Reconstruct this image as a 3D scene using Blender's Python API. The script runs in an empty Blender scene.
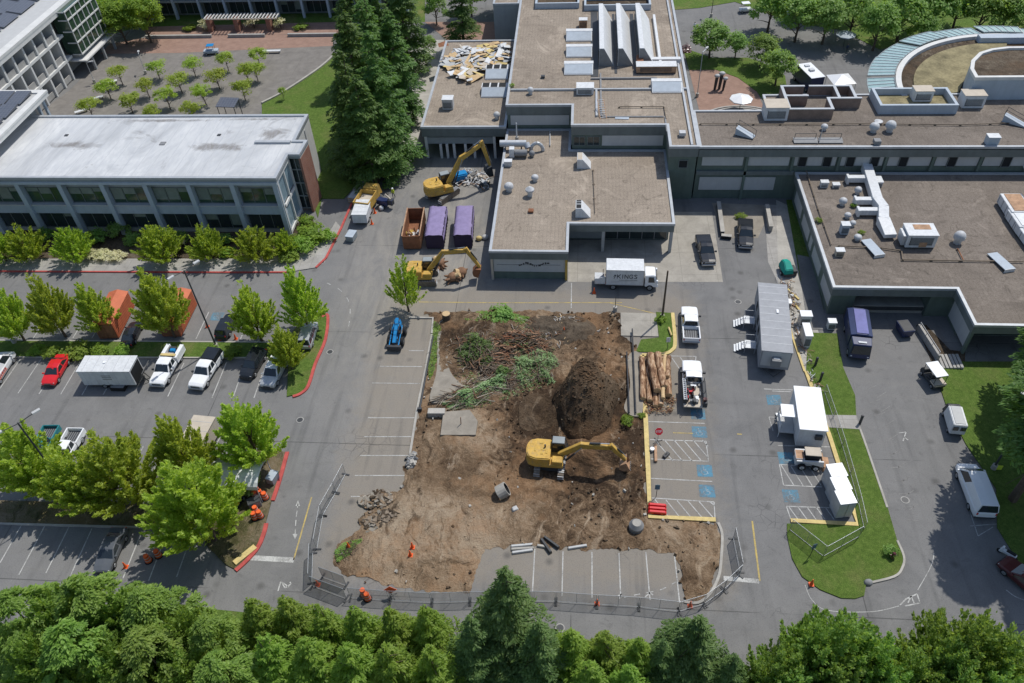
import bpy, bmesh, math, random
from mathutils import Vector, Matrix, noise
random.seed(7)
R = math.radians
S = bpy.context.scene
C = S.collection
CAM_H = 67.0
FPX = 28 / 36 * 1024
_p, _r, _y = 0.7748, -0.0601, 0.1127
_f = Vector((0, math.cos(_p), -math.sin(_p)))
_u = Vector((0, math.sin(_p), math.cos(_p)))
_x = Vector((1, 0, 0))
_rt = math.cos(_r) * _x + math.sin(_r) * _u
_up = -math.sin(_r) * _x + math.cos(_r) * _u
_YR = Matrix.Rotation(_y, 3, 'Z')
RT, UP, FW = _YR @ _rt, _YR @ _up, _YR @ _f
def G(px, py, z=0.0):
 """survey point: plan position of a spot seen at (px, py) standing z metres above the ground"""
 d = (px - 512) * RT - (py - 341.5) * UP + FPX * FW
 t = (z - CAM_H) / d.z
 return Vector((d.x * t, d.y * t, z))
def proj(w):
 v = Vector(w) - Vector((0, 0, CAM_H))
 c = v.dot(FW)
 return 512 + FPX * v.dot(RT) / c, 341.5 - FPX * v.dot(UP) / c
def height_of(px, py, base_y):
 """height of something whose top shows at (px, py) and whose foot shows at row base_y; also the foot"""
 z = 0.0
 while z < 40:
  w = G(px, py, z)
  if proj((w.x, w.y, 0))[1] >= base_y:
   break
  z += 0.05
 return z, Vector((w.x, w.y, 0))
cam = bpy.data.cameras.new("camera")
cam.lens = 28
cam.sensor_width = 36
cam.sensor_fit = 'HORIZONTAL'
cam.clip_start = 0.5
cam.clip_end = 3000
co = bpy.data.objects.new("camera", cam)
m = Matrix.Identity(4)
for i in range(3):
 m[i][0], m[i][1], m[i][2] = RT[i], UP[i], -FW[i]
m[2][3] = CAM_H
co.matrix_world = m
C.objects.link(co)
S.camera = co
SUN_AZ, SUN_EL = 51.0, 60.5
world = bpy.data.worlds.new("World")
S.world = world
world.use_nodes = True
nt = world.node_tree
bg = nt.nodes['Background']
sky = nt.nodes.new('ShaderNodeTexSky')
sky.sky_type = 'NISHITA'
sky.sun_disc = False
sky.sun_elevation = R(SUN_EL)
sky.sun_rotation = R(90 - SUN_AZ)
nt.links.new(sky.outputs[0], bg.inputs[0])
bg.inputs[1].default_value = 0.125
sl = bpy.data.lights.new("sun", 'SUN')
sl.energy = 3.6
sl.angle = R(0.53)
sl.color = (1.0, 0.965, 0.90)
so = bpy.data.objects.new("sun", sl)
sd = Vector((math.cos(R(SUN_AZ)) * math.cos(R(SUN_EL)), math.sin(R(SUN_AZ)) * math.cos(R(SUN_EL)), math.sin(R(SUN_EL))))
so.rotation_euler = sd.to_track_quat('Z', 'Y').to_euler()
so.location = sd * 200
C.objects.link(so)
S.view_settings.view_transform = 'Standard'
S.view_settings.look = 'None'
S.view_settings.exposure = 0.0
S.view_settings.gamma = 1.0
S.view_settings.use_curve_mapping = False
S.render.engine = 'CYCLES'
S.cycles.max_bounces = 6
S.cycles.diffuse_bounces = 3
S.cycles.glossy_bounces = 3
S.cycles.transparent_max_bounces = 12
S.cycles.use_denoising = True
MATS = {}
def srgb(r, g, b):
 f = lambda c: (c / 255 / 12.92) if c / 255 <= 0.04045 else ((c / 255 + 0.055) / 1.055) ** 2.4
 return (f(r), f(g), f(b))
class NT:
 """small node-tree writer"""
 def __init__(s, name):
  s.m = bpy.data.materials.new(name)
  s.m.use_nodes = True
  s.t = s.m.node_tree
  s.b = s.t.nodes['Principled BSDF']
  s.geo = s.t.nodes.new('ShaderNodeNewGeometry')
  s.tc = s.t.nodes.new('ShaderNodeTexCoord')
 def link(s, a, b):
  s.t.links.new(a, b)
 def pos(s):
  return s.geo.outputs['Position']
 def obj(s):
  return s.tc.outputs['Object']
 def noise(s, scale, detail=4, rough=0.6, vec=None, dist=0.0):
  n = s.t.nodes.new('ShaderNodeTexNoise')
  n.inputs['Scale'].default_value = scale
  n.inputs['Detail'].default_value = detail
  n.inputs['Roughness'].default_value = rough
  n.inputs['Distortion'].default_value = dist
  s.link(vec if vec is not None else s.pos(), n.inputs['Vector'])
  return n.outputs['Fac']
 def map(s, vec, scale=(1, 1, 1), rot=(0, 0, 0)):
  n = s.t.nodes.new('ShaderNodeMapping')
  n.inputs['Scale'].default_value = scale
  n.inputs['Rotation'].default_value = rot
  s.link(vec, n.inputs['Vector'])
  return n.outputs[0]
 def vor(s, scale, feature='F1', out='Distance', vec=None):
  n = s.t.nodes.new('ShaderNodeTexVoronoi')
  n.feature = feature
  n.inputs['Scale'].default_value = scale
  s.link(vec if vec is not None else s.pos(), n.inputs['Vector'])
  return n.outputs[out]
 def wave(s, scale, vec=None, dist=0.0, dirn='X', detail=2):
  n = s.t.nodes.new('ShaderNodeTexWave')
  n.bands_direction = dirn
  n.inputs['Scale'].default_value = scale
  n.inputs['Distortion'].default_value = dist
  n.inputs['Detail'].default_value = detail
  s.link(vec if vec is not None else s.pos(), n.inputs['Vector'])
  return n.outputs['Fac']
 def ramp(s, fac, stops):
  n = s.t.nodes.new('ShaderNodeValToRGB')
  e = n.color_ramp.elements
  while len(e) < len(stops):
   e.new(0.5)
  for k, (p, c) in enumerate(stops):
   e[k].position = p
   e[k].color = (c, c, c, 1) if isinstance(c, (int, float)) else (*c, 1)
  s.link(fac, n.inputs[0])
  return n.outputs[0]
 def mix(s, fac, a, b, mode='MIX'):
  n = s.t.nodes.new('ShaderNodeMix')
  n.data_type = 'RGBA'
  n.blend_type = mode
  for v, k in ((fac, 0), (a, 6), (b, 7)):
   if isinstance(v, (int, float)):
    n.inputs[k].default_value = v if k == 0 else (v, v, v, 1)
   elif isinstance(v, tuple):
    n.inputs[k].default_value = (*v, 1)
   else:
    s.link(v, n.inputs[k])
  return n.outputs[2]
 def math(s, op, a, b=0.0):
  n = s.t.nodes.new('ShaderNodeMath')
  n.operation = op
  for k, v in ((0, a), (1, b)):
   if isinstance(v, (int, float)):
    n.inputs[k].default_value = v
   else:
    s.link(v, n.inputs[k])
  return n.outputs[0]
 def bump(s, h, strength=0.3, dist=0.05):
  n = s.t.nodes.new('ShaderNodeBump')
  n.inputs['Strength'].default_value = strength
  n.inputs['Distance'].default_value = dist
  s.link(h, n.inputs['Height'])
  s.link(n.outputs[0], s.b.inputs['Normal'])
 def fin(s, col, rough=0.7, metal=0.0, spec=0.3):
  if isinstance(col, tuple):
   s.b.inputs['Base Color'].default_value = (*col, 1)
  else:
   s.link(col, s.b.inputs['Base Color'])
  s.b.inputs['Roughness'].default_value = rough
  s.b.inputs['Metallic'].default_value = metal
  s.b.inputs['Specular IOR Level'].default_value = spec
  return s.m
def M(name, col, rough=0.6, var=0.18, scale=1.2, metal=0.0, spec=0.3, bump=0.0, streak=False):
 """painted / plain surface with weathering"""
 if name in MATS:
  return MATS[name]
 n = NT(name)
 a = n.noise(scale, 5, 0.65)
 b = n.noise(scale * 9, 3, 0.6)
 f = n.math('ADD', n.math('MULTIPLY', a, 0.7), n.math('MULTIPLY', b, 0.3))
 if streak:
  sv = n.noise(scale * 2.0, 4, 0.6, n.map(n.pos(), (1, 1, 0.12)))
  f = n.math('ADD', n.math('MULTIPLY', f, 0.6), n.math('MULTIPLY', sv, 0.4))
 lo = tuple(c * (1 - var) for c in col)
 hi = tuple(min(1, c * (1 + var * 0.7)) for c in col)
 c = n.ramp(f, [(0.33, lo), (0.66, hi)])
 if bump:
  n.bump(b, bump, 0.02)
 MATS[name] = n.fin(c, rough, metal, spec)
 return MATS[name]
def m_asphalt():
 n = NT('asphalt')
 big = n.noise(0.045, 5, 0.6)
 mid = n.noise(0.35, 5, 0.65, dist=0.6)
 fine = n.noise(9.0, 3, 0.7)
 base = n.ramp(big, [(0.3, (0.145, 0.144, 0.142)), (0.7, (0.188, 0.186, 0.183))])
 c = n.mix(n.ramp(mid, [(0.35, 0.0), (0.75, 1.0)]), base, (0.212, 0.209, 0.204))
 c = n.mix(n.ramp(n.noise(0.8, 6, 0.7, dist=1.0), [(0.58, 0.0), (0.72, 0.5)]), c, (0.095, 0.093, 0.090))
 sx = n.t.nodes.new('ShaderNodeSeparateXYZ')
 n.link(n.pos(), sx.inputs[0])
 dx = n.math('MULTIPLY', n.math('SUBTRACT', sx.outputs[0], -19.5), 1 / 14.0)
 dy = n.math('MULTIPLY', n.math('SUBTRACT', sx.outputs[1], 82.0), 1 / 40.0)
 d = n.math('SQRT', n.math('ADD', n.math('MULTIPLY', dx, dx), n.math('MULTIPLY', dy, dy)))
 dm = n.math('MULTIPLY', n.ramp(d, [(0.35, 1.0), (1.15, 0.0)]), n.ramp(n.noise(0.22, 5, 0.7, n.map(n.pos(), (1.6, 0.6, 1)), 1.2), [(0.32, 0.0), (0.62, 1.0)]))
 c = n.mix(n.math('MULTIPLY', dm, 0.75), c, (0.330, 0.305, 0.262))
 bx = n.math('MAXIMUM', n.math('SUBTRACT', n.math('ABSOLUTE', n.math('SUBTRACT', sx.outputs[0], -5.0)), 17.0), 0.0)
 by = n.math('MAXIMUM', n.math('SUBTRACT', n.math('ABSOLUTE', n.math('SUBTRACT', sx.outputs[1], 57.0)), 19.0), 0.0)
 d = n.math('ADD', n.math('SQRT', n.math('ADD', n.math('MULTIPLY', bx, bx), n.math('MULTIPLY', by, by))), n.math('MULTIPLY', n.math('SUBTRACT', n.noise(.5, 6, .75), .5), 7.0))
 c = n.mix(n.ramp(n.math('MULTIPLY', d, .25), [(0.05, 0.7), (0.9, 0.0)]), c, (0.255, 0.222, 0.178))
 wob = n.t.nodes.new('ShaderNodeTexNoise')
 wob.inputs['Scale'].default_value = 0.25
 wob.inputs['Detail'].default_value = 5
 n.link(n.pos(), wob.inputs['Vector'])
 br = n.t.nodes.new('ShaderNodeTexBrick')
 br.offset = 0.37
 br.inputs['Scale'].default_value = 1.0
 br.inputs['Brick Width'].default_value = 41
 br.inputs['Row Height'].default_value = 17.3
 br.inputs['Mortar Size'].default_value = 0.055
 n.link(n.mix(0.035, n.pos(), wob.outputs[1], 'ADD'), br.inputs['Vector'])
 c = n.mix(n.math('MULTIPLY', br.outputs['Fac'], n.ramp(n.noise(0.12, 3, 0.6), [(0.42, 0.0), (0.55, 0.6)])), c, (0.045, 0.045, 0.045))
 cr = n.vor(0.9, 'DISTANCE_TO_EDGE', 'Distance', n.mix(0.3, n.pos(), wob.outputs[1], 'ADD'))
 c = n.mix(n.math('MULTIPLY', n.ramp(cr, [(0.0, 0.6), (0.035, 0.0)]), n.ramp(n.noise(0.07, 4, 0.6), [(0.57, 0.0), (0.66, 1.0)])), c, (0.05, 0.05, 0.05))
 w = n.noise(1.1, 3, 0.5, n.map(n.pos(), (1.0, 0.06, 1)))
 c = n.mix(n.ramp(w, [(0.56, 0.0), (0.72, 0.3)]), c, (0.065, 0.065, 0.065))
 w = n.noise(1.0, 3, 0.5, n.map(n.pos(), (0.05, 1.0, 1)))
 c = n.mix(n.ramp(w, [(0.58, 0.0), (0.74, 0.25)]), c, (0.215, 0.207, 0.193))
 c = n.mix(n.ramp(fine, [(0.35, 0.3), (0.5, 0.0)]), c, (0.06, 0.06, 0.06))
 c = n.mix(n.ramp(n.vor(.32), [(0.05, .6), (0.17, 0.0)]), c, (0.075, 0.073, 0.07))
 c = n.mix(n.ramp(n.noise(.9, 6, .8, dist=2.0), [(.60, 0.0), (.68, .45)]), c, (0.26, 0.255, 0.245))
 c = n.mix(n.ramp(n.noise(14, 2, 0.5), [(0.60, 0.0), (0.75, 0.4)]), c, (0.26, 0.25, 0.235))
 n.bump(fine, 0.25, 0.02)
 MATS['asphalt'] = n.fin(c, 0.9, 0, 0.2)
def m_concrete(name='concrete', tint=(0.42, 0.40, 0.36), joint=0.0):
 n = NT(name)
 a = n.noise(0.5, 6, 0.7, dist=0.5)
 b = n.noise(7, 4, 0.7)
 c = n.ramp(a, [(0.3, tuple(k * 0.72 for k in tint)), (0.7, tuple(k * 1.12 for k in tint))])
 c = n.mix(n.ramp(b, [(0.3, 0.35), (0.55, 0.0)]), c, tuple(k * 0.6 for k in tint))
 if joint:
  br = n.t.nodes.new('ShaderNodeTexBrick')
  br.offset = 0
  br.inputs['Scale'].default_value = 1.0
  br.inputs['Brick Width'].default_value = joint
  br.inputs['Row Height'].default_value = joint
  br.inputs['Mortar Size'].default_value = 0.03
  n.link(n.pos(), br.inputs['Vector'])
  c = n.mix(n.math('MULTIPLY', br.outputs['Fac'], 0.5), c, tuple(k * 0.45 for k in tint))
 n.bump(b, 0.2, 0.02)
 MATS[name] = n.fin(c, 0.85, 0, 0.25)
def m_grass(name='grass', dry=0.25):
 n = NT(name)
 a = n.noise(0.25, 5, 0.65)
 b = n.noise(2.2, 6, 0.75)
 f = n.noise(12, 4, 0.8)
 c = n.ramp(b, [(0.28, (0.070, 0.118, 0.020)), (0.55, (0.130, 0.205, 0.038)), (0.75, (0.205, 0.260, 0.072))])
 c = n.mix(n.ramp(a, [(0.5, 0.0), (0.72, dry * 2)]), c, (0.23, 0.215, 0.085))
 c = n.mix(n.ramp(f, [(0.36, 0.7), (0.58, 0.0)]), c, (0.030, 0.062, 0.012))
 c = n.mix(n.ramp(n.noise(1.1, 5, 0.7, dist=1.0), [(0.66, 0.0), (0.76, dry * 1.6)]), c, (0.27, 0.21, 0.13))
 n.bump(f, 0.9, 0.12)
 MATS[name] = n.fin(c, 0.9, 0, 0.15)
def m_dirt(name, cols, bumpd=0.15, zones=()):
 """soil; zones = (x, y, radius, strength): where damp or dry earth was tipped"""
 n = NT(name)
 v = n.map(n.pos(), (1, 1, 1))
 a = n.noise(0.10, 6, 0.62, v, 0.8)
 b = n.noise(0.55, 7, 0.74, v, 1.4)
 f = n.noise(5, 5, 0.78)
 mixf = n.math('ADD', n.math('MULTIPLY', a, 0.42), n.math('ADD', n.math('MULTIPLY', b, 0.36), n.math('MULTIPLY', f, 0.22)))
 sx = n.t.nodes.new('ShaderNodeSeparateXYZ')
 n.link(n.pos(), sx.inputs[0])
 wob = n.math('MULTIPLY', n.math('SUBTRACT', b, .5), 1.3)
 for (zx, zy, zr, k) in zones:
  dx = n.math('MULTIPLY', n.math('SUBTRACT', sx.outputs[0], zx), 1 / zr)
  dy = n.math('MULTIPLY', n.math('SUBTRACT', sx.outputs[1], zy), 1 / zr)
  d = n.math('ADD', n.math('SQRT', n.math('ADD', n.math('MULTIPLY', dx, dx), n.math('MULTIPLY', dy, dy))), wob)
  mixf = n.math('ADD', mixf, n.ramp(d, [(.35, abs(k)), (1.0, 0.0)]) if k > 0 else n.math('MULTIPLY', n.ramp(d, [(.35, abs(k)), (1.0, 0.0)]), -1))
 c = n.ramp(mixf, [(0.39, cols[0]), (0.465, cols[1]), (0.535, cols[2]), (0.63, cols[3])])
 warp = n.t.nodes.new('ShaderNodeTexNoise')
 warp.inputs['Scale'].default_value = .12
 warp.inputs['Detail'].default_value = 3
 n.link(n.pos(), warp.inputs['Vector'])
 wp = n.mix(.9, n.pos(), n.mix(1.0, warp.outputs[1], 9.0, 'MULTIPLY'), 'ADD')
 for ang, sc, lo, tint in ((28, 1.5, .54, tuple(k * .9 for k in cols[0])), (-48, 1.2, .56, tuple(k * .85 for k in cols[0])), (74, 1.0, .56, tuple(k * 1.15 for k in cols[3])), (5, 1.8, .57, cols[1])):
  w = n.noise(sc, 5, .72, n.map(wp, (1, .14, 1), (0, 0, R(ang))))
  msk = n.ramp(n.noise(0.11, 4, 0.6, n.map(n.pos(), (1, 1, 1), (0, 0, ang * 3))), [(0.42, 0.0), (0.56, 1.0)])
  c = n.mix(n.math('MULTIPLY', n.ramp(w, [(lo, 0.0), (lo + .1, .8)]), msk), c, tint)
 c = n.mix(n.ramp(n.noise(.14, 5, .7, n.map(n.pos(), (1, 1, 1), (0, 0, 4))), [(.50, 0.0), (.62, .5)]), c, (cols[2][0] * 1.22, cols[2][1] * 1.02, cols[2][2] * .86))
 c = n.mix(n.ramp(n.vor(2.3), [(0.0, 0.55), (0.16, 0.0)]), c, tuple(k * 1.3 for k in cols[3]))
 c = n.mix(n.ramp(n.noise(1.7, 6, .8, v, 2.0), [(0.60, 0.0), (0.70, .75)]), c, tuple(k * .8 for k in cols[0]))
 n.bump(n.math('ADD', f, b), 1.0, bumpd)
 MATS[name] = n.fin(c, 0.95, 0, 0.1)
def m_gravel_roof(name, a0, a1, stripe=1.0):
 n = NT(name)
 a = n.noise(0.12, 6, 0.65, dist=0.7)
 f = n.noise(7, 5, 0.8)
 c = n.ramp(a, [(0.32, a0), (0.68, a1)])
 v = n.map(n.pos(), (1, 1, 0))
 w1 = n.wave(0.62, v, 1.1, 'X', 3)
 c = n.mix(n.math('MULTIPLY', n.ramp(w1, [(0.0, 0.30), (0.35, 0.0)]), stripe), c, tuple(k * 0.62 for k in a0))
 w2 = n.wave(0.30, v, 2.0, 'Y', 3)
 c = n.mix(n.math('MULTIPLY', n.ramp(w2, [(0.0, 0.18), (0.2, 0.0)]), stripe), c, tuple(k * 0.6 for k in a0))
 c = n.mix(n.ramp(f, [(0.34, 0.75), (0.55, 0.0)]), c, tuple(k * 0.5 for k in a0))
 c = n.mix(n.ramp(n.noise(16, 2, 0.6), [(0.58, 0.0), (0.72, 0.6)]), c, tuple(min(1, k * 1.5) for k in a1))
 c = n.mix(n.ramp(n.noise(0.5, 6, 0.75, dist=1.5), [(0.55, 0.0), (0.70, 0.75)]), c, tuple(k * 0.42 for k in a0))
 c = n.mix(n.ramp(n.noise(0.16, 6, 0.75, n.map(n.pos(), (1, .7, 1), (0, 0, 1)), 1.8), [(0.56, 0.0), (0.66, 0.55)]), c, tuple(min(1, k * 1.28) for k in a1))
 c = n.mix(n.ramp(n.noise(0.09, 5, 0.7, n.map(n.pos(), (.8, 1.3, 1), (0, 0, 2)), 1.0), [(0.57, 0.0), (0.63, 0.35), (0.66, 0.1)]), c, tuple(k * 0.55 for k in a0))
 n.bump(f, 0.5, 0.04)
 MATS[name] = n.fin(c, 0.95, 0, 0.15)
def m_membrane():
 n = NT('roof_membrane')
 a = n.noise(0.11, 6, 0.66, n.map(n.pos(), (1, 0.45, 1), (0, 0, R(-18))), 1.3)
 c = n.ramp(a, [(0.32, (0.38, 0.39, 0.40)), (0.5, (0.53, 0.54, 0.545)), (0.68, (0.66, 0.665, 0.66))])
 sx = n.t.nodes.new('ShaderNodeSeparateXYZ')
 n.link(n.pos(), sx.inputs[0])
 wob = n.math('MULTIPLY', n.math('SUBTRACT', n.noise(.35, 6, .75, dist=1.0), .5), 3.0)
 for (zx, zy, rx, ry) in ((-73, 97, 4.5, 1.1), (-51, 96.5, 5, 1.2), (-44, 100, 3, 2), (-62, 104, 9, .5), (-48, 104.3, 6, .5)):
  qx = n.math('MULTIPLY', n.math('SUBTRACT', sx.outputs[0], zx), 1 / rx)
  qy = n.math('MULTIPLY', n.math('SUBTRACT', sx.outputs[1], zy), 1 / ry)
  q = n.math('ADD', n.math('SQRT', n.math('ADD', n.math('MULTIPLY', qx, qx), n.math('MULTIPLY', qy, qy))), wob)
  c = n.mix(n.ramp(q, [(.3, .8), (.9, 0.0)]), c, (0.17, 0.155, 0.14))
 b = n.noise(0.055, 5, 0.7, dist=2.2)
 c = n.mix(n.ramp(b, [(0.585, 0.0), (0.66, 0.85)]), c, (0.27, 0.265, 0.26))
 s = n.noise(2.5, 5, 0.7, n.map(n.pos(), (1, 0.2, 1), (0, 0, R(-30))))
 c = n.mix(n.ramp(s, [(0.38, 0.4), (0.55, 0.0)]), c, (0.42, 0.44, 0.47))
 br = n.t.nodes.new('ShaderNodeTexBrick')
 br.inputs['Scale'].default_value = 1.0
 br.inputs['Brick Width'].default_value = 60
 br.inputs['Row Height'].default_value = 1.9
 br.inputs['Mortar Size'].default_value = 0.03
 n.link(n.map(n.pos(), (1, 1, 1), (0, 0, R(90))), br.inputs['Vector'])
 c = n.mix(n.math('MULTIPLY', br.outputs['Fac'], 0.5), c, (0.30, 0.32, 0.34))
 MATS['roof_membrane'] = n.fin(c, 0.6, 0, 0.3)
def m_brick(name, c1, c2, mortar, w=0.22, h=0.075, vertical=True):
 n = NT(name)
 br = n.t.nodes.new('ShaderNodeTexBrick')
 br.inputs['Scale'].default_value = 1.0
 br.inputs['Brick Width'].default_value = w
 br.inputs['Row Height'].default_value = h
 br.inputs['Mortar Size'].default_value = 0.012
 br.inputs['Color1'].default_value = (*c1, 1)
 br.inputs['Color2'].default_value = (*c2, 1)
 br.inputs['Mortar'].default_value = (*mortar, 1)
 v = n.pos()
 if vertical:
  sx = n.t.nodes.new('ShaderNodeSeparateXYZ')
  cx = n.t.nodes.new('ShaderNodeCombineXYZ')
  n.link(v, sx.inputs[0])
  n.link(n.math('ADD', sx.outputs[0], sx.outputs[1]), cx.inputs[0])
  n.link(sx.outputs[2], cx.inputs[1])
  v = cx.outputs[0]
 n.link(v, br.inputs['Vector'])
 c = n.mix(n.ramp(n.noise(0.6, 5, 0.7), [(0.35, 0.45), (0.65, 0.0)]), br.outputs['Color'], tuple(k * 0.55 for k in c1))
 MATS[name] = n.fin(c, 0.9, 0, 0.2)
def m_solar():
 n = NT('solar_cell')
 br = n.t.nodes.new('ShaderNodeTexBrick')
 br.offset = 0
 br.inputs['Scale'].default_value = 1.0
 br.inputs['Brick Width'].default_value = 0.5
 br.inputs['Row Height'].default_value = 0.5
 br.inputs['Mortar Size'].default_value = 0.02
 br.inputs['Color1'].default_value = (0.085, 0.095, 0.120, 1)  # cell colours lightened: the sky's reflection is put into the base colour
 br.inputs['Color2'].default_value = (0.10, 0.108, 0.130, 1)
 br.inputs['Mortar'].default_value = (0.18, 0.19, 0.21, 1)
 n.link(n.obj(), br.inputs['Vector'])
 MATS['solar_cell'] = n.fin(br.outputs['Color'], 0.32, 0, 0.5)
def m_leaf(name, c0, c1, c2, trans=0.35):
 """leaves: hue drifts clump by clump, some light goes through"""
 n = NT(name)
 oi = n.t.nodes.new('ShaderNodeObjectInfo')
 a = n.noise(0.7, 4, 0.7)
 b = n.noise(6.0, 2, 0.7)
 f = n.math('ADD', n.math('MULTIPLY', a, 0.45), n.math('MULTIPLY', b, 0.55))
 c = n.ramp(f, [(0.33, c0), (0.5, c1), (0.68, c2)])
 hs = n.t.nodes.new('ShaderNodeHueSaturation')
 n.link(c, hs.inputs['Color'])
 n.link(n.math('ADD', 0.92, n.math('MULTIPLY', oi.outputs['Random'], 0.26)), hs.inputs['Value'])
 n.link(n.math('ADD', 0.487, n.math('MULTIPLY', oi.outputs['Random'], 0.026)), hs.inputs['Hue'])
 c = hs.outputs['Color']
 n.fin(c, 0.55, 0, 0.35)
 tr = n.t.nodes.new('ShaderNodeBsdfTranslucent')
 n.link(n.mix(1.0, c, (1.75, 1.6, 0.8), 'MULTIPLY'), tr.inputs['Color'])
 ms = n.t.nodes.new('ShaderNodeMixShader')
 ms.inputs[0].default_value = trans
 out = n.t.nodes['Material Output']
 n.link(n.b.outputs[0], ms.inputs[1])
 n.link(tr.outputs[0], ms.inputs[2])
 n.link(ms.outputs[0], out.inputs['Surface'])
 MATS[name] = n.m
def m_mesh(name, col, dens):
 """woven wire seen from afar"""
 n = NT(name)
 n.fin(col, 0.5, 0.6, 0.4)
 tr = n.t.nodes.new('ShaderNodeBsdfTransparent')
 ms = n.t.nodes.new('ShaderNodeMixShader')
 ms.inputs[0].default_value = dens
 n.link(tr.outputs[0], ms.inputs[1])
 n.link(n.b.outputs[0], ms.inputs[2])
 n.link(ms.outputs[0], n.t.nodes['Material Output'].inputs['Surface'])
 MATS[name] = n.m
m_asphalt()
m_concrete()
m_concrete('paving', (0.36, 0.345, 0.32), 1.5)
m_concrete('apron', (0.36, 0.335, 0.29), 4.5)
m_concrete('plaza_paving', (0.215, 0.200, 0.182), 6.0)
m_concrete('dusty_slab', (0.30, 0.27, 0.225))
m_grass()
m_grass('rough_grass', 0.5)
ZONES = [(6.5, 58, 8, -.16), (-4, 56.5, 7, -.13), (3, 51.5, 9, -.08), (-14, 42, 8, .10), (-18, 50, 5, .03), (12, 43, 6, .04), (-6, 46, 6, .04), (-12, 68, 6, -.06), (4, 71, 8, -.09), (-5, 51, 4, -.10), (-11, 54, 4, .09), (9, 49, 4, -.10), (-1, 47, 9, -.06), (-12, 49, 5, -.06)]
m_dirt('dirt', [(0.055, 0.036, 0.023), (0.158, 0.105, 0.064), (0.275, 0.195, 0.125), (0.400, 0.315, 0.225)], .2, ZONES)
m_dirt('soil', [(0.052, 0.035, 0.023), (0.100, 0.068, 0.043), (0.150, 0.105, 0.068), (0.210, 0.158, 0.108)], 0.3)
m_dirt('mulch', [(0.040, 0.032, 0.024), (0.075, 0.058, 0.042), (0.115, 0.090, 0.066), (0.19, 0.16, 0.12)])
m_gravel_roof('gravel_roof', (0.262, 0.218, 0.174), (0.365, 0.310, 0.250), 0.7)
m_gravel_roof('gravel_roof_grey', (0.165, 0.140, 0.118), (0.245, 0.210, 0.178), 0.45)
m_membrane()
m_brick('red_brick', (0.33, 0.125, 0.075), (0.27, 0.10, 0.062), (0.30, 0.25, 0.22))
m_brick('plaza_brick', (0.34, 0.215, 0.165), (0.29, 0.18, 0.14), (0.27, 0.24, 0.21), 0.6, 0.3, False)
m_solar()
m_mesh('chain_link', (0.33, 0.34, 0.35), 0.30)
m_mesh('fence_fabric', (0.22, 0.25, 0.27), 0.55)
m_leaf('leaf_spring', (0.205, 0.310, 0.036), (0.345, 0.455, 0.075), (0.490, 0.580, 0.170), 0.52)
m_leaf('leaf_olive', (0.170, 0.260, 0.034), (0.290, 0.390, 0.060), (0.430, 0.510, 0.120), 0.52)
m_leaf('leaf_green', (0.095, 0.190, 0.040), (0.200, 0.325, 0.078), (0.350, 0.475, 0.160), 0.48)
m_leaf('leaf_maple', (0.105, 0.200, 0.026), (0.205, 0.315, 0.046), (0.340, 0.440, 0.090), 0.50)
m_leaf('leaf_cedar', (0.075, 0.150, 0.028), (0.185, 0.295, 0.052), (0.350, 0.465, 0.120), 0.46)
m_leaf('leaf_conifer', (0.045, 0.100, 0.024), (0.098, 0.185, 0.042), (0.205, 0.310, 0.078), 0.42)
m_leaf('leaf_cut', (0.095, 0.15, 0.055), (0.20, 0.30, 0.125), (0.38, 0.48, 0.26), 0.30)
m_leaf('leaf_fir', (0.055, 0.115, 0.034), (0.115, 0.200, 0.058), (0.220, 0.320, 0.105), 0.40)
m_leaf('leaf_bloom', (0.30, 0.32, 0.16), (0.55, 0.54, 0.36), (0.75, 0.73, 0.58), 0.30)
def m_worn(name, col, lo=.42, hi=.62):
 n = NT(name)
 f = n.math('ADD', n.math('MULTIPLY', n.noise(0.7, 5, .7), .5), n.math('MULTIPLY', n.noise(6, 4, .75), .5))
 c = n.mix(n.ramp(f, [(lo, 0.0), (hi, 1.0)]), col, (0.15, 0.146, 0.14))
 MATS[name] = n.fin(c, .88, 0, .2)
m_worn('line_white', (0.50, 0.50, 0.48), .44, .66)
m_worn('line_yellow', (0.52, 0.39, 0.12), .44, .68)
m_worn('line_blue', (0.085, 0.25, 0.36), .40, .60)
m_worn('line_faint', (0.27, 0.265, 0.255), .40, .62)
m_worn('symbol_white', (0.30, 0.38, 0.43), .40, .60)
def m_log():
 n = NT('log_bark')
 f = n.noise(1.5, 5, .7, n.map(n.pos(), (2.2, .5, 2.2)), .6)
 c = n.ramp(f, [(.36, (.10, .058, .036)), (.46, (.24, .135, .08)), (.54, (.42, .27, .165)), (.64, (.56, .42, .29))])
 n.bump(n.noise(8, 4, .7), .6, .05)
 MATS['log_bark'] = n.fin(c, .9, 0, .1)
m_log()
def m_machine():
 n = NT('yellow_paint')
 f = n.math('ADD', n.math('MULTIPLY', n.noise(1.3, 5, .7), .55), n.math('MULTIPLY', n.noise(7, 4, .75), .45))
 c = n.ramp(f, [(.36, (.40, .235, .05)), (.56, (.60, .375, .075))])
 c = n.mix(n.ramp(n.noise(2.2, 6, .8), [(.50, 0.0), (.66, .65)]), c, (.30, .235, .15))
 MATS['yellow_paint'] = n.fin(c, .6, 0, .3)
m_machine()
M('track_mud', (0.21, 0.175, 0.14), .9, .45, 3, bump=.4)
M('bark', (0.115, 0.085, 0.062), 0.9, 0.35, 3)
M('bark_red', (0.22, 0.125, 0.075), 0.9, 0.45, 2.2, bump=0.5)
M('wood_cut', (0.56, 0.40, 0.22), 0.8, 0.25, 4)
M('white_wall', (0.62, 0.62, 0.60), 0.7, 0.12, 0.8, streak=True)
M('grey_wall', (0.33, 0.345, 0.35), 0.75, 0.14, 0.7, streak=True)
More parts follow.
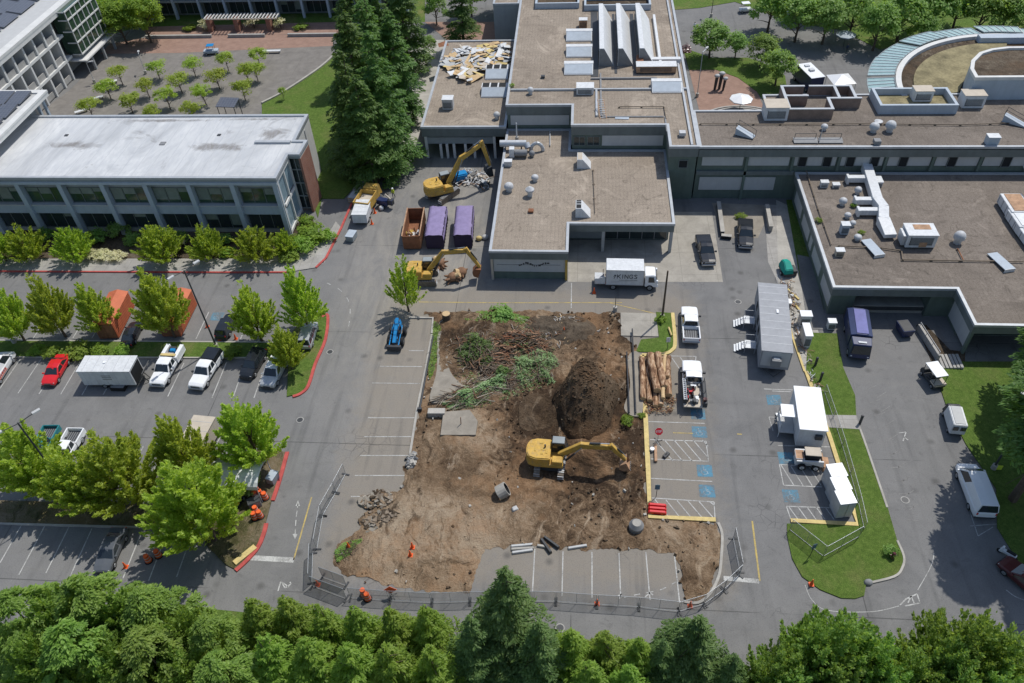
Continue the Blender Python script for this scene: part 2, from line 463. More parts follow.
M('concrete_wall', (0.36, 0.35, 0.33), 0.8, 0.2, 0.8, streak=True)
M('blue_grey', (0.40, 0.455, 0.51), 0.6, 0.14, 0.8, streak=True)
M('panel_grey', (0.47, 0.475, 0.47), 0.7, 0.10, 0.9, streak=True)
M('fascia', (0.155, 0.175, 0.170), 0.65, 0.22, 0.7, streak=True)
M('fascia_light', (0.27, 0.30, 0.31), 0.6, 0.15, 0.7)
M('wall_green', (0.125, 0.160, 0.135), 0.75, 0.22, 0.7, streak=True)
M('graphite_paint', (0.10, 0.11, 0.125), .3, .1, spec=.6)
m_dirt('bed_soil', [(.05, .05, .02), (.10, .095, .045), (.17, .14, .09), (.25, .20, .14)])
M('vent_metal', (0.50, 0.51, 0.52), .5, .25, 2.5, streak=True)
M('blind', (0.20, 0.23, 0.20), .7, .2)
M('coping', (0.43, 0.45, 0.47), 0.45, 0.15, 1.0, metal=0.2)
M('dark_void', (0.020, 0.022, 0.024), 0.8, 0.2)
M('glass', (0.030, 0.042, 0.044), 0.08, 0.25, 0.3, spec=0.8)
M('glass_green', (0.038, 0.075, 0.045), 0.10, 0.5, 0.35, spec=0.7)
M('glass_blue', (0.22, 0.31, 0.36), 0.15, 0.15, 0.5, spec=0.7)
M('car_glass', (0.022, 0.030, 0.036), 0.06, 0.2, spec=0.9)
M('rubber', (0.022, 0.022, 0.023), 0.85, 0.2)
M('steel', (0.42, 0.44, 0.46), 0.42, 0.2, 2, metal=0.6)
M('galv', (0.50, 0.52, 0.54), 0.5, 0.18, 1.5, metal=0.3)
M('dark_metal', (0.055, 0.058, 0.062), 0.5, 0.25, 2)
M('mid_grey', (0.22, 0.225, 0.23), 0.6, 0.2, 1.5)
M('white_metal', (0.62, 0.635, 0.645), 0.5, 0.20, 1.6, streak=True)
M('white_paint', (0.80, 0.81, 0.82), 0.3, 0.05, 0.6, spec=0.5)
M('rust', (0.24, 0.105, 0.055), 0.85, 0.4, 1.4, bump=0.3)
M('rust_light', (0.42, 0.26, 0.16), 0.8, 0.4, 1.6)
M('yellow_dust', (0.50, 0.33, 0.075), 0.65, 0.3, 1.1)
M('kerb_yellow', (0.60, 0.47, 0.20), 0.8, 0.25, 2.0)
M('kerb_red', (0.45, 0.085, 0.075), 0.8, 0.3, 1.6)
M('tarp_purple', (0.25, 0.205, 0.36), 0.75, 0.2, 1.2, bump=0.3)
M('trailer_grey', (0.30, 0.31, 0.33), 0.55, 0.15, 1.0, streak=True)
M('screen_brick', (0.25, 0.185, 0.15), 0.85, 0.25, 1.2)
M('rail_dark', (0.05, 0.052, 0.058), 0.8, 0.3, 2)
M('cover_blue', (0.15, 0.155, 0.36), .6, .15)
M('tarp_dark', (0.040, 0.030, 0.060), 0.8, 0.2)
M('orange_paint', (0.80, 0.13, 0.03), 0.6, 0.15)
M('container_orange', (0.50, 0.14, 0.065), 0.6, 0.2, 1.0)
M('red_paint', (0.62, 0.02, 0.025), 0.25, 0.08, 0.8, spec=0.6)
M('maroon_paint', (0.10, 0.025, 0.025), 0.3, 0.15, spec=0.6)
M('navy_paint', (0.022, 0.035, 0.10), 0.35, 0.15, spec=0.5)
M('black_paint', (0.016, 0.019, 0.024), 0.22, 0.15, spec=0.6)
M('silver_paint', (0.46, 0.48, 0.50), 0.3, 0.08, spec=0.6, metal=0.3)
M('teal_paint', (0.02, 0.20, 0.22), 0.35, 0.12, spec=0.5)
M('blue_machine', (0.015, 0.22, 0.50), 0.4, 0.15)
M('green_tarp', (0.01, 0.32, 0.25), 0.6, 0.12)
M('tan_panel', (0.50, 0.44, 0.36), 0.7, 0.12)
M('pipe_brown', (0.20, 0.16, 0.12), 0.8, 0.3)
M('skin', (0.45, 0.28, 0.20), 0.6, 0.05)
M('hi_vis', (0.62, 0.72, 0.06), 0.7, 0.1)
M('denim', (0.04, 0.055, 0.09), 0.85, 0.15)
M('lamp_red', (0.5, 0.02, 0.02), 0.3, 0.05)
M('lamp_white', (0.75, 0.76, 0.78), 0.15, 0.05, spec=0.7)
M('seedum', (0.25, 0.215, 0.12), 0.95, 0.55, 0.35, bump=0.5)
M('green_glass_roof', (0.30, 0.43, 0.43), 0.25, 0.15, 1.2, spec=0.6)
class MB:
 """collects faces for ONE mesh object"""
 def __init__(s):
  s.v, s.f, s.mi, s.sm = [], [], [], []
  s.mats = []
 def _m(s, mat):
  if mat not in s.mats:
   s.mats.append(mat)
  return s.mats.index(mat)
 def face(s, pts, mat, smooth=False):
  i = len(s.v)
  s.v += [Vector(p) for p in pts]
  s.f.append(tuple(range(i, i + len(pts))))
  s.mi.append(s._m(mat))
  s.sm.append(smooth)
 def add(s, vs, fs, mat, smooth=False):
  i = len(s.v)
  s.v += [Vector(p) for p in vs]
  k = s._m(mat)
  for f in fs:
   s.f.append(tuple(i + j for j in f))
   s.mi.append(k)
   s.sm.append(smooth)
 def hexa(s, p, mat):
  """8 corners: 4 below (anticlockwise), 4 above"""
  s.add(p, [(3, 2, 1, 0), (4, 5, 6, 7), (0, 1, 5, 4), (1, 2, 6, 5), (2, 3, 7, 6), (3, 0, 4, 7)], mat)
 def box(s, x0, x1, y0, y1, z0, z1, mat):
  s.hexa([(x0, y0, z0), (x1, y0, z0), (x1, y1, z0), (x0, y1, z0), (x0, y0, z1), (x1, y0, z1), (x1, y1, z1), (x0, y1, z1)], mat)
 def frustum(s, b, t, z0, z1, mat):
  """b, t = (x0, x1, y0, y1) rectangles below and above"""
  s.hexa([(b[0], b[2], z0), (b[1], b[2], z0), (b[1], b[3], z0), (b[0], b[3], z0),
    (t[0], t[2], z1), (t[1], t[2], z1), (t[1], t[3], z1), (t[0], t[3], z1)], mat)
 def prism(s, poly, z0, z1, top, side=None, bottom=False):
  n = len(poly)
  lo = [Vector((p[0], p[1], z0)) for p in poly]
  hi = [Vector((p[0], p[1], z1)) for p in poly]
  if top is not None:
   s.face(hi, top)
  if side is not None:
   for i in range(n):
    j = (i + 1) % n
    s.face([lo[i], lo[j], hi[j], hi[i]], side)
  if bottom:
   s.face(lo[::-1], side or top)
 def extrude_y(s, prof, y0, y1, mat, taper=1.0):
  """side outline (x, z) extruded across"""
  n = len(prof)
  a = [(x, y0, z) for x, z in prof]
  b = [(x, y1, z) for x, z in prof]
  s.add(a + b, [tuple(range(n)), tuple(range(2 * n - 1, n - 1, -1))] + [(i, n + i, n + (i + 1) % n, (i + 1) % n) for i in range(n)], mat)
 def tube(s, a, b, r0, r1=None, n=8, mat=None, caps=True, smooth=True):
  a, b = Vector(a), Vector(b)
  r1 = r0 if r1 is None else r1
  d = (b - a)
  if d.length < 1e-6:
   return
  d.normalize()
  u = d.orthogonal().normalized()
  w = d.cross(u)
  ring = lambda c, r: [c + (u * math.cos(2 * math.pi * k / n) + w * math.sin(2 * math.pi * k / n)) * r for k in range(n)]
  vs = ring(a, r0) + ring(b, r1)
  s.add(vs, [(k, (k + 1) % n, n + (k + 1) % n, n + k) for k in range(n)], mat, smooth)
  if caps:
   s.add(vs, [tuple(range(n - 1, -1, -1)), tuple(range(n, 2 * n))], mat)
 def path(s, pts, r, n=8, mat=None):
  for a, b in zip(pts, pts[1:]):
   s.tube(a, b, r, r, n, mat)
 def ball(s, c, rx, ry, rz, mat, nu=10, nv=6, z_lo=-1.0):
  c = Vector(c)
  vs, fs = [], []
  for j in range(nv + 1):
   t = math.asin(z_lo) + (math.pi / 2 - math.asin(z_lo)) * j / nv
   for i in range(nu):
    a = 2 * math.pi * i / nu
    vs.append(c + Vector((rx * math.cos(t) * math.cos(a), ry * math.cos(t) * math.sin(a), rz * math.sin(t))))
  for j in range(nv):
   for i in range(nu):
    fs.append((j * nu + i, j * nu + (i + 1) % nu, (j + 1) * nu + (i + 1) % nu, (j + 1) * nu + i))
  s.add(vs, fs, mat, True)
 def build(s, name, parent=None, loc=None, rotz=0.0, bevel=0.0, origin=None, segs=1):
  """origin: world point that becomes the object's own zero"""
  me = bpy.data.meshes.new(name)
  o_ = Vector(origin) if origin is not None else Vector((0, 0, 0))
  me.from_pydata([tuple(p - o_) for p in s.v], [], s.f)
  for mt in s.mats:
   me.materials.append(MATS[mt])
  me.polygons.foreach_set('material_index', s.mi)
  me.polygons.foreach_set('use_smooth', s.sm)
  if bevel:
   bm = bmesh.new()
   bm.from_mesh(me)
   bmesh.ops.remove_doubles(bm, verts=bm.verts, dist=0.0005)
   bmesh.ops.recalc_face_normals(bm, faces=bm.faces)
   bmesh.ops.bevel(bm, geom=[e for e in bm.edges if len(e.link_faces) == 2 and e.calc_face_angle(0) > 0.35], offset=bevel, segments=segs, affect='EDGES', clamp_overlap=True)
   bm.to_mesh(me)
   bm.free()
  me.update()
  ob = bpy.data.objects.new(name, me)
  C.objects.link(ob)
  if parent is not None:
   ob.parent = parent
  if loc is not None:
   ob.location = loc
  elif origin is not None and parent is None:
   ob.location = o_
  ob.rotation_euler.z = rotz
  return ob
def tag(o, label=None, cat=None, group=None, kind=None):
 if label:
  o['label'] = label
 if cat:
  o['category'] = cat
 if group:
  o['group'] = group
 if kind:
  o['kind'] = kind
 return o
def thing(name, label, cat, loc=(0, 0, 0), rotz=0.0, group=None):
 o = bpy.data.objects.new(name, None)
 o.empty_display_size = 0.3
 C.objects.link(o)
 o.location = loc
 o.rotation_euler.z = rotz
 return tag(o, label, cat, group)
def struct(o):
 o['kind'] = 'structure'
 return o
def copy_tree(o, parent=None):
 c = o.copy()
 C.objects.link(c)
 if parent is not None:
  c.parent = parent
 for ch in list(o.children):
  copy_tree(ch, c)
 return c
class Fr:
 """local frame on a wall: u along it, n out of it, z up"""
 def __init__(s, a, b, z0=0.0, flip=False):
  s.a = Vector((a[0], a[1], z0))
  d = Vector((b[0] - a[0], b[1] - a[1], 0))
  s.L = d.length
  s.u = d.normalized()
  s.n = Vector((s.u.y, -s.u.x, 0))
  if flip:
   s.n = -s.n
 def p(s, u, z, d=0.0):
  return s.a + s.u * u + s.n * d + Vector((0, 0, z))
 def box(s, mb, u0, u1, z0, z1, d0, d1, mat):
  mb.hexa([s.p(u0, z0, d0), s.p(u1, z0, d0), s.p(u1, z0, d1), s.p(u0, z0, d1),
                 s.p(u0, z1, d0), s.p(u1, z1, d0), s.p(u1, z1, d1), s.p(u0, z1, d1)], mat)
def inside(pt, poly):
 x, y = pt[0], pt[1]
 r = False
 j = len(poly) - 1
 for i in range(len(poly)):
  xi, yi, xj, yj = poly[i][0], poly[i][1], poly[j][0], poly[j][1]
  if (yi > y) != (yj > y) and x < (xj - xi) * (y - yi) / (yj - yi) + xi:
   r = not r
  j = i
 return r
def edge_dist(pt, poly):
 p = Vector((pt[0], pt[1]))
 best = 1e9
 for i in range(len(poly)):
  a = Vector(poly[i][:2])
  b = Vector(poly[(i + 1) % len(poly)][:2])
  d = b - a
  t = max(0, min(1, (p - a).dot(d) / max(d.length_squared, 1e-9)))
  best = min(best, (a + d * t - p).length)
 return best
def smooth_path(pts, k=6, closed=False):
 out = []
 n = len(pts)
 for i in range(n if closed else n - 1):
  g = (lambda q: pts[q % n]) if closed else (lambda q: pts[max(0, min(n - 1, q))])
  p0, p1, p2, p3 = (Vector(g(i + d)) for d in (-1, 0, 1, 2))
  for s_ in range(k):
   t = s_ / k
   out.append(0.5 * ((2 * p1) + (p2 - p0) * t + (2 * p0 - 5 * p1 + 4 * p2 - p3) * t * t + (3 * p1 - p0 - 3 * p2 + p3) * t ** 3))
 if not closed:
  out.append(Vector(pts[-1]))
 return out
def plan(pxs, z=0.0):
 return [G(a, b, z) for a, b in pxs]
def sheet(name, pxs, z, mat, thick=0.0, smooth=False, side=None):
 """a laid surface: pavement, lawn, slab"""
 pts = plan(pxs)
 if smooth:
  pts = smooth_path(pts, 5, True)
 mb = MB()
 mb.prism(pts, z - thick, z, mat, (side or mat) if thick else None)
 return struct(mb.build(name))
def kerb(pts, mat, w=0.28, h=0.14, mb=None):
 mb = mb or MB()
 n = len(pts)
 L, Rr = [], []
 for i in range(n):
  a, b = Vector(pts[max(0, i - 1)]), Vector(pts[min(n - 1, i + 1)])
  d = (b - a).normalized()
  nn = Vector((-d.y, d.x, 0)) * w / 2
  L.append(Vector(pts[i]) + nn)
  Rr.append(Vector(pts[i]) - nn)
 up = Vector((0, 0, h))
 for i in range(n - 1):
  mb.hexa([L[i], L[i + 1], Rr[i + 1], Rr[i], L[i] + up, L[i + 1] + up, Rr[i + 1] + up, Rr[i] + up], mat)
 return mb
def stripe(mb, a, b, w, mat, z=0.012):
 a, b = Vector(a), Vector(b)
 a.z = b.z = z
 d = (b - a).normalized()
 nn = Vector((-d.y, d.x, 0)) * w / 2
 mb.face([a + nn, b + nn, b - nn, a - nn], mat)
mb = MB()
mb.face([(-1200, -900, -0.35), (1200, -900, -0.35), (1200, 1500, -0.35), (-1200, 1500, -0.35)], 'rough_grass')
struct(mb.build('ground'))
mb = MB()
mb.face([(-150, 8, 0), (110, 8, 0), (110, 215, 0), (-150, 215, 0)], 'asphalt')
struct(mb.build('parking_lot'))
sheet('planting_bed', [(-40, 222), (312, 218), (322, 240), (316, 246), (285, 256), (230, 259), (-40, 259)], 0.11, 'mulch', 0.2)
sheet('sidewalk', [(-40, 259.2), (230, 259.2), (285, 256.2), (316, 246.2), (323, 240), (330, 232), (336, 222), (341, 228), (326, 258), (316, 268), (292, 272), (220, 272), (-40, 271)], 0.12, 'paving', 0.2)
sheet('lawn', [(262, 128), (262, 104), (285, 92), (318, 70), (333, 57), (352, 50), (400, 50), (400, 130), (388, 140), (352, 190), (344, 199), (322, 199), (318, 218), (309, 190)], 0.10, 'grass', 0.2)
sheet('driveway', [(400, 40), (447, 40), (420, 130), (418, 152), (392, 152), (374, 190), (352, 190), (388, 140), (399, 100)], 0.018, 'concrete')
sheet('plaza', [(40, 112), (70, 90), (112, 48), (150, 37), (262, 34), (333, 37), (333, 57), (318, 70), (285, 92), (262, 104), (258, 118), (40, 118)], 0.015, 'plaza_paving')
sheet('brick_walk', [(100, 54), (110, 44), (150, 37), (262, 34), (333, 36), (333, 46), (265, 49), (180, 53)], 0.020, 'plaza_brick')
sheet('brick_terrace', [(140, 27), (340, 22), (340, 34), (262, 34.5), (150, 37.5)], 0.025, 'plaza_brick')
sheet('lot_island', [(-40, 341), (285, 343.5), (303, 318), (316, 314), (327, 316), (325, 340), (315, 364), (308, 386), (300, 394), (287, 397), (289, 358), (-40, 357)], 0.12, 'rough_grass', 0.2)
sheet('planting_strip', [(-40, 500), (212, 506), (232, 486), (252, 454), (262, 449), (286, 452.5), (279, 480), (272, 500), (265.5, 524.5), (257, 547), (245, 562), (236, 570), (226, 565), (206, 545), (204, 529), (-40, 522)], 0.12, 'bed_soil', 0.2)
sheet('bank', [(-60, 640), (60, 610), (160, 604), (240, 612), (430, 640), (560, 655), (700, 672), (800, 676), (1100, 672), (1150, 760), (-150, 780)], 0.05, 'rough_grass', 0.2)
sheet('grass_island', [(808, 333), (837, 334), (843, 368), (855, 396), (856, 416), (860, 430), (866.5, 448), (877, 480), (888, 510), (897, 541), (903.6, 557), (902, 568), (894, 577), (866, 584), (864, 596), (855, 599), (841, 598.5), (820, 590), (802, 577), (792, 559), (787, 536), (787, 524), (857, 526), (829, 437), (806, 372)], 0.10, 'grass', 0.2)
sheet('footpath', [(824, 415.5), (856, 416), (861, 430), (828, 428)], 0.125, 'paving', 0.1)
sheet('gravel_strip', [(776, 200), (787, 205), (812, 310), (834, 385), (848, 437), (857, 524), (851, 507), (829, 437), (806, 372), (793, 335), (778, 270)], 0.03, 'concrete')
sheet('side_lawn', [(786, 200), (799, 200), (824, 310), (812, 312), (800, 280)], 0.06, 'grass')
sheet('side_yard', [(797, 255), (812, 258), (828, 330), (808, 330)], 0.065, 'asphalt')
sheet('lawn', [(933, 365), (953, 362), (1060, 362), (1090, 640), (1040, 600), (1012, 552), (997, 528), (996, 489), (966, 445), (947, 409), (940, 388)], 0.10, 'grass', 0.2)
sheet('loading_pad', [(660, 212), (712, 212), (723, 282), (675, 282), (640, 282), (568, 282), (568, 240), (660, 240)], 0.012, 'apron')
sheet('concrete_pad', [(620.5, 313), (656, 314), (658.5, 337), (621, 336)], 0.10, 'apron', 0.15)
sheet('corner_lawn', [(656, 312.5), (672, 313.5), (675, 344), (671, 351), (660, 353), (636, 352), (641, 340), (659, 338)], 0.11, 'grass', 0.2)
sheet('worn_slab', [(712, 203), (764, 205), (768, 216), (758, 238), (722, 238)], 0.014, 'dusty_slab')
sheet('yard_walk', [(764, 205), (776, 205), (790, 270), (779, 285), (768, 262)], 0.016, 'paving')
sheet('court_lawn', [(916, 325), (926, 325), (950, 350), (965, 352), (965, 366), (933, 366)], 0.03, 'mulch')
sheet('lawn', [(683, 48), (712, 58), (748, 58), (770, 66), (785, 76), (790, 110), (770, 110), (757, 92), (738, 78), (716, 70), (689, 70)], 0.08, 'grass', 0.1)
sheet('brick_plaza', [(689, 70), (716, 70), (738, 78), (757, 92), (766, 112), (700, 114)], 0.03, 'plaza_brick')
sheet('lawn', [(640, -30), (1100, -30), (1100, 30), (960, 30), (880, 50), (840, 30), (790, 22), (768, 14), (735, 2), (700, 8), (675, 10)], 0.06, 'rough_grass')
sheet('brick_plaza', [(425, 22), (505, 22), (505, 40), (447, 40)], 0.03, 'plaza_brick')
sheet('lawn', [(60, -60), (425, -60), (425, 22), (340, 22), (140, 27), (90, 40), (75, 20)], 0.012, 'rough_grass')
km = MB()
kerb(plan([(-40, 271.5), (220, 272.8), (291, 272.6)]), 'kerb_red', 0.22, 0.15, km)
struct(km.build('kerb'))
km = MB()
kerb(plan([(316, 268), (326, 258.5), (341, 229), (357, 192)]), 'kerb_red', 0.3, 0.15, km)
struct(km.build('kerb'))
km = MB()
kerb(smooth_path(plan([(322, 317.5), (328, 316), (325.5, 340), (315.5, 364), (308.5, 386), (301, 394), (293, 397)]), 4), 'kerb_red', 0.35, 0.16, km)
struct(km.build('kerb'))
km = MB()
kerb(smooth_path(plan([(287.5, 452.5), (280, 480), (273, 501)]), 4), 'kerb_red', 0.4, 0.16, km)
kerb(smooth_path(plan([(266.5, 524), (264, 534), (258, 548), (247, 561), (236, 571)]), 4), 'kerb_red', 0.4, 0.16, km)
struct(km.build('kerb'))
km = MB()
kerb(plan([(-40, 340.5), (285, 343)]), 'concrete', 0.18, 0.15, km)
kerb(plan([(-40, 357.5), (289, 358.5)]), 'concrete', 0.18, 0.15, km)
kerb(plan([(-40, 523), (204, 529.5)]), 'concrete', 0.2, 0.15, km)
kerb(plan([(432, 335), (426, 368), (417, 411), (409, 462)]), 'concrete', 0.25, 0.17, km)
kerb(plan([(409, 318), (433, 318.5), (432, 334)]), 'concrete', 0.25, 0.17, km)
kerb(smooth_path(plan([(262, 104), (285, 92), (318, 70), (333, 57)]), 5), 'concrete', 0.4, 0.35, km)
kerb(smooth_path(plan([(718, 523), (722, 535), (721, 560), (718.5, 577), (710, 594), (698, 603), (684, 602)]), 4), 'concrete', 0.25, 0.13, km)
kerb(smooth_path(plan([(897, 541), (903.6, 557), (902, 568), (894, 577), (866, 584)]), 4), 'concrete', 0.2, 0.14, km)
kerb(smooth_path(plan([(887, 508), (866.5, 448), (860, 430)]), 3), 'concrete', 0.2, 0.14, km)
struct(km.build('kerb'))
km = MB()
kerb(smooth_path(plan([(672.5, 313.5), (675, 343), (671.5, 351), (663, 354.5), (642, 355.6)]), 5), 'kerb_yellow', 0.42, 0.16, km)
kerb(plan([(642, 355.6), (645.6, 420), (648, 470), (649.8, 517.2), (715.5, 520.3)]), 'kerb_yellow', 0.48, 0.16, km)
struct(km.build('kerb'))
km = MB()
kerb(plan([(783, 300), (791.5, 335), (804.5, 372)]), 'kerb_yellow', 0.25, 0.14, km)
kerb(plan([(806, 372), (829.5, 437), (852, 507), (857, 524.8), (790.5, 521)]), 'kerb_yellow', 0.42, 0.16, km)
struct(km.build('kerb'))
w_ = MB()
for a, b in [((30.7, 312), (15.4, 336.5)), ((50, 312), (33.5, 338)), ((84.5, 319), (73, 338)), ((107, 312), (92, 338)), ((129.4, 309.6), (114.5, 338)), ((147, 318), (135.5, 338.5)),
             ((208.8, 312), (196, 339)), ((230.5, 313), (218, 339.5)), ((252, 313), (240, 340)),
             ((20.5, 359), (-1, 390)), ((41, 359.3), (18, 393.4)), ((62, 359.3), (39, 394)), ((81.5, 359.3), (60.7, 394.4)), ((102, 360), (82, 395)), ((123, 360), (103, 395)),
             ((184, 363), (167.8, 396.5)), ((226.7, 362), (212, 397.8)), ((243.3, 368), (233.6, 396)), ((263, 372), (254, 398)),
             ((143.4, 446.4), (125, 480)), ((161.4, 456), (147, 482)), ((122, 446), (104, 478)), ((181, 447), (166, 483)),
             ((221, 436), (214, 448)), ((26, 444), (6, 478)),
             ((21.8, 524.6), (0, 563)), ((44.8, 526), (19, 574.6)), ((69, 527), (46, 573)), ((92, 528.5), (70.4, 576)), ((117, 530), (95, 577)), ((142, 531), (123, 578.4)), ((167.8, 531), (148.6, 581)), ((192, 534), (176.7, 577)),
             ((534.8, 549), (532.5, 592)), ((563, 551.5), (562, 596)), ((592, 552), (592, 597.7)), ((619, 553), (620.7, 597.7)), ((645.8, 552), (650, 600)), ((674.4, 554.6), (679.6, 602.8))]:
 stripe(w_, G(*a), G(*b), 0.11, 'line_white')
for a, b in [((409, 350.6), (424, 350.8)), ((380, 366.3), (422, 366.6)), ((372, 383), (420, 383.5)), ((368, 417.8), (417, 417.8)), ((364, 436.7), (415, 436.7)), ((360, 455.5), (409, 455.5)), ((355, 475.5), (407, 475.5)), ((351, 496.5), (396, 496.5))]:
 stripe(w_, G(*a), G(*b), 0.10, 'line_white')
for a, b in [((648.3, 421.6), (704.7, 423.4)), ((651, 478.4), (712.3, 481.5)), ((650, 439.6), (706, 441.3)), ((706, 441.3), (708.5, 461.3)), ((708.5, 461.3), (651, 459)),
             ((652, 498), (714, 502)), ((714, 502), (715, 518)), ((671, 356), (696, 356.4)), ((696, 356.4), (694, 376)), ((672, 358), (681, 371)), ((680, 357), (690, 372))]:
 stripe(w_, G(*a), G(*b), 0.10, 'line_white')
for k in range(6):
 x = 655 + k * 9.5
 stripe(w_, G(x, 440), G(min(x + 18, 708), 461 if x + 18 < 708 else 440 + 21 * (708 - x) / 18), 0.10, 'line_white')
 x = 655 + k * 11
 stripe(w_, G(x, 499.5 + k * .5), G(min(x + 14, 714.5), (517.5) if x + 14 < 714.5 else 500 + 17 * (714.5 - x) / 14), 0.10, 'line_white')
for a, b in [((779.4, 464.4), (827, 468)), ((779.4, 464.4), (783.5, 485.2)), ((783.5, 485.2), (822, 487)), ((786.4, 506.3), (836, 508)), ((786.4, 506.3), (791, 520)), ((772, 391), (791, 391.8)), ((778, 445.5), (831, 447)), ((764, 389), (793, 390)), ((769, 417), (775, 417.3)), ((769, 417), (773, 431))]:
 stripe(w_, G(*a), G(*b), 0.10, 'line_white')
for k in range(5):
 x = 781 + k * 9
 stripe(w_, G(x, 465), G(x + 13, 485.6), 0.10, 'line_white')
 x = 789 + k * 9
 stripe(w_, G(x, 507), G(x + 9, 519.5), 0.10, 'line_white')
for k in range(12):
 a = G(872 + k * 4.3, 372 + k * 13.5)
 b = G(861.5 + k * 4.1, 377 + k * 13.0)
 stripe(w_, a, b, 0.07, 'line_faint')
 if k < 9:
  a = G(886 + k * 4.0, 392 + k * 14)
  b = G(877 + k * 4.0, 398 + k * 14)
  stripe(w_, a, b, 0.06, 'line_faint')
for a, b in [((966, 500), (978, 536)), ((970, 526), (997, 524)), ((978, 536), (993, 527))]:
 stripe(w_, G(*a), G(*b), 0.08, 'line_white')
for a, b in [((247, 558), (309, 560.5))]:
 pass
stripe(w_, G(250.5, 557.8), G(294, 560.2), 0.55, 'line_white')
stripe(w_, G(723.6, 578.2), G(759, 581.4), 0.45, 'line_white')
def polyline(mbx, pxs, w, mat, z=0.012, dash=None):
 pts = smooth_path(plan(pxs), 6)
 for i, (a, b) in enumerate(zip(pts, pts[1:])):
  if dash and i % dash[1] >= dash[0]:
   continue
  stripe(mbx, a, b, w, mat, z)
polyline(w_, [(934, 553), (931, 566), (917.7, 590)], 0.06, 'line_white')
polyline(w_, [(899, 606), (871.6, 611.7), (828, 610.5), (812, 600), (805, 585)], 0.06, 'line_white')
polyline(w_, [(1006, 590), (1016, 597), (1030, 602)], 0.10, 'line_white')
for sc in [[(900, 605), (906, 599), (917, 594), (920, 603), (905, 606)], [(908, 603), (911, 596), (914, 603)], [(278, 591), (281, 581), (285, 588), (291, 584), (290, 582)], [(283, 583), (289, 587)],
           [(903, 441), (906, 432), (899, 433)], [(904, 437), (908, 440)], [(618, 596), (622, 594), (619, 599)], [(645, 597), (650, 593), (653, 595)]]:
 for a, b in zip(sc, sc[1:]):
  stripe(w_, G(*a), G(*b), 0.11, 'line_white')
polyline(w_, [(298, 503.6), (296, 520), (295, 536)], 0.09, 'line_white', dash=(2, 3))
for p in [[(295.5, 506), (298, 500), (300, 506)], [(292.5, 534), (295, 539), (297.5, 534)]]:
 w_.face([G(a, b, 0.012) for a, b in p], 'line_white')
polyline(w_, [(327, 283), (340, 290), (349, 302), (350, 316), (348, 330)], 0.09, 'line_white', dash=(2, 5))
polyline(w_, [(624, 597.5), (640, 594), (660, 590), (676, 582)], 0.08, 'line_white', dash=(2, 4))
stripe(w_, G(571.5, 283), G(571.2, 308), 0.12, 'line_white')
struct(w_.build('road_marking'))
y_ = MB()
stripe(y_, G(293.6, 560), G(311.6, 497), 0.14, 'line_yellow')
stripe(y_, G(752.2, 521), G(759.7, 581), 0.16, 'line_yellow')
stripe(y_, G(419, 302), G(500, 302.8), 0.12, 'line_yellow')
stripe(y_, G(500, 302.8), G(622, 302.6), 0.12, 'line_yellow')
stripe(y_, G(610, 303), G(657, 314), 0.10, 'line_yellow')
stripe(y_, G(673, 432.8), G(693, 433.4), 0.12, 'line_yellow')
stripe(y_, G(737, 434), G(742, 434.3), 0.12, 'line_yellow')
struct(y_.build('road_marking'))
b_ = MB()
def bay_symbol(px, py, w=1.35, s=1.2):
 c = G(px, py)
 b_.face([(c.x - w / 2, c.y - s / 2, 0.010), (c.x + w / 2, c.y - s / 2, 0.010), (c.x + w / 2, c.y + s / 2, 0.010), (c.x - w / 2, c.y + s / 2, 0.010)], 'line_blue')
 z = 0.014
 LW = 'symbol_white'
 q = lambda a, b: Vector((c.x + a * w, c.y + b * s, z))
 for p0, p1 in [((-.05, .2), (-.03, -.02)), ((-.03, -.02), (.14, -.03)), ((.14, -.03), (.2, -.25)), ((-.04, .1), (.1, .09))]:
  stripe(b_, q(*p0), q(*p1), 0.09, LW, z)
 for k in range(7):
  a0, a1 = math.pi * (0.75 + k * 0.16), math.pi * (0.75 + (k + 1) * 0.16)
  stripe(b_, q(-.03 + .2 * math.cos(a0), -.12 + .2 * math.sin(a0)), q(-.03 + .2 * math.cos(a1), -.12 + .2 * math.sin(a1)), 0.06, LW, z)
 h = q(-.05, .3)
 b_.face([h + Vector((.08 * math.cos(k), .08 * math.sin(k), 0)) for k in [i * math.pi / 4 for i in range(8)]], LW)
for p in [(699.5, 432), (704.7, 470.8), (707, 491), (698, 414), (791, 496), (774, 400), (786, 458), (217, 316.5)]:
 bay_symbol(*p, w=1.55, s=1.5)
struct(b_.build('road_marking'))
SITE = plan([(424, 313), (470, 310), (540, 311), (620, 313), (622, 337), (636, 345), (640, 357), (643.5, 421), (646, 470), (648, 518.5), (716, 522), (720.5, 535), (719.5, 560), (716, 577), (708, 593), (697, 602), (685, 601), (677, 575), (675, 553), (640, 551), (590, 549), (530, 547), (484, 549), (476, 580), (470, 592), (420, 588), (370, 584), (345, 578), (335, 562), (339, 545), (352, 536), (366, 520), (372, 496), (398, 492), (406, 470), (413, 440), (419, 411), (428, 368), (434, 334), (433, 318)])
MOUND = G(583, 398)
PITS = [(G(536, 408), 3.6, -0.5), (G(505, 488), 3.0, -0.35), (G(560, 500), 5.0, 0.25), (G(440, 520), 6.0, 0.2), (G(600, 505), 4.0, -0.3), (G(690, 560), 4.0, 0.2), (G(470, 340), 5, 0.3)]
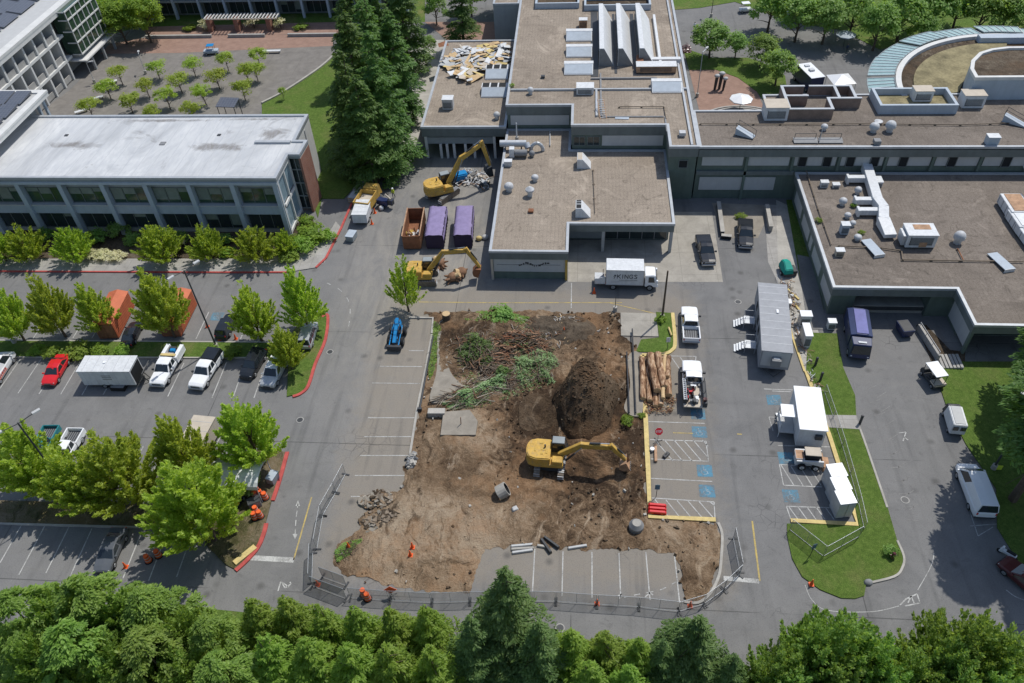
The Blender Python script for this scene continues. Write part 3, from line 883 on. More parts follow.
def site_h(x, y):
 e = edge_dist((x, y), SITE) if inside((x, y), SITE) else 0.0
 k = max(0.0, min(1.0, e / 1.6))
 h = 0.16 + 0.30 * noise.fractal(Vector((x * 0.16, y * 0.16, 1.3)), 1.0, 2.0, 4) + 0.17 * noise.fractal(Vector((x * 0.7, y * 0.7, 5.1)), 1.0, 2.0, 5)
 for c, r, dz in PITS:
  d = math.hypot(x - c.x, y - c.y) / r
  h += dz * math.exp(-d * d)
 u = x * 0.82 + y * 0.57
 h += 0.05 * noise.noise(Vector((u * 2.2, (y * .82 - x * .57) * .25, 2))) + 0.04 * noise.noise(Vector(((x * .6 - y * .8) * 2.4, u * .2, 6)))
 return 0.022 + k * max(h, -0.01)
mb = MB()
st = 0.22
x0 = min(p.x for p in SITE)
x1 = max(p.x for p in SITE)
y0 = min(p.y for p in SITE)
y1 = max(p.y for p in SITE)
nx, ny = int((x1 - x0) / st) + 2, int((y1 - y0) / st) + 2
from mathutils.geometry import delaunay_2d_cdt
ring = []
for i in range(len(SITE)):
 a, b = SITE[i], SITE[(i + 1) % len(SITE)]
 k = max(1, int((b - a).length / .2))
 for q in range(k):
  p = a.lerp(b, q / k)
  e = Vector((p.x, p.y, 3))
  w = .55 * noise.noise(e * .35) + .40 * noise.noise(e * 1.3) + .18 * noise.noise(e * 4.1)
  d = (b - a).normalized()
  ring.append(Vector((p.x - d.y * w, p.y + d.x * w)))
pts = list(ring)
for i in range(nx):
 for j in range(ny):
  q = (x0 + i * st + random.uniform(-.05, .05), y0 + j * st + random.uniform(-.05, .05))
  if inside(q, ring):
   pts.append(Vector(q))
ov, oe, of = delaunay_2d_cdt(pts, [(k, (k + 1) % len(ring)) for k in range(len(ring))], [], 1, .004)[:3]
mb.add([(p.x, p.y, site_h(p.x, p.y)) for p in ov], [tuple(f) for f in of], 'dirt', True)
struct(mb.build('dirt_ground'))
for nm, px_, zz in [('old_slab', [(444, 415), (470, 413), (478, 424), (476, 438), (441, 438)], 0.55), ('old_slab', [(438, 336), (446, 338), (450, 372), (466, 394), (440, 404), (430, 400), (437, 372)], 0.30), ('old_slab', [(628, 358), (640, 357), (643, 408), (636, 418), (624, 410), (630, 388)], 0.28)]:
 sheet(nm, px_, zz, 'dusty_slab', 0.6, zz < .5)
def building(name, label, base):
 t = thing(name, label, 'building', base)
 return t, Vector(base)
def parapet(mb, poly, z, w=0.35, h=0.25, mat='coping'):
 """metal coping round a flat roof, mitred"""
 n = len(poly)
 P2 = [Vector((p[0], p[1])) for p in poly]
 area = sum(P2[i].x * P2[(i + 1) % n].y - P2[(i + 1) % n].x * P2[i].y for i in range(n))
 sg = 1 if area > 0 else -1
 inn = []
 for i in range(n):
  d0 = (P2[i] - P2[i - 1]).normalized()
  d1 = (P2[(i + 1) % n] - P2[i]).normalized()
  n0 = Vector((-d0.y, d0.x)) * sg
  n1 = Vector((-d1.y, d1.x)) * sg
  b = (n0 + n1)
  b = b / max(b.dot(n0), 0.2)
  inn.append(P2[i] + b * w)
 out = [P2[i] + (P2[i] - inn[i]) * (0.06 / w) for i in range(n)]
 for i in range(n):
  j = (i + 1) % n
  mb.hexa([(*out[i], z - 0.12), (*out[j], z - 0.12), (*inn[j], z - 0.12), (*inn[i], z - 0.12), (*out[i], z + h), (*out[j], z + h), (*inn[j], z + h), (*inn[i], z + h)], mat)
def window(fr, t, org, u0, u1, z0, z1, n=1, glass='glass', frame='fascia_light', d=0.0, bars=0):
 """one window: panes, with its frame as a sub-part"""
 g = MB()
 fr.box(g, u0, u1, z0, z1, d - 0.10, d + 0.03, glass)
 w = g.build('window', t, origin=org)
 f = MB()
 e = 0.09
 for a, b, c_, h in [(u0, u1, z1 - e, z1), (u0, u1, z0, z0 + e), (u0, u0 + e, z0 + e, z1 - e), (u1 - e, u1, z0 + e, z1 - e)]:
  fr.box(f, a, b, c_, h, d + 0.033, d + 0.10, frame)
 for k in range(1, n):
  x = u0 + (u1 - u0) * k / n
  fr.box(f, x - e / 2, x + e / 2, z0 + e, z1 - e, d + 0.033, d + 0.09, frame)
 for k in range(bars):
  z = z0 + (z1 - z0) * (k + 1) / (bars + 1)
  fr.box(f, u0 + e, u1 - e, z - e / 2, z + e / 2, d + 0.034, d + 0.08, frame)
 f.build('window_frame', w, origin=org)
 if glass == 'glass_green' or (glass == 'glass' and n == 3 and random.random() < .4):
  bl = MB()
  for k in range(n):
   if random.random() < .55:
    x, h = u0 + (u1 - u0) * k / n, (z1 - z0) * random.choice((.25, .4, .4, .75))
    fr.box(bl, x + .1, x + (u1 - u0) / n - .1, z1 - .1 - h, z1 - .1, d + .031, d + .036, 'blind')
  if bl.v:
   bl.build('blind', w, origin=org)['kind'] = 'stuff'
 return w
t, o = building('office_building', 'long two storey office block with a pale flat roof and a brick end wall', (-80, 96, 0))
X0, X1, Y0, Y1, ZR = -125.0, -40.3, 88.3, 105.35, 9.5
foot = [(X0, Y0), (X1, Y0), (X1, 94.25), (-38.7, 94.25), (-38.5, 98.0), (X1, 98.0), (X1, Y1), (X0, Y1)]
mb = MB()
mb.prism(foot, ZR - 0.5, ZR, 'roof_membrane', 'fascia_light')
mb.build('roof', t, origin=o)
mb = MB()
parapet(mb, foot, ZR, 0.4, 0.22)
mb.box(-60, -59.2, 97, 97.8, ZR, ZR + 0.1, 'mid_grey')
for x in (-75.5, -52.3):
 mb.box(x, x + .5, 99.5, 100, ZR, ZR + .08, 'dark_metal')
mb.box(-46, -40.8, 97.3, 97.8, ZR + 0.01, ZR + 0.3, 'coping')
mb.build('parapet', t, origin=o)
mb = MB()
mb.prism([(X0, Y0 + 0.9), (X1 - 0.5, Y0 + 0.9), (X1 - 0.5, Y1 - 0.3), (X0, Y1 - 0.3)], 0, ZR - 0.5, None, 'grey_wall')
mb.build('wall', t, origin=o)
fr = Fr((X0, Y0 + 0.9), (X1, Y0 + 0.9))
bay0 = -46.72
bays = [bay0 + 6.14 * k for k in range(-12, 2)]
for x in [-46.72 - 6.14 * k for k in range(0, 13)] + [-40.75]:
 mb = MB()
 mb.hexa([(x - .32, Y0 - 0.05, 0), (x + .32, Y0 - 0.05, 0), (x + .32, Y0 + 0.9, 0), (x - .32, Y0 + 0.9, 0),
             (x - .32, Y0 - 0.05, ZR - 0.9), (x + .32, Y0 - 0.05, ZR - 0.9), (x + .32, Y0 + 0.9, ZR - 0.9), (x - .32, Y0 + 0.9, ZR - 0.9)], 'blue_grey')
 mb.build('pier', t, origin=o)
mb = MB()
mb.box(X0, X1 - 0.03, Y0 - 0.12, Y0 + 0.88, ZR - 0.9, ZR - 0.5, 'blue_grey')
mb.build('cornice', t, origin=o)
mb = MB()
mb.box(X0, X1 - 0.04, Y0 + 0.35, Y0 + 0.89, 3.55, 4.95, 'blue_grey')
mb.box(X0, X1 - 0.04, Y0 + 0.2, Y0 + 0.89, 4.9, 5.05, 'panel_grey')
mb.build('spandrel', t, origin=o)
for k in range(11):
 xr = -46.72 - 6.14 * k
 if xr < -90:
  break
 for (z0, z1) in ((5.1, 7.6), (0.8, 3.4)):
  w = window(fr, t, o, xr - 5.6 - X0 - .2, xr - .45 - X0, z0, z1, 3, 'glass_green' if z0 > 4 else 'glass', 'fascia')
for (z0, z1) in ((5.1, 7.6), (0.8, 3.4)):
 window(fr, t, o, -46.72 + .45 - X0, -41.2 - X0, z0, z1, 3, 'glass_green' if z0 > 4 else 'glass', 'fascia')
fe = Fr((X1, Y0 + 0.25), (X1, 94.2))
mb = MB()
fe.box(mb, 0.3, 2.9, 0.6, 4.3, -0.55, -0.28, 'glass_blue')
fe.box(mb, 0.3, 5.6, 5.0, 8.9, -0.55, -0.28, 'glass_blue')
fe.box(mb, 3.0, 5.6, 0.6, 4.3, -0.55, -0.28, 'glass_blue')
g = mb.build('glass_wall', t, origin=o)
mb = MB()
for u in (0.0, 2.9, 5.6):
 fe.box(mb, u - .05, u + .2, 0, 9.0, -0.27, -0.02, 'white_wall')
for z in (0.35, 4.4, 8.7):
 fe.box(mb, 0.2, 5.6, z, z + .4, -0.265, -0.04, 'white_wall')
mb.build('glass_frame', g, origin=o)
mb = MB()
mb.box(-40.6, -38.95, 94.9, 95.0, 0.3, 9.0, 'glass')
sl_ = mb.build('stair_window', t, origin=o)
mb = MB()
for z in (0.3, 2.4, 4.6, 6.8, 8.85):
 mb.box(-40.6, -38.95, 94.78, 94.9, z, z + .15, 'fascia_light')
mb.box(-39.85, -39.75, 94.77, 94.89, .3, 9.0, 'fascia_light')
mb.build('stair_window_frame', sl_, origin=o)
mb = MB()
mb.hexa([(-38.95, 94.25, 0), (-38.65, 94.25, 0), (-38.45, 98.05, 0), (-38.95, 98.05, 0), (-38.95, 94.25, 9.0), (-38.65, 94.25, 9.0), (-38.45, 98.05, 9.0), (-38.95, 98.05, 9.0)], 'red_brick')
mb.build('brick_wall', t, origin=o)
mb = MB()
mb.box(-40.78, -40.3, 98.05, Y1, 0, 8.98, 'white_wall')
mb.box(-40.28, -40.2, 99.2, 99.5, 0, 8.8, 'panel_grey')
mb.box(-40.28, -40.2, 102.2, 102.5, 0, 8.8, 'panel_grey')
mb.build('rear_wall', t, origin=o)
t, o = building('academic_building', 'tall pale concrete block with deep balconies and a green glass corner bay', (-110, 130, 0))
XF, ZT = -96.1, 11.9
mb = MB()
mb.box(-150, XF - 2.2, 96, 150, 0, ZT - 0.9, 'concrete_wall')
mb.build('wall', t, origin=o)
mb = MB()
rf = [(-150, 90), (XF + 0.5, 90), (XF + 0.5, 150.5), (-150, 150.5)]
mb.prism(rf, ZT - 0.85, ZT, 'panel_grey', 'white_wall', True)
mb.build('roof', t, origin=o)
mb = MB()
parapet(mb, rf, ZT + 0.0, 1.5, 0.35, 'white_wall')
mb.build('parapet', t, origin=o)
for i in range(5):
 for j in range(9):
  mb = MB()
  x = -101.5 - i * 3.4
  y = 96 + j * 6.0
  mb.hexa([(x - 2.6, y, ZT + .25), (x, y, ZT + .25), (x, y + 5.4, ZT + .25), (x - 2.6, y + 5.4, ZT + .25),
                 (x - 2.6, y, ZT + .8), (x, y, ZT + .32), (x, y + 5.4, ZT + .32), (x - 2.6, y + 5.4, ZT + .8)], 'solar_cell')
  mb.build('solar_panel', t, origin=o)
ft = Fr((XF, 90), (XF, 150))
for k in range(16):
 y = 90 + k * 3.35
 if y > 139:
  continue
 mb = MB()
 ft.box(mb, y - 90 - .22, y - 90 + .22, 0, ZT - 0.9, -2.2, 0.0, 'white_wall')
 mb.build('pier', t, origin=o)
for z in (3.4, 7.4):
 mb = MB()
 ft.box(mb, 0, 49.0, z, z + .45, -2.19, 0.05, 'white_wall')
 mb.build('floor_slab', t, origin=o)
for k in range(15):
 u0 = k * 3.35 + .25
 if u0 + 3 > 49.2:
  break
 for z in (0.2, 3.85, 7.85):
  mb = MB()
  ft.box(mb, u0, u0 + 2.85, z, z + 1.05, -0.42, -0.28, 'concrete_wall')
  mb.build('balcony_panel', t, origin=o)
 for z in (1.3, 5.2, 9.1):
  if k > 2:
   window(ft, t, o, u0 + .3, u0 + 2.6, z, z + 1.75, 3, 'glass', 'white_wall', -2.1)
XG = -94.3
mb = MB()
mb.box(XF - 1, XG, 139.4, 150.4, 3.9, ZT - 0.1, 'glass_green')
g = mb.build('corner_bay', t, origin=o)
fg = Fr((XG, 139.4), (XG, 150.4))
mb = MB()
for u in (0, 1.8, 3.6, 5.5, 7.3, 9.1, 10.9):
 fg.box(mb, u, u + .14, 3.9, ZT - .1, 0.003, .13, 'white_wall')
for z in (3.7, 5.9, 8.0, 10.1, 11.6):
 fg.box(mb, -.05, 11.05, z, z + .22, 0.002, .16, 'white_wall')
fs_ = Fr((XF, 139.35), (XG, 139.35))
for z in (3.7, 5.9, 8.0, 10.1, 11.6):
 fs_.box(mb, 0.1, 1.75, z, z + .2, 0.002, .1, 'white_wall')
mb.build('corner_bay_frame', g, origin=o)
mb = MB()
mb.box(XF - 1, XG - 0.9, 139.6, 150.2, 3.0, 3.6, 'concrete_wall')
mb.box(XF - 1.2, XG + 1.0, 138.5, 150.8, 2.75, 3.0, 'white_wall')
for y in (141, 145.5, 149.8):
 mb.box(XG + .3, XG + .7, y, y + .4, 0, 2.74, 'grey_wall')
mb.build('canopy', t, origin=o)
t, o = building('roof_wing', 'raised wing with rows of solar panels beside the pale roofed office block', (-100, 96, 0))
ZW = 12.0
mb = MB()
rf = [(-150, 76), (-81.6, 76), (-81.6, 108.6), (-150, 108.6)]
mb.prism(rf, ZW - 0.7, ZW, 'panel_grey', 'white_wall', True)
mb.build('roof', t, origin=o)
mb = MB()
parapet(mb, rf, ZW, 0.9, 0.2, 'white_wall')
mb.build('parapet', t, origin=o)
mb = MB()
mb.box(-150, -84.2, 106.2, 107.4, 0, ZW - .7, 'grey_wall')
mb.box(-150, -86, 80, 106, 9.4, ZW - .7, 'grey_wall')
for x in (-82.6, -83.8):
 mb.box(x, x + .35, 107.5, 107.9, 0, ZW - .7, 'blue_grey')
mb.build('wall', t, origin=o)
for i in range(4):
 for j in range(5):
  mb = MB()
  x, y = -83.4 - i * 2.6, 87.6 + j * 4.1
  mb.hexa([(x - 2.3, y, ZW + .25), (x, y, ZW + .25), (x, y + 3.6, ZW + .25), (x - 2.3, y + 3.6, ZW + .25),
                 (x - 2.3, y, ZW + .33), (x, y, ZW + .33), (x, y + 3.6, ZW + .60), (x - 2.3, y + 3.6, ZW + .60)], 'solar_cell')
  mb.build('solar_panel', t, origin=o)
t, o = building('colonnade_building', 'dark glazed building behind tall pale columns at the back of the plaza', (-68, 172, 0))
mb = MB()
mb.box(-98, -36, 166.5, 180, 0, 11, 'fascia')
mb.build('wall', t, origin=o)
ff = Fr((-98, 166.4), (-36, 166.4))
for k in range(11):
 u = k * 5.6 + .6
 window(ff, t, o, u, u + 4.6, 0.3, 3.2, 3, 'glass', 'mid_grey')
 window(ff, t, o, u, u + 4.6, 4.2, 7.4, 3, 'glass', 'mid_grey')
for k in range(12):
 x = -97.5 + k * 5.55
 mb = MB()
 mb.box(x, x + .45, 164.0, 164.7, 0, 11, 'blue_grey')
 mb.build('column', t, origin=o)
mb = MB()
mb.box(-98, -36, 164.2, 166.39, 3.5, 3.9, 'fascia_light')
mb.build('floor_slab', t, origin=o)
mb = MB()
mb.box(-98, -36, 163.6, 166.39, 8.2, 8.9, 'fascia_light')
mb.build('floor_slab', t, origin=o)
mb = MB()
mb.box(-99, -35, 163, 181, 11, 11.4, 'panel_grey')
mb.build('roof', t, origin=o)
ZM = 8.5
t, o = building('main_hall', 'tall flat roofed hall with gravel roof and three sawtooth roof lights', (2, 125, 0))
poly = [(-11.2, 109.75), (-1.3, 109.75), (-1.3, 103.8), (12.3, 103.8), (12.3, 97.9), (16.3, 97.9), (16.3, 156), (-11.6, 156)]
mb = MB()
mb.prism(poly, ZM - .3, ZM, 'gravel_roof', None)
mb.build('roof', t, origin=o)
mb = MB()
parapet(mb, poly, ZM, 0.32, 0.22)
mb.box(-10.8, 16, 114.4, 114.7, ZM, ZM + .3, 'coping')
mb.box(2.2, 2.5, 106.4, 114.38, ZM, ZM + .28, 'coping')
mb.box(2.9, 3.15, 106.4, 120, ZM, ZM + .2, 'mid_grey')
mb.box(15.2, 15.5, 98.3, 155.6, ZM, ZM + .28, 'coping')
mb.box(3.2, 12.0, 106.2, 106.4, ZM, ZM + .15, 'mid_grey')
mb.box(12.1, 12.3, 102, 106.3, ZM, ZM + .18, 'mid_grey')
mb.build('parapet', t, origin=o)
mb = MB()
ins = [(-11.05, 109.9), (-1.15, 109.9), (-1.15, 103.95), (12.45, 103.95), (12.45, 98.05), (16.15, 98.05), (16.15, 155.8), (-11.45, 155.8)]
mb.prism(ins, 0, ZM - .3, None, 'wall_green')
mb.build('wall', t, origin=o)
mb = MB()
band = [(-11.2, 109.75), (-1.3, 109.75), (-1.3, 103.8), (12.3, 103.8), (12.3, 97.9), (16.3, 97.9), (16.3, 155.9), (-11.6, 155.9)]
n_ = len(band)
for i in range(n_):
 a, b = band[i], band[(i + 1) % n_]
 mb.face([(*a, ZM - 1.45), (*b, ZM - 1.45), (*b, ZM - .13), (*a, ZM - .13)], 'fascia')
mb.prism(band, ZM - 1.45, ZM - 1.4, 'fascia', None, True)
mb.build('fascia', t, origin=o)
for bx in ((-10.6, -1.7, 109.78, 109.86, 5.35, 6.95), (3.2, 12.0, 103.85, 103.92, 5.3, 6.95), (-1.25, -1.18, 104.1, 109.6, 5.3, 6.9)):
 mb = MB()
 mb.box(*bx, 'panel_grey')
 mb.build('wall_panel', t, origin=o)
fm = Fr((-1.15, 103.95), (12.45, 103.95))
window(fm, t, o, 0.2, 1.9, 5.3, 6.8, 2, 'glass', 'fascia')
window(fm, t, o, 2.2, 4.0, 5.3, 6.8, 2, 'glass', 'fascia')
fm = Fr((12.45, 98.05), (16.15, 98.05))
window(fm, t, o, 1.3, 2.6, 5.2, 6.5, 1, 'dark_void', 'fascia')
SAW = [(G(599.6, 51, ZM + 2.9).x, G(614, 66.5, ZM).x), (G(618.6, 51, ZM + 2.9).x, G(633.5, 66.5, ZM).x), (G(640, 50.5, ZM + 2.9).x, G(654.5, 62, ZM).x)]
for k, (xa, xb) in enumerate(SAW):
 mb = MB()
 ya, yb = G(610, 66, ZM).y, G(600, 3.5, ZM + 2.9).y
 zt = ZM + 2.9
 mb.hexa([(xa, ya, ZM), (xb, ya, ZM), (xb, yb, ZM), (xa, yb, ZM), (xa, ya, zt), (xa + .72, ya, zt), (xa + .72, yb, zt), (xa, yb, zt)], 'white_metal')
 s_ = mb.build('roof_light', t, origin=o)
 mb = MB()
 mb.hexa([(xa + .05, ya - .06, ZM), (xb - .02, ya - .06, ZM), (xb - .02, ya - .01, ZM), (xa + .05, ya - .01, ZM),
             (xa + .05, ya - .06, zt - .1), (xa + .74, ya - .06, zt - .1), (xa + .74, ya - .01, zt - .1), (xa + .05, ya - .01, zt - .1)], 'mid_grey')
 mb.box(xa - .07, xa - .01, ya + .2, yb - .2, ZM + .4, zt - .5, 'glass')
 mb.build('end_panel', s_, origin=o)
mb = MB()
mb.box(SAW[0][0] - 1.3, SAW[0][0] - .1, 119, 145, ZM + .004, ZM + .05, 'dark_metal')
mb.box(SAW[0][1] + .05, SAW[1][0] - .1, 120, 143, ZM + .004, ZM + .05, 'dark_metal')
mb.box(SAW[1][1] + .05, SAW[2][0] - .1, 120, 143, ZM + .004, ZM + .05, 'dark_metal')
mb.box(SAW[2][1] + .6, SAW[2][1] + 1.0, 120.5, 141, ZM, ZM + .7, 'white_metal')
mb.box(SAW[0][0] - 1.3, SAW[2][1], 118.0, 118.3, ZM, ZM + .25, 'mid_grey')
mb.build('roof_gutter', t, origin=o)
mb = MB()
for (a, b, c_, d) in ((0.3, 12.2, 144.6, 149.5), (-8.6, -0.6, 145.8, 152)):
 for bx in ((a, b, c_, c_ + .35), (a, b, d - .35, d), (a, a + .35, c_ + .35, d - .35), (b - .35, b, c_ + .35, d - .35)):
  mb.box(*bx, ZM, ZM + 1.0, 'blue_grey')
 mb.box(a + .36, b - .36, c_ + .36, d - .36, ZM + .01, ZM + .06, 'mulch')
mb.build('court_wall', t, origin=o)
ZL = 4.6
t, o = building('low_front_wing', 'low flat roofed wing stepping forward to the road behind the box truck', (0, 92, 0))
poly = [(-11.2, 79.4), (-1.25, 79.4), (-1.25, 85.42), (12.45, 85.42), (12.45, 103.7), (-1.4, 103.7), (-1.4, 109.65), (-11.2, 109.65)]
mb = MB()
mb.prism(poly, ZL - .3, ZL, 'gravel_roof', None)
mb.build('roof', t, origin=o)
mb = MB()
parapet(mb, [(-11.2, 79.4), (-1.25, 79.4), (-1.25, 85.42), (12.45, 85.42), (12.45, 103.6), (-11.2, 109.6)][:5] + [(-1.4, 103.6), (-1.4, 109.6), (-11.2, 109.6)], ZL, 0.3, 0.2)
mb.build('parapet', t, origin=o)
mb = MB()
body = [(-11.0, 79.75), (-1.45, 79.75), (-1.45, 88.4), (12.2, 88.4), (12.2, 97.9), (12.2, 103.6), (-11.0, 103.6)]
mb.prism(body, 0, ZL - .3, None, 'wall_green')
mb.build('wall', t, origin=o)
mb = MB()
band = [(-11.2, 79.4), (-1.25, 79.4), (-1.25, 85.42), (12.45, 85.42), (12.45, 97.85), (12.45, 97.9), (-11.2, 97.9)]
for i in range(6):
 a, b = band[i], band[i + 1]
 mb.face([(*a, ZL - 1.15), (*b, ZL - 1.15), (*b, ZL - .13), (*a, ZL - .13)], 'fascia')
mb.face([(*p, ZL - 1.15) for p in band], 'fascia')
a, b = band[6], band[0]
mb.face([(*a, ZL - 1.15), (*b, ZL - 1.15), (*b, ZL - .13), (*a, ZL - .13)], 'fascia')
mb.build('fascia', t, origin=o)
mb = MB()
mb.box(-10.8, -1.6, 79.66, 79.74, 1.25, 3.4, 'panel_grey')
mb.box(-11.08, -11.01, 80.2, 96, 1.4, 3.4, 'panel_grey')
pn = mb.build('wall_panel', t, origin=o)
mb = MB()
for k in range(26):
 u = -9.8 + k * .28
 if 8 <= k <= 21:
  mb.box(u, u + random.uniform(.1, .35), 79.62, 79.655, 2.4 + .25 * math.sin(k * .7) - random.random() * .12, 2.5 + .25 * math.sin(k * .7) + random.random() * .12, 'dark_metal')
mb.box(-10.4, -2.2, 79.63, 79.655, 2.36, 2.42, 'mid_grey')
mb.build('wall_graffiti', pn, origin=o)
for x in (-11.15, -1.6):
 mb = MB()
 mb.box(x, x + .3, 79.45, 79.74, 0, 3.45, 'tan_panel' if x < -5 else 'yellow_dust')
 mb.build('pier', t, origin=o)
for x in (3.1, 12.0):
 mb = MB()
 mb.box(x, x + .4, 85.55, 85.95, 0, ZL - 1.15, 'grey_wall')
 mb.build('column', t, origin=o)
mb = MB()
mb.box(3.6, 12.0, 88.28, 88.38, 0.2, 3.2, 'glass')
dr = mb.build('entrance_door', t, origin=o)
mb = MB()
for k in range(6):
 mb.box(3.6 + k * 1.66, 3.7 + k * 1.66, 88.2, 88.27, 0.2, 3.2, 'mid_grey')
mb.build('door_frame', dr, origin=o)
mb = MB()
mb.box(-1.3, 3.4, 88.3, 88.38, 0.2, 2.9, 'fascia_light')
mb.build('roller_door', t, origin=o)
ZN = 5.4
t, o = building('carport_block', 'low block with torn roofing heaped on top and white posts along its front', (-18, 124, 0))
poly = [(-24.4, 108.85), (-11.3, 108.85), (-11.3, 139.5), (-24.5, 139.5)]
mb = MB()
mb.prism(poly, ZN - .3, ZN, 'gravel_roof', None, False)
mb.build('roof', t, origin=o)
mb = MB()
parapet(mb, poly, ZN, 0.32, 0.22)
mb.build('parapet', t, origin=o)
mb = MB()
mb.prism([(-24.2, 113.5), (-11.4, 113.5), (-11.4, 139.3), (-24.3, 139.3)], 0, ZN - .3, None, 'grey_wall')
mb.box(-24.38, -11.32, 108.87, 113.4, ZN - .45, ZN - .32, 'fascia')
mb.build('wall', t, origin=o)
mb = MB()
for a, b in zip(poly, poly[1:] + poly[:1]):
 mb.face([(*a, ZN - 1.5), (*b, ZN - 1.5), (*b, ZN - .13), (*a, ZN - .13)], 'fascia')
mb.box(-24.2, -13, 109.2, 109.5, 2.5, 3.6, 'fascia_light')
mb.build('fascia', t, origin=o)
for x in (-24.1, -21.9, -20.9, -19.8, -18.0, -16.6, -13.4):
 mb = MB()
 mb.box(x, x + .38, 109.0, 109.4, 0, ZN - 1.5 if x in (-24.1, -13.4) else 2.5, 'white_wall')
 mb.build('post', t, origin=o)
mb = MB()
mb.box(-23.6, -12, 113.36, 113.45, 0.1, 3.0, 'dark_void')
mb.build('garage_opening', t, origin=o)
t, o = building('rear_block', 'small dark roofed block at the back corner beside the tall hall', (-10, 160, 0))
mb = MB()
pl_ = [(-16.5, 148), (-11.7, 148), (-11.7, 168), (-16.5, 168)]
mb.prism(pl_, 0, ZM - .3, None, 'grey_wall')
mb.build('wall', t, origin=o)
mb = MB()
mb.prism(pl_, ZM - .3, ZM, 'gravel_roof', 'fascia_light')
parapet(mb, pl_, ZM, .3, .25)
mb.build('roof', t, origin=o)
t, o = building('long_east_wing', 'long high wing with a gravel roof, pale wall panels and small dark windows', (45, 105, 0))
poly = [(16.35, 97.85), (80, 97.85), (80, 112.6), (27, 112.6), (27, 107.95), (16.35, 107.95)]
mb = MB()
mb.prism(poly, ZM - .32, ZM - .02, 'gravel_roof_grey', None)
mb.build('roof', t, origin=o)
mb = MB()
parapet(mb, poly, ZM - .02, 0.3, 0.2)
mb.build('parapet', t, origin=o)
mb = MB()
mb.prism([(16.36, 98.3), (80, 98.3), (80, 112.4), (27.2, 112.4), (27.2, 107.8), (16.36, 107.8)], 0, ZM - .33, None, 'wall_green')
mb.build('wall', t, origin=o)
mb = MB()
mb.box(16.37, 80, 97.87, 98.28, ZM - 1.45, ZM - .34, 'fascia')
mb.build('fascia', t, origin=o)
for k in range(10):
 x = 17.0 + k * 6.25
 mb = MB()
 mb.box(x, x + 5.6, 98.2, 98.28, 5.5, 6.95, 'panel_grey')
 mb.build('wall_panel', t, origin=o)
mb = MB()
mb.box(17.0, 27.5, 98.2, 98.28, 1.5, 3.6, 'panel_grey')
mb.build('wall_panel', t, origin=o)
mb = MB()
mb.box(16.4, 29.7, 97.95, 98.26, 4.1, 4.7, 'fascia')
mb.build('wall_band', t, origin=o)
for k in range(9):
 x = 22.9 + k * 6.2
 mb = MB()
 mb.box(x, x + .35, 97.95, 98.26, 4.75 if x > 29 else 0, ZM - 1.46, 'wall_green')
 mb.build('wall_rib', t, origin=o)
fl = Fr((16.37, 98.2), (80, 98.2))
for x in (30.6, 33.9, 37.0, 40.2, 44.0, 50.4, 57.5, 64.0):
 window(fl, t, o, x - 16.37 - .6, x - 16.37 + .6, 5.35, 7.0, 1, 'dark_void', 'fascia', 0.05)
mb = MB()
zs0, zs1 = ZM - .02, ZM + 1.5
for bx in ((29.3, 32.7, 112.3, 112.6), (29.3, 29.6, 105.5, 112.3), (29.6, 35.2, 105.5, 105.8), (35.2, 35.5, 105.5, 108.9), (35.5, 40.0, 108.6, 108.9), (33.4, 39.4, 112.3, 112.6), (36.8, 37.1, 108.9, 112.3), (39.1, 39.4, 108.9, 112.3), (29.6, 32.7, 109.4, 109.7)):
 mb.box(*bx, zs0, zs1, 'screen_brick')
sc_ = mb.build('roof_screen', t, origin=o)
mb = MB()
for bx in ((29.25, 32.75, 112.25, 112.65), (29.25, 29.65, 105.45, 112.25), (29.65, 35.55, 105.45, 105.85), (35.15, 35.55, 105.85, 108.95), (35.55, 40.05, 108.55, 108.95), (33.35, 39.45, 112.25, 112.65), (36.75, 37.15, 108.95, 112.25), (39.05, 39.45, 108.95, 112.25), (29.65, 32.75, 109.35, 109.75)):
 mb.box(*bx, zs1 + .003, zs1 + .12, 'coping')
mb.build('screen_coping', sc_, origin=o)
mb = MB()
for bx in ((42.2, 52.9, 106.9, 107.3), (42.2, 52.9, 111.8, 112.2), (42.2, 42.6, 107.3, 111.8), (52.5, 52.9, 107.3, 111.8)):
 mb.box(*bx, ZM - .02, ZM + 1.35, 'blue_grey')
pb = mb.build('roof_planter', t, origin=o)
mb = MB()
mb.box(42.61, 52.49, 107.31, 111.79, ZM + .003, ZM + .4, 'seedum')
mb.build('planting', pb, origin=o)
t, o = building('round_pavilion', 'curved building with a dry green roof ringed by pale glass awnings', (66, 118, 0))
cx, cy, ro, ri = 66.6, 112.2, 23.4, 20.0
def arc(r, a0, a1, n, z):
 return [Vector((cx + r * math.cos(a0 + (a1 - a0) * k / n), cy + r * math.sin(a0 + (a1 - a0) * k / n), z)) for k in range(n + 1)]
A0, A1 = R(182), R(60)
mb = MB()
p_ = arc(ri - .4, A0, A1, 40, 0) + [Vector((85, 112.7, 0))]
mb.prism([(p.x, p.y) for p in p_], 0, 8.4, 'mulch', 'blue_grey')
mb.build('wall', t, origin=o)
mb = MB()
p_ = arc(ri - 2.6, R(183), R(86), 26, 0)
hole = [Vector((54.5, 112.9, 0)), Vector((66, 124, 0))]
mb.prism([(p.x, p.y) for p in p_] + [(64, 121.2), (58, 118.5), (55.2, 113.2)], 8.41, 8.62, 'seedum', 'seedum')
mb.build('green_roof', t, origin=o)
mb = MB()
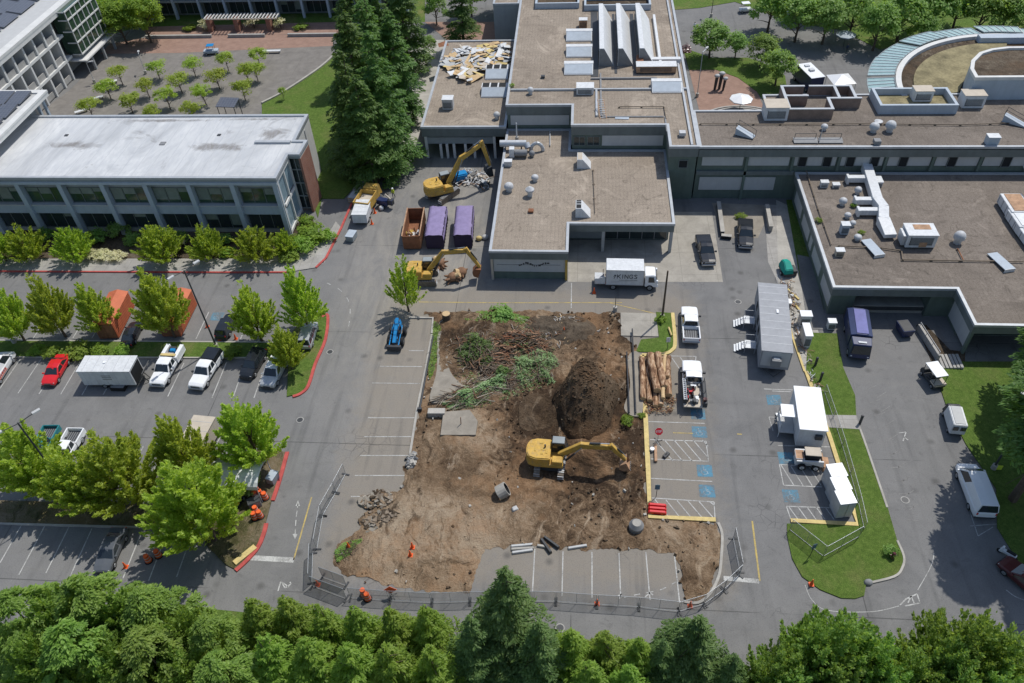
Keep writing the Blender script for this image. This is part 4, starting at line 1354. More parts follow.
for rr, w_r, z0, z1 in ((ri - .4, .8, 8.3, 8.95),):
 a_ = arc(rr + w_r / 2, A0, A1, 40, 0)
 b_2 = arc(rr - w_r / 2, A0, A1, 40, 0)
 for i in range(40):
  mb.hexa([(a_[i].x, a_[i].y, z0), (a_[i + 1].x, a_[i + 1].y, z0), (b_2[i + 1].x, b_2[i + 1].y, z0), (b_2[i].x, b_2[i].y, z0),
                 (a_[i].x, a_[i].y, z1), (a_[i + 1].x, a_[i + 1].y, z1), (b_2[i + 1].x, b_2[i + 1].y, z1), (b_2[i].x, b_2[i].y, z1)], 'white_wall')
mb.build('parapet', t, origin=o)
segs = 7
for k in range(segs):
 a0 = A0 + (A1 - A0) * (k + .03) / segs
 a1 = A0 + (A1 - A0) * (k + .97) / segs
 up_ = k % 2 * .25
 mb = MB()
 a_ = arc(ri + .15, a0, a1, 6, 0)
 b_2 = arc(ro + .5, a0, a1, 6, 0)
 for i in range(6):
  za, zb = 8.75 + up_, 8.15 + up_
  mb.hexa([(a_[i].x, a_[i].y, za), (a_[i + 1].x, a_[i + 1].y, za), (b_2[i + 1].x, b_2[i + 1].y, zb), (b_2[i].x, b_2[i].y, zb),
                 (a_[i].x, a_[i].y, za + .08), (a_[i + 1].x, a_[i + 1].y, za + .08), (b_2[i + 1].x, b_2[i + 1].y, zb + .08), (b_2[i].x, b_2[i].y, zb + .08)], 'green_glass_roof')
 aw = mb.build('glass_awning', t, origin=o)
 mb = MB()
 for i in range(7):
  mb.tube((a_[i].x, a_[i].y, 8.88 + up_), (b_2[i].x, b_2[i].y, 8.28 + up_), .05, .05, 4, 'white_metal')
 for (q, zz) in ((b_2, 8.26 + up_), (a_, 8.9 + up_)):
  for i in range(6):
   mb.tube((q[i].x, q[i].y, zz), (q[i + 1].x, q[i + 1].y, zz), .07, .07, 4, 'fascia_light')
 mb.build('awning_rail', aw, origin=o)
mb = MB()
ip = [(55.7, 111.0), (55.9, 113.7), (56.9, 116.3), (58.9, 118.9), (61, 120.1), (63.5, 120.7), (66.5, 120.7), (69, 118), (78, 118), (78, 111.0)]
mb.prism(ip, 0, 11.6, 'mulch', 'blue_grey')
dm_ = mb.build('drum', t, origin=o)
mb = MB()
parapet(mb, ip, 11.6, .45, .35, 'white_wall')
mb.build('drum_parapet', dm_, origin=o)
mb = MB()
mb.box(66.5, 78, 121.2, 126, 8.4, 9.5, 'blue_grey')
mb.box(66.9, 78, 121.6, 125.6, 9.503, 9.6, 'mulch')
mb.box(63.5, 78, 129.5, 131, 8.4, 9.4, 'blue_grey')
mb.build('roof_trough', t, origin=o)
ZE = 4.5
t, o = building('low_east_wing', 'low wing with a brown gravel roof crowded with ducts above the loading bay', (50, 85, 0))
poly = [(29.9, 73.35), (43.8, 73.35), (43.8, 67.25), (85, 67.25), (85, 97.8), (29.9, 97.8)]
mb = MB()
mb.prism(poly, ZE - .3, ZE, 'gravel_roof_grey', None)
mb.build('roof', t, origin=o)
mb = MB()
parapet(mb, poly, ZE, 0.3, 0.2)
mb.build('parapet', t, origin=o)
mb = MB()
mb.prism([(30.3, 73.8), (33.0, 73.8), (33.0, 76.5), (41.5, 76.5), (41.5, 73.7), (44.2, 73.7), (44.2, 70.5), (85, 70.5), (85, 97.6), (30.3, 97.6)], 0, ZE - .3, None, 'wall_green')
mb.build('wall', t, origin=o)
mb = MB()
for a, b in zip(poly[:4] + [poly[5]], poly[1:4] + [poly[4], poly[0]]):
 mb.face([(*a, ZE - 1.15), (*b, ZE - 1.15), (*b, ZE - .13), (*a, ZE - .13)], 'fascia')
mb.face([(p[0], p[1], ZE - 1.15) for p in poly], 'fascia')
mb.build('fascia', t, origin=o)
fw_ = Fr((30.3, 97.4), (30.3, 73.8))
for k, (u0, u1) in enumerate(((1, 5.2), (6.4, 10.4), (11.2, 12.4), (13.4, 17.6), (19.0, 23.2))):
 mb = MB()
 fw_.box(mb, u0, u1, 0.9, 3.3, 0.0, .07, 'panel_grey')
 mb.build('wall_panel', t, origin=o)
mb = MB()
mb.box(44.1, 44.19, 67.9, 73.2, 0.6, 3.3, 'panel_grey')
mb.box(43.95, 44.19, 67.3, 67.8, 0, 3.34, 'wall_green')
mb.build('wall_panel', t, origin=o)
mb = MB()
mb.box(33.2, 41.3, 76.38, 76.48, .4, 3.2, 'dark_void')
mb.build('loading_door', t, origin=o)
mb = MB()
mb.box(33.02, 41.48, 74.2, 76.37, 0, 1.1, 'concrete')
mb.box(33.4, 41.4, 74.1, 74.19, .5, 1.0, 'dark_metal')
mb.build('loading_dock', t, origin=o)
mb = MB()
mb.box(44.3, 85, 70.38, 70.48, .2, 3.3, 'glass')
mb.build('window', t, origin=o)
import numpy as np
rng = np.random.default_rng(11)
def unit(a):
 return a / np.maximum(np.linalg.norm(a, axis=-1, keepdims=True), 1e-9)
def leaf_mesh(name, c, a, nrm, ln, wd, mat):
 """many small leaf blades; c centres, a long axes, nrm facings"""
 a = unit(a)
 s = unit(np.cross(nrm, a))
 l = ln[:, None] / 2
 w = wd[:, None] / 2
 nn = unit(np.cross(a, s))
 v = np.stack([c - a * l, c + s * w + nn * w * .25, c + a * l, c - s * w + nn * w * .25], 1).reshape(-1, 3)
 N = len(c)
 me = bpy.data.meshes.new(name)
 me.vertices.add(4 * N)
 me.vertices.foreach_set('co', v.astype(np.float32).ravel())
 me.loops.add(4 * N)
 me.loops.foreach_set('vertex_index', np.arange(4 * N, dtype=np.int32))
 me.polygons.add(N)
 me.polygons.foreach_set('loop_start', np.arange(0, 4 * N, 4, dtype=np.int32))
 me.materials.append(MATS[mat])
 me.update(calc_edges=True)
 me.validate()
 return me
def rnd_dirs(n):
 return unit(rng.normal(size=(n, 3)))
def crown_broad(H, r, n, mat, leaf=0.30, base=0.22, clump=0.75, ncl=70, aspect=0.6, lumpy=0.3):
 """round headed crown built of leaf clumps with gaps between them"""
 h0 = H * base
 cz, rz = (H + h0) / 2, (H - h0) / 2
 d = rnd_dirs(ncl)
 d[:, 2] = np.where(d[:, 2] < -0.55, -d[:, 2], d[:, 2])
 rad = 0.45 + 0.55 * rng.random(ncl) ** 0.5
 rad *= 1 + lumpy * (rng.random(ncl) - .5)
 cc = d * rad[:, None] * np.array([r - clump * .6, r - clump * .6, rz - clump * .5]) + np.array([0, 0, cz])
 k = rng.integers(0, ncl, n)
 sz = clump * (0.6 + 0.8 * rng.random(ncl))
 off = rnd_dirs(n) * (rng.random(n) ** (1 / 2.2))[:, None] * sz[k][:, None] * np.array([1, 1, .62])
 c = cc[k] + off
 out = unit(c - np.array([0, 0, cz * .85]))
 nrm = unit(out * .55 + np.array([0.1, 0.1, .75]) + rng.normal(size=(n, 3)) * .42)
 a = unit(np.cross(nrm, rnd_dirs(n)))
 ln = leaf * (.6 + .8 * rng.random(n))
 return leaf_mesh('crown', c, a, nrm, ln, ln * aspect, mat), cc
def crown_vase(H, r, n, mat, leaf=0.34, base=0.10, nb=130):
 """upright crown: every branch climbs steeply and ends in a leafy point"""
 az = rng.random(nb) * 2 * math.pi
 q = rng.random(nb) ** .6
 tip_r = r * q * (.85 + .3 * rng.random(nb))
 tip_z = H * (1.0 - .60 * q ** 1.25) * (.78 + .26 * rng.random(nb))
 el = R(52) + R(24) * rng.random(nb)
 z0 = np.maximum(H * base, tip_z - tip_r * np.tan(el))
 tip = np.stack([np.cos(az) * tip_r, np.sin(az) * tip_r, tip_z], 1)
 st = np.stack([np.cos(az) * tip_r * .12, np.sin(az) * tip_r * .12, z0], 1)
 dirs = unit(tip - st)
 reach = np.linalg.norm(tip - st, axis=1)
 k = rng.choice(nb, n, p=reach / reach.sum())
 u = .25 + .78 * rng.random(n) ** .7
 side = rnd_dirs(n) * (.06 + .42 * np.maximum(1.05 - u, 0)[:, None] ** .6) * rng.random(n)[:, None] ** .5 * (r / 3.0)
 c = st[k] + dirs[k] * (reach[k] * u)[:, None] + side
 a = unit(dirs[k] * 1.0 + rng.normal(size=(n, 3)) * .40 + unit(side) * .45)
 outw = np.stack([np.cos(az), np.sin(az), np.full(nb, .5)], 1)[k]
 nrm = unit(rng.normal(size=(n, 3)) * .42 + np.array([0.1, 0.12, .85]) + outw * .3)
 ln = leaf * (.6 + .8 * rng.random(n))
 return leaf_mesh('crown', c, a, nrm, ln, ln * .50, mat), None
def crown_conifer(H, r, n, mat, leaf=0.42, base=0.06, droop=.35, nb=150, power=.75):
 """tiers of drooping boughs, ragged in outline"""
 t = rng.random(nb) ** .9
 zb = H * (base + (1 - base) * t * .97)
 L = r * (1 - t) ** power * (.62 + .5 * rng.random(nb)) + .25
 az = rng.random(nb) * 2 * math.pi
 k = rng.choice(nb, n, p=(L ** 1.4) / (L ** 1.4).sum())
 u = rng.random(n) ** .62
 d2 = np.stack([np.cos(az), np.sin(az), np.zeros(nb)], 1)
 s2 = np.stack([-np.sin(az), np.cos(az), np.zeros(nb)], 1)
 wid = (.10 + .28 * u * (1.15 - u) * 2.2) * L[k]
 lat = (rng.random(n) * 2 - 1) * wid
 c = d2[k] * (u * L[k])[:, None] + s2[k] * lat[:, None]
 c[:, 2] = zb[k] + (.22 * u - droop * u ** 2) * L[k] - .10 * np.abs(lat) + rng.normal(size=n) * .07
 a = unit(d2[k] * (.8) + s2[k] * (np.sign(lat) * .7)[:, None] + np.array([0, 0, -.35]) + rng.normal(size=(n, 3)) * .25)
 nrm = unit(np.array([0, 0, 1.0]) + rng.normal(size=(n, 3)) * .45 + d2[k] * .35)
 ln = leaf * (.6 + .8 * rng.random(n))
 return leaf_mesh('crown', c, a, nrm, ln, ln * .36, mat), None
def crown_feather(H, r, n, mat, leaf=0.40, base=0.05, ncl=120):
 """soft evergreen: overlapping feathery fans that spill outward"""
 h0 = H * base
 t = rng.random(ncl) ** .8
 prof = np.where(t < .35, .80 + .2 * t / .35, np.maximum(1 - ((t - .35) / .68) ** 1.6, .08))
 az = rng.random(ncl) * 2 * math.pi
 q = r * prof * (.55 + .5 * rng.random(ncl) ** .5)
 cc = np.stack([np.cos(az) * q, np.sin(az) * q, h0 + (H - h0) * t], 1)
 out = np.stack([np.cos(az), np.sin(az), np.full(ncl, .35)], 1)
 k = rng.integers(0, ncl, n)
 u = rng.random(n)
 s2 = np.stack([-np.sin(az), np.cos(az), np.zeros(ncl)], 1)
 fan = .62 * (.4 + .7 * u)
 lat = rng.normal(size=n) * .42 * fan
 c = cc[k] + out[k] * (u * 1.15 - .5)[:, None] + s2[k] * lat[:, None]
 c[:, 2] += .35 - .85 * u ** 2 - .25 * np.abs(lat) + rng.normal(size=n) * .12
 a = unit(out[k] + s2[k] * (np.sign(lat) * .5)[:, None] + np.array([0, 0, -.5]) + rng.normal(size=(n, 3)) * .3)
 nrm = unit(np.array([0, 0, 1.0]) + out[k] * .5 + rng.normal(size=(n, 3)) * .38)
 ln = leaf * (.55 + .9 * rng.random(n))
 return leaf_mesh('crown', c, a, nrm, ln, ln * .42, mat), None
def trunk_mesh(H, r, rad, kind, seed=0):
 rr = random.Random(seed)
 mb = MB()
 pts = [Vector((0, 0, -.1))]
 nseg = 6
 top = {'vase': .66, 'broad': .72, 'conifer': .97, 'feather': .9}[kind]
 for i in range(1, nseg + 1):
  p = pts[-1] + Vector((rr.uniform(-.06, .06) * H * .15, rr.uniform(-.06, .06) * H * .15, H * top / nseg))
  pts.append(p)
 for i in range(nseg):
  mb.tube(pts[i], pts[i + 1], rad * (1 - i / nseg) + .02, rad * (1 - (i + 1) / nseg) + .02, 7, 'bark', caps=False)
 if kind in ('vase', 'broad'):
  for k in range(11):
   f = rr.uniform(.16, .42)
   b = Vector((0, 0, H * f))
   a = rr.uniform(0, 2 * math.pi)
   el = rr.uniform(.75, 1.25) if kind == 'vase' else rr.uniform(.2, .9)
   L = min(r * .62 / max(math.cos(el), .35), H * .33) * rr.uniform(.6, 1)
   d = Vector((math.cos(a) * math.cos(el), math.sin(a) * math.cos(el), math.sin(el)))
   m_ = b + d * L * .5 + Vector((0, 0, .1))
   mb.tube(b, m_, rad * .42, rad * .26, 5, 'bark', caps=False)
   mb.tube(m_, b + d * L, rad * .26, rad * .07, 5, 'bark', caps=False)
 elif kind == 'conifer':
  for k in range(26):
   f = rr.uniform(.08, .9)
   a = rr.uniform(0, 6.28)
   L = r * (1 - f) * .85
   b = Vector((0, 0, H * f))
   mb.tube(b, b + Vector((math.cos(a) * L, math.sin(a) * L, .05 * L)), .05, .015, 4, 'bark', caps=False)
 me_ob = mb.build('trunk')
 me = me_ob.data
 bpy.data.objects.remove(me_ob)
 return me
PROTO = {}
def proto(kind, variants, fn, H, r, rad, tk):
 out = []
 for v in range(variants):
  cm = fn()[0]
  out.append((cm, trunk_mesh(H, r, rad, tk, v * 17 + len(kind))))
 PROTO[kind] = (out, H, r)
proto('vase', 4, lambda: crown_vase(10.0, 3.1, 14000, 'leaf_spring', .30), 10.0, 3.1, .17, 'vase')
proto('vase_green', 3, lambda: crown_vase(11.0, 4.4, 16000, 'leaf_green', .33, .05, 170), 11.0, 4.4, .22, 'vase')
proto('cypress', 3, lambda: crown_conifer(10.0, 3.2, 14000, 'leaf_maple', .30, .03, -.25, 170, 1.05), 10.0, 3.2, .2, 'conifer')
proto('olive', 3, lambda: crown_vase(5.0, 2.5, 5500, 'leaf_olive', .28, .04, 90), 5.0, 2.6, .10, 'vase')
proto('plaza', 4, lambda: crown_broad(3.8, 1.9, 1700, 'leaf_olive', .24, .32, .62, int(rng.integers(18, 34)), .6, .5), 3.8, 1.75, .07, 'broad')
proto('maple', 3, lambda: crown_broad(11.0, 4.2, 7500, 'leaf_maple', .42, .15, 1.05, 110), 11.0, 4.2, .24, 'broad')
proto('feather', 5, lambda: crown_feather(11.0, 3.6, 14000, 'leaf_cedar', .31, .05, int(rng.integers(70, 150))), 11.0, 3.6, .22, 'feather')
proto('cedar', 3, lambda: crown_vase(11.0, 3.9, 16000, 'leaf_cedar', .33, .04, 150), 11.0, 3.9, .2, 'vase')
proto('conifer', 3, lambda: crown_conifer(22.0, 5.0, 14000, 'leaf_conifer', .55, .05, .28, 190, .62), 22.0, 5.0, .38, 'conifer')
proto('tall_conifer', 2, lambda: crown_conifer(22.0, 5.0, 13000, 'leaf_conifer', .55, .40, .30, 160, .6), 22.0, 5.0, .38, 'conifer')
proto('pine', 2, lambda: crown_conifer(13.0, 4.2, 15000, 'leaf_fir', .34, .05, .18, 170, .92), 13.0, 4.2, .26, 'conifer')
proto('park', 3, lambda: crown_broad(9.0, 4.4, 4200, 'leaf_green', .50, .2, 1.2, 80), 9.0, 4.4, .24, 'broad')
proto('shrub', 3, lambda: crown_broad(1.6, 1.3, 900, 'leaf_maple', .24, .02, .45, 24), 1.6, 1.3, .04, 'broad')
proto('bloom', 1, lambda: crown_broad(2.4, 1.5, 900, 'leaf_bloom', .24, .1, .5, 26), 2.4, 1.5, .05, 'broad')
proto('dark_shrub', 2, lambda: crown_broad(1.8, 1.4, 900, 'leaf_green', .26, .02, .5, 22), 1.8, 1.4, .04, 'broad')
proto('sparse', 1, lambda: crown_vase(8.0, 2.3, 4200, 'leaf_olive', .28, .05, 70), 8.0, 2.3, .12, 'vase')
ORD = ['first', 'second', 'third', 'fourth', 'fifth', 'sixth', 'seventh', 'eighth', 'ninth', 'tenth', 'eleventh', 'twelfth', 'thirteenth', 'fourteenth', 'fifteenth', 'sixteenth', 'seventeenth', 'eighteenth', 'nineteenth', 'twentieth', 'twenty-first', 'twenty-second', 'twenty-third', 'twenty-fourth']
_tc = [0]
def tree(kind, loc, H, r, label, cat='tree', group=None, name=None):
 vs_, H0, r0 = PROTO[kind]
 _tc[0] += 1
 cm, tm = vs_[_tc[0] % len(vs_)]
 nm = name or {'conifer': 'conifer_tree', 'tall_conifer': 'conifer_tree', 'cypress': 'cypress_tree', 'pine': 'conifer_tree', 'shrub': 'shrub', 'bloom': 'flowering_shrub', 'dark_shrub': 'shrub'}.get(kind, 'leafy_tree')
 t = thing(nm, label, cat, (loc.x, loc.y, loc.z if abs(loc.z) > 1e-6 else 0), random.uniform(0, 6.28), group)
 t.scale = (r / r0, r / r0 * random.uniform(.92, 1.08), H / H0)
 for n_, me in (('trunk', tm), ('crown', cm)):
  ob = bpy.data.objects.new(n_, me)
  C.objects.link(ob)
  ob.parent = t
 return t
def at_mid(px, py, H, f=.6):
 p = G(px, py, H * f)
 return Vector((p.x, p.y, 0))
def at_top(px, py, H):
 p = G(px, py, H * .97)
 return Vector((p.x, p.y, 0))
def row(kind, items, text, group, cat='tree', mid=.6, top=False, name=None):
 """items (px, py, H, r); labelled by their order from the left"""
 items = sorted(items)
 for k, (px, py, H, r) in enumerate(items):
  lab = text.replace('#', ORD[k])
  tree(kind, at_top(px, py, H) if top else at_mid(px, py, H, mid), H, r, lab, cat, group, name)
row('vase', [(-14, 282, 10, 2.6), (28, 274, 10.5, 2.9), (78, 283, 8.6, 2.5), (142, 267, 11.5, 3.3), (240, 281, 10, 2.9), (289, 266, 10.5, 2.8), (277, 324, 7.6, 2.2)],
 'upright green tree, # from left along the narrow lawn strip between car rows', 'trees on the lot divider', top=True)
row('vase', [(0, 425, 11, 4.0), (52, 446, 10.5, 3.6), (91, 433, 12, 4.3), (161, 416, 11.5, 3.3), (170, 462, 13, 4.7), (231, 397, 11.5, 3.5)],
 'large bright green tree, # from left on the lower planting strip of the car park', 'trees on the lower planting strip', top=True)
row('olive', [(-6, 241, 6, 3.0), (22, 238, 6.2, 3.2), (68, 239, 6.4, 3.2), (156, 238, 6.6, 3.5), (203, 238, 6.2, 2.8), (251, 239, 6.2, 3.5), (282, 239, 4.6, 2.0)],
 'yellow green tree, # from left in the bed below the office windows', 'trees below the office windows')
row('plaza', [(118, 73, 4, 1.8), (106, 87, 4, 2.1), (88, 106, 3.8, 1.9), (145, 86, 3.8, 1.8), (128, 101, 3.8, 2.1), (156, 68, 3.8, 1.8), (151, 112, 3.8, 1.7), (192, 65, 3.9, 1.9), (178, 81, 3.9, 2.0), (166, 97, 4, 2.1), (191, 109, 4, 2.0), (225, 59, 4, 1.9), (216, 77, 3.9, 2.1), (202, 92, 4, 2.0), (242, 88, 4, 1.9), (246, 71, 3.8, 1.7), (255, 70, 3.8, 1.7), (257, 55, 3.8, 1.8)],
 'small round headed tree, # from left of those standing on the grey plaza', 'small trees on the plaza')
row('conifer', [(350, 112, 20, 4.8), (366, 130, 18, 4.6), (380, 100, 22, 5.2), (386, 140, 13, 3.4), (356, 78, 22, 5.4), (372, 60, 22, 5.4), (396, 66, 19, 4.6), (404, 22, 20, 4.8), (376, 15, 20, 4.8), (460, 2, 18, 3.8), (352, 30, 20, 4.8)],
 'tall dark conifer, # from left in the stand beside the office lawn', 'conifers between plaza and driveway', mid=.5)
row('feather', [(8, 600, 12, 3.8), (74, 588, 12.5, 3.8), (140, 598, 11.5, 3.4), (205, 624, 10.5, 3.0), (60, 630, 11.5, 3.8), (136, 640, 11, 3.6), (214, 663, 10, 3.2)],
 'drooping feathery evergreen, # from left in the thicket at the lower left corner', 'evergreen thicket below the car park', top=True, name='evergreen_tree')
row('cedar', [(40, 592, 12.5, 3.8), (108, 592, 12, 3.6), (172, 612, 11, 3.2), (20, 636, 11, 3.6), (98, 632, 11.5, 3.8), (172, 650, 10.5, 3.4)],
 'bushy evergreen with upright sprays, # from left in the lower left thicket', 'evergreen thicket below the car park', top=True, name='evergreen_tree')
row('cypress', [(248, 600, 10.8, 3.0), (282, 598, 10.8, 3.1), (316, 606, 10.4, 2.9), (352, 608, 10.6, 3.0), (388, 610, 10.4, 3.0), (424, 608, 10.8, 3.1), (262, 636, 10.8, 3.4), (302, 640, 10.8, 3.4), (344, 646, 10.6, 3.4), (386, 646, 10.6, 3.4), (428, 648, 10.6, 3.2)],
 'bright leafy tree, # from left in the hedge row below the fence panels', 'leafy hedge row along the bottom', top=True)
row('pine', [(504, 570, 15, 4.8), (470, 618, 12, 3.6), (538, 622, 12, 3.6), (700, 618, 11, 4.0), (736, 655, 9, 2.6), (664, 640, 9.5, 2.6)],
 'grey green conifer, # from left rising out of the bottom tree row', 'conifers in the bottom tree row', top=True)
row('cypress', [(572, 632, 9.6, 3.0), (606, 634, 9.4, 3.1), (640, 640, 9, 2.7), (590, 664, 9, 3.2), (630, 668, 9, 3.2)],
 'yellow green tree, # from left below the striped bays beside the dig', 'yellow green trees below the striped bays', top=True)
row('vase_green', [(792, 652, 10, 3.4), (828, 634, 11, 3.9), (858, 620, 12, 4.3), (890, 642, 11, 3.7), (922, 652, 10, 3.2), (800, 674, 9, 3.2), (850, 664, 10, 3.8), (905, 674, 9.5, 3.4), (966, 642, 11, 3.4), (990, 619, 12.5, 4.0), (1020, 634, 11.5, 4.0), (972, 672, 10, 3.4), (1012, 672, 10, 3.6), (942, 672, 9, 2.8)],
 'mid green tree, # from left in the lower right corner below the drive', 'trees in the lower right corner', top=True)
for (px, py, H, r, lab) in ((1012, 500, 24, 5.6, 'tall dark conifer nearest the white cargo van, its crown leaning out of frame'), (1034, 452, 22, 5.2, 'tall dark conifer behind the east lawn lamp pole'), (1030, 404, 16, 4.6, 'dark conifer beside the tiny white utility van lawn'), (1075, 540, 22, 5.4, 'tall dark conifer beyond the maroon car at the frame edge'), (1060, 396, 24, 6.0, 'tall dark conifer shading the lawn beside the low east wing'), (1088, 436, 24, 6.0, 'tall dark conifer deepest in the stand right of the east lawn')):
 tree('tall_conifer', G(px, py), H, r, lab, 'tree', 'conifers on the east lawn')
row('park', [(712, 38, 7.0, 3.8), (737, 44, 5, 2.3), (763, 50, 6, 3.2), (779, 66, 6.6, 3.4)],
 'round green tree, # from left on the lawn beside the brick plaza', 'trees beside the brick plaza', mid=.55)
row('park', [(772, 6, 9, 4.2), (800, 16, 9, 4.4), (828, 18, 9, 4.2), (856, 10, 9, 4.2), (880, 24, 9, 4.0), (905, 14, 9.5, 4.6), (935, 6, 9.5, 4.6), (962, 2, 9, 4.4), (985, 10, 9, 4.4), (1010, 6, 9, 4.6), (1022, 18, 8, 3.6), (845, -6, 9, 4.4), (810, -8, 9, 4.4), (895, -8, 9, 4.6), (925, 28, 6, 3.0)],
 'leafy park tree, # from left in the line along the far upper right road', 'park trees along the far road', mid=.55)
row('maple', [(96, 14, 10, 3.8), (118, 20, 9, 3.6), (142, 16, 10, 4.0), (110, -4, 10, 4.2), (136, 2, 10, 4.0)],
 'full bright green tree, # from left between the balcony block and dark colonnade', 'trees behind the balcony block', mid=.55)
row('park', [(470, -8, 9, 3.6), (500, -12, 9, 3.6), (545, -2, 4, 2.4), (563, -1, 4, 2.4), (435, 6, 7, 2.8), (428, 44, 4, 1.8)],
 'dark green tree, # from left behind the carport and rear court', 'trees behind the carport', mid=.55)
row('shrub', [(52, 352, 1.3, 1.5), (78, 351, 1.5, 1.7), (100, 352, 1.3, 1.4), (122, 352, 1.2, 1.3), (36, 351, 1.1, 1.2), (232, 352, 1.2, 1.2), (213, 352, 1.1, 1.2)],
 'low leafy shrub, # from left in the narrow lawn strip behind the parked cars', 'shrubs on the lot divider', 'shrub', .4)
row('shrub', [(288, 254, 1.6, 1.7), (299, 244, 2.2, 2.2), (313, 233, 2.3, 2.4), (326, 235, 1.6, 1.7), (307, 221, 1.6, 1.4), (228, 252, 1.3, 1.4)],
 'rounded green shrub, # from left around the brick end of the office', 'shrubs round the office corner', 'shrub', .5)
row('dark_shrub', [(95, 236, 2.2, 1.6), (118, 230, 2.2, 1.8), (132, 238, 2.0, 1.6), (44, 234, 1.8, 1.5), (180, 238, 2, 1.5), (225, 238, 1.8, 1.3)],
 'dark shrub, # from left against the office wall between the yellow green trees', 'dark shrubs against the office wall', 'shrub', .5)
row('bloom', [(92, 255, 1.2, 1.3), (104, 255, 1.2, 1.4), (117, 256, 1.2, 1.3), (180, 244, 1.8, 1.2), (281, 250, 1.2, .9)],
 'white flowering shrub, # from left in the bed along the office pavement', 'white flowering shrubs', 'shrub', .5)
tree('dark_shrub', at_mid(240, 478, 3), 3.2, 2.2, 'big dark bush at the right end of the white canopy by the lower trees', 'shrub')
tree('sparse', at_mid(404, 284, 9, .5), 9.6, 2.4, 'thin half bare yellow green tree beside the yellow digger and dumpsters', name='sparse_tree')
tree('shrub', G(627, 424), 1.0, .85, 'lone weedy green bush on the dirt near the main digger bucket', 'shrub', name='weedy_bush')
tree('shrub', G(641, 417), .5, .5, 'small weed clump against the yellow kerb beside the log pile', 'shrub', name='weed_clump')
tree('dark_shrub', G(499, 317), 1.2, 1.9, 'dark bushy remnant at the top edge of the dig', 'shrub')
tree('shrub', G(741, 218), .7, .9, 'tuft of green weeds behind the right hand black pickup', 'shrub', name='weed_clump')
tree('shrub', G(660, 322), .9, .8, 'small bush at the foot of the pole on the corner lawn', 'shrub')
row('bloom', [(206, 24, 2.4, 1.7), (253, 22, 2.6, 1.9), (280, 23, 2.5, 1.5)], 'pale flowering climber, # from left on the wooden pergola', 'climbers on the pergola', 'shrub', .5, name='flowering_climber')
tree('plaza', at_mid(282, 92, 2.6, .6), 2.6, .7, 'sapling alone on the lawn beside the plaza edge', name='sapling')
def pose(rear, front, z=0.0):
 """ground points below the tail and nose -> place of the middle and heading"""
 a, b = G(*rear, z), G(*front, z)
 c = (a + b) / 2
 return Vector((c.x, c.y, 0)), math.atan2(b.y - a.y, b.x - a.x), (b - a).length
def wheel(t, x, y, r=.34, w=.24, steel='steel'):
 mb = MB()
 mb.tube((0, -w / 2, 0), (0, w / 2, 0), r, r, 16, 'rubber')
 o = mb.build('wheel', t, loc=(x, y, r), bevel=0.02)
 mb = MB()
 s = 1 if y > 0 else -1
 mb.tube((0, s * (w / 2 - .02), 0), (0, s * (w / 2 + .015), 0), r * .62, r * .58, 12, steel)
 mb.tube((0, s * (w / 2), 0), (0, s * (w / 2 + .03), 0), r * .2, r * .2, 8, 'mid_grey')
 mb.build('rim', o)
 return o
def lights(t, xf, xr, w, z, front='lamp_white', dx=.04):
 for s in (-1, 1):
  mb = MB()
  mb.box(xf - dx, xf + .03, s * w - .2 if s > 0 else s * w, s * w if s > 0 else s * w + .2, z, z + .14, front)
  mb.build('headlight', t, bevel=.02)
  mb = MB()
  mb.box(xr - .03, xr + dx, s * w - .14 if s > 0 else s * w, s * w if s > 0 else s * w + .14, z + .04, z + .32, 'lamp_red')
  mb.build('tail_light', t, bevel=.02)
def loft(mb, secs, mat):
 """secs: rings (lists of points) joined end to end and capped"""
 n = len(secs[0])
 vs = [p for s_ in secs for p in s_]
 fs = []
 for k in range(len(secs) - 1):
  for i in range(n):
   fs.append((k * n + i, k * n + (i + 1) % n, (k + 1) * n + (i + 1) % n, (k + 1) * n + i))
 fs.append(tuple(range(n - 1, -1, -1)))
 fs.append(tuple(range((len(secs) - 1) * n, len(secs) * n)))
 mb.add(vs, fs, mat)
def body_ring(x, w, z0, z1, tuck=.88, crown=.05):
 """cross-section of a car's lower body at station x"""
 return [(x, -w * tuck, z0), (x, w * tuck, z0), (x, w, z0 + (z1 - z0) * .35), (x, w * .985, z1 - .10), (x, w * .90, z1), (x, 0, z1 + crown), (x, -w * .90, z1), (x, -w * .985, z1 - .10), (x, -w, z0 + (z1 - z0) * .35)]
def glass_panel(t, quad, name, inset=.10, out=.012, mat='car_glass'):
 q = [Vector(p) for p in quad]
 c = sum(q, Vector()) / 4
 n = (q[1] - q[0]).cross(q[3] - q[0]).normalized()
 if n.dot(c - Vector((0, 0, .9))) < 0:
  n = -n
 q2 = [p + (c - p).normalized() * min(inset, (c - p).length * .3) for p in q]
 mb = MB()
 mb.hexa([p - n * .02 for p in q2] + [p + n * out for p in q2], mat)
 return mb.build(name, t)
CARS = {
 'sedan': dict(L=4.75, W=1.84, belt=.92, roof=1.42, cb=(-1.75, 1.15), ct=(-.95, .35), hood=.86, tail=.96),
 'suv': dict(L=4.75, W=1.90, belt=1.02, roof=1.72, cb=(-2.25, 1.15), ct=(-1.95, .45), hood=1.0, tail=1.02),
 'van': dict(L=5.6, W=2.02, belt=1.15, roof=2.05, cb=(-2.75, 2.0), ct=(-2.6, 1.05), hood=1.05, tail=1.15),
 'small_van': dict(L=3.6, W=1.6, belt=.95, roof=1.85, cb=(-1.75, 1.55), ct=(-1.65, .95), hood=.9, tail=.95),
 'hatch': dict(L=4.2, W=1.78, belt=.93, roof=1.5, cb=(-1.95, 1.1), ct=(-1.5, .3), hood=.88, tail=.95),
}
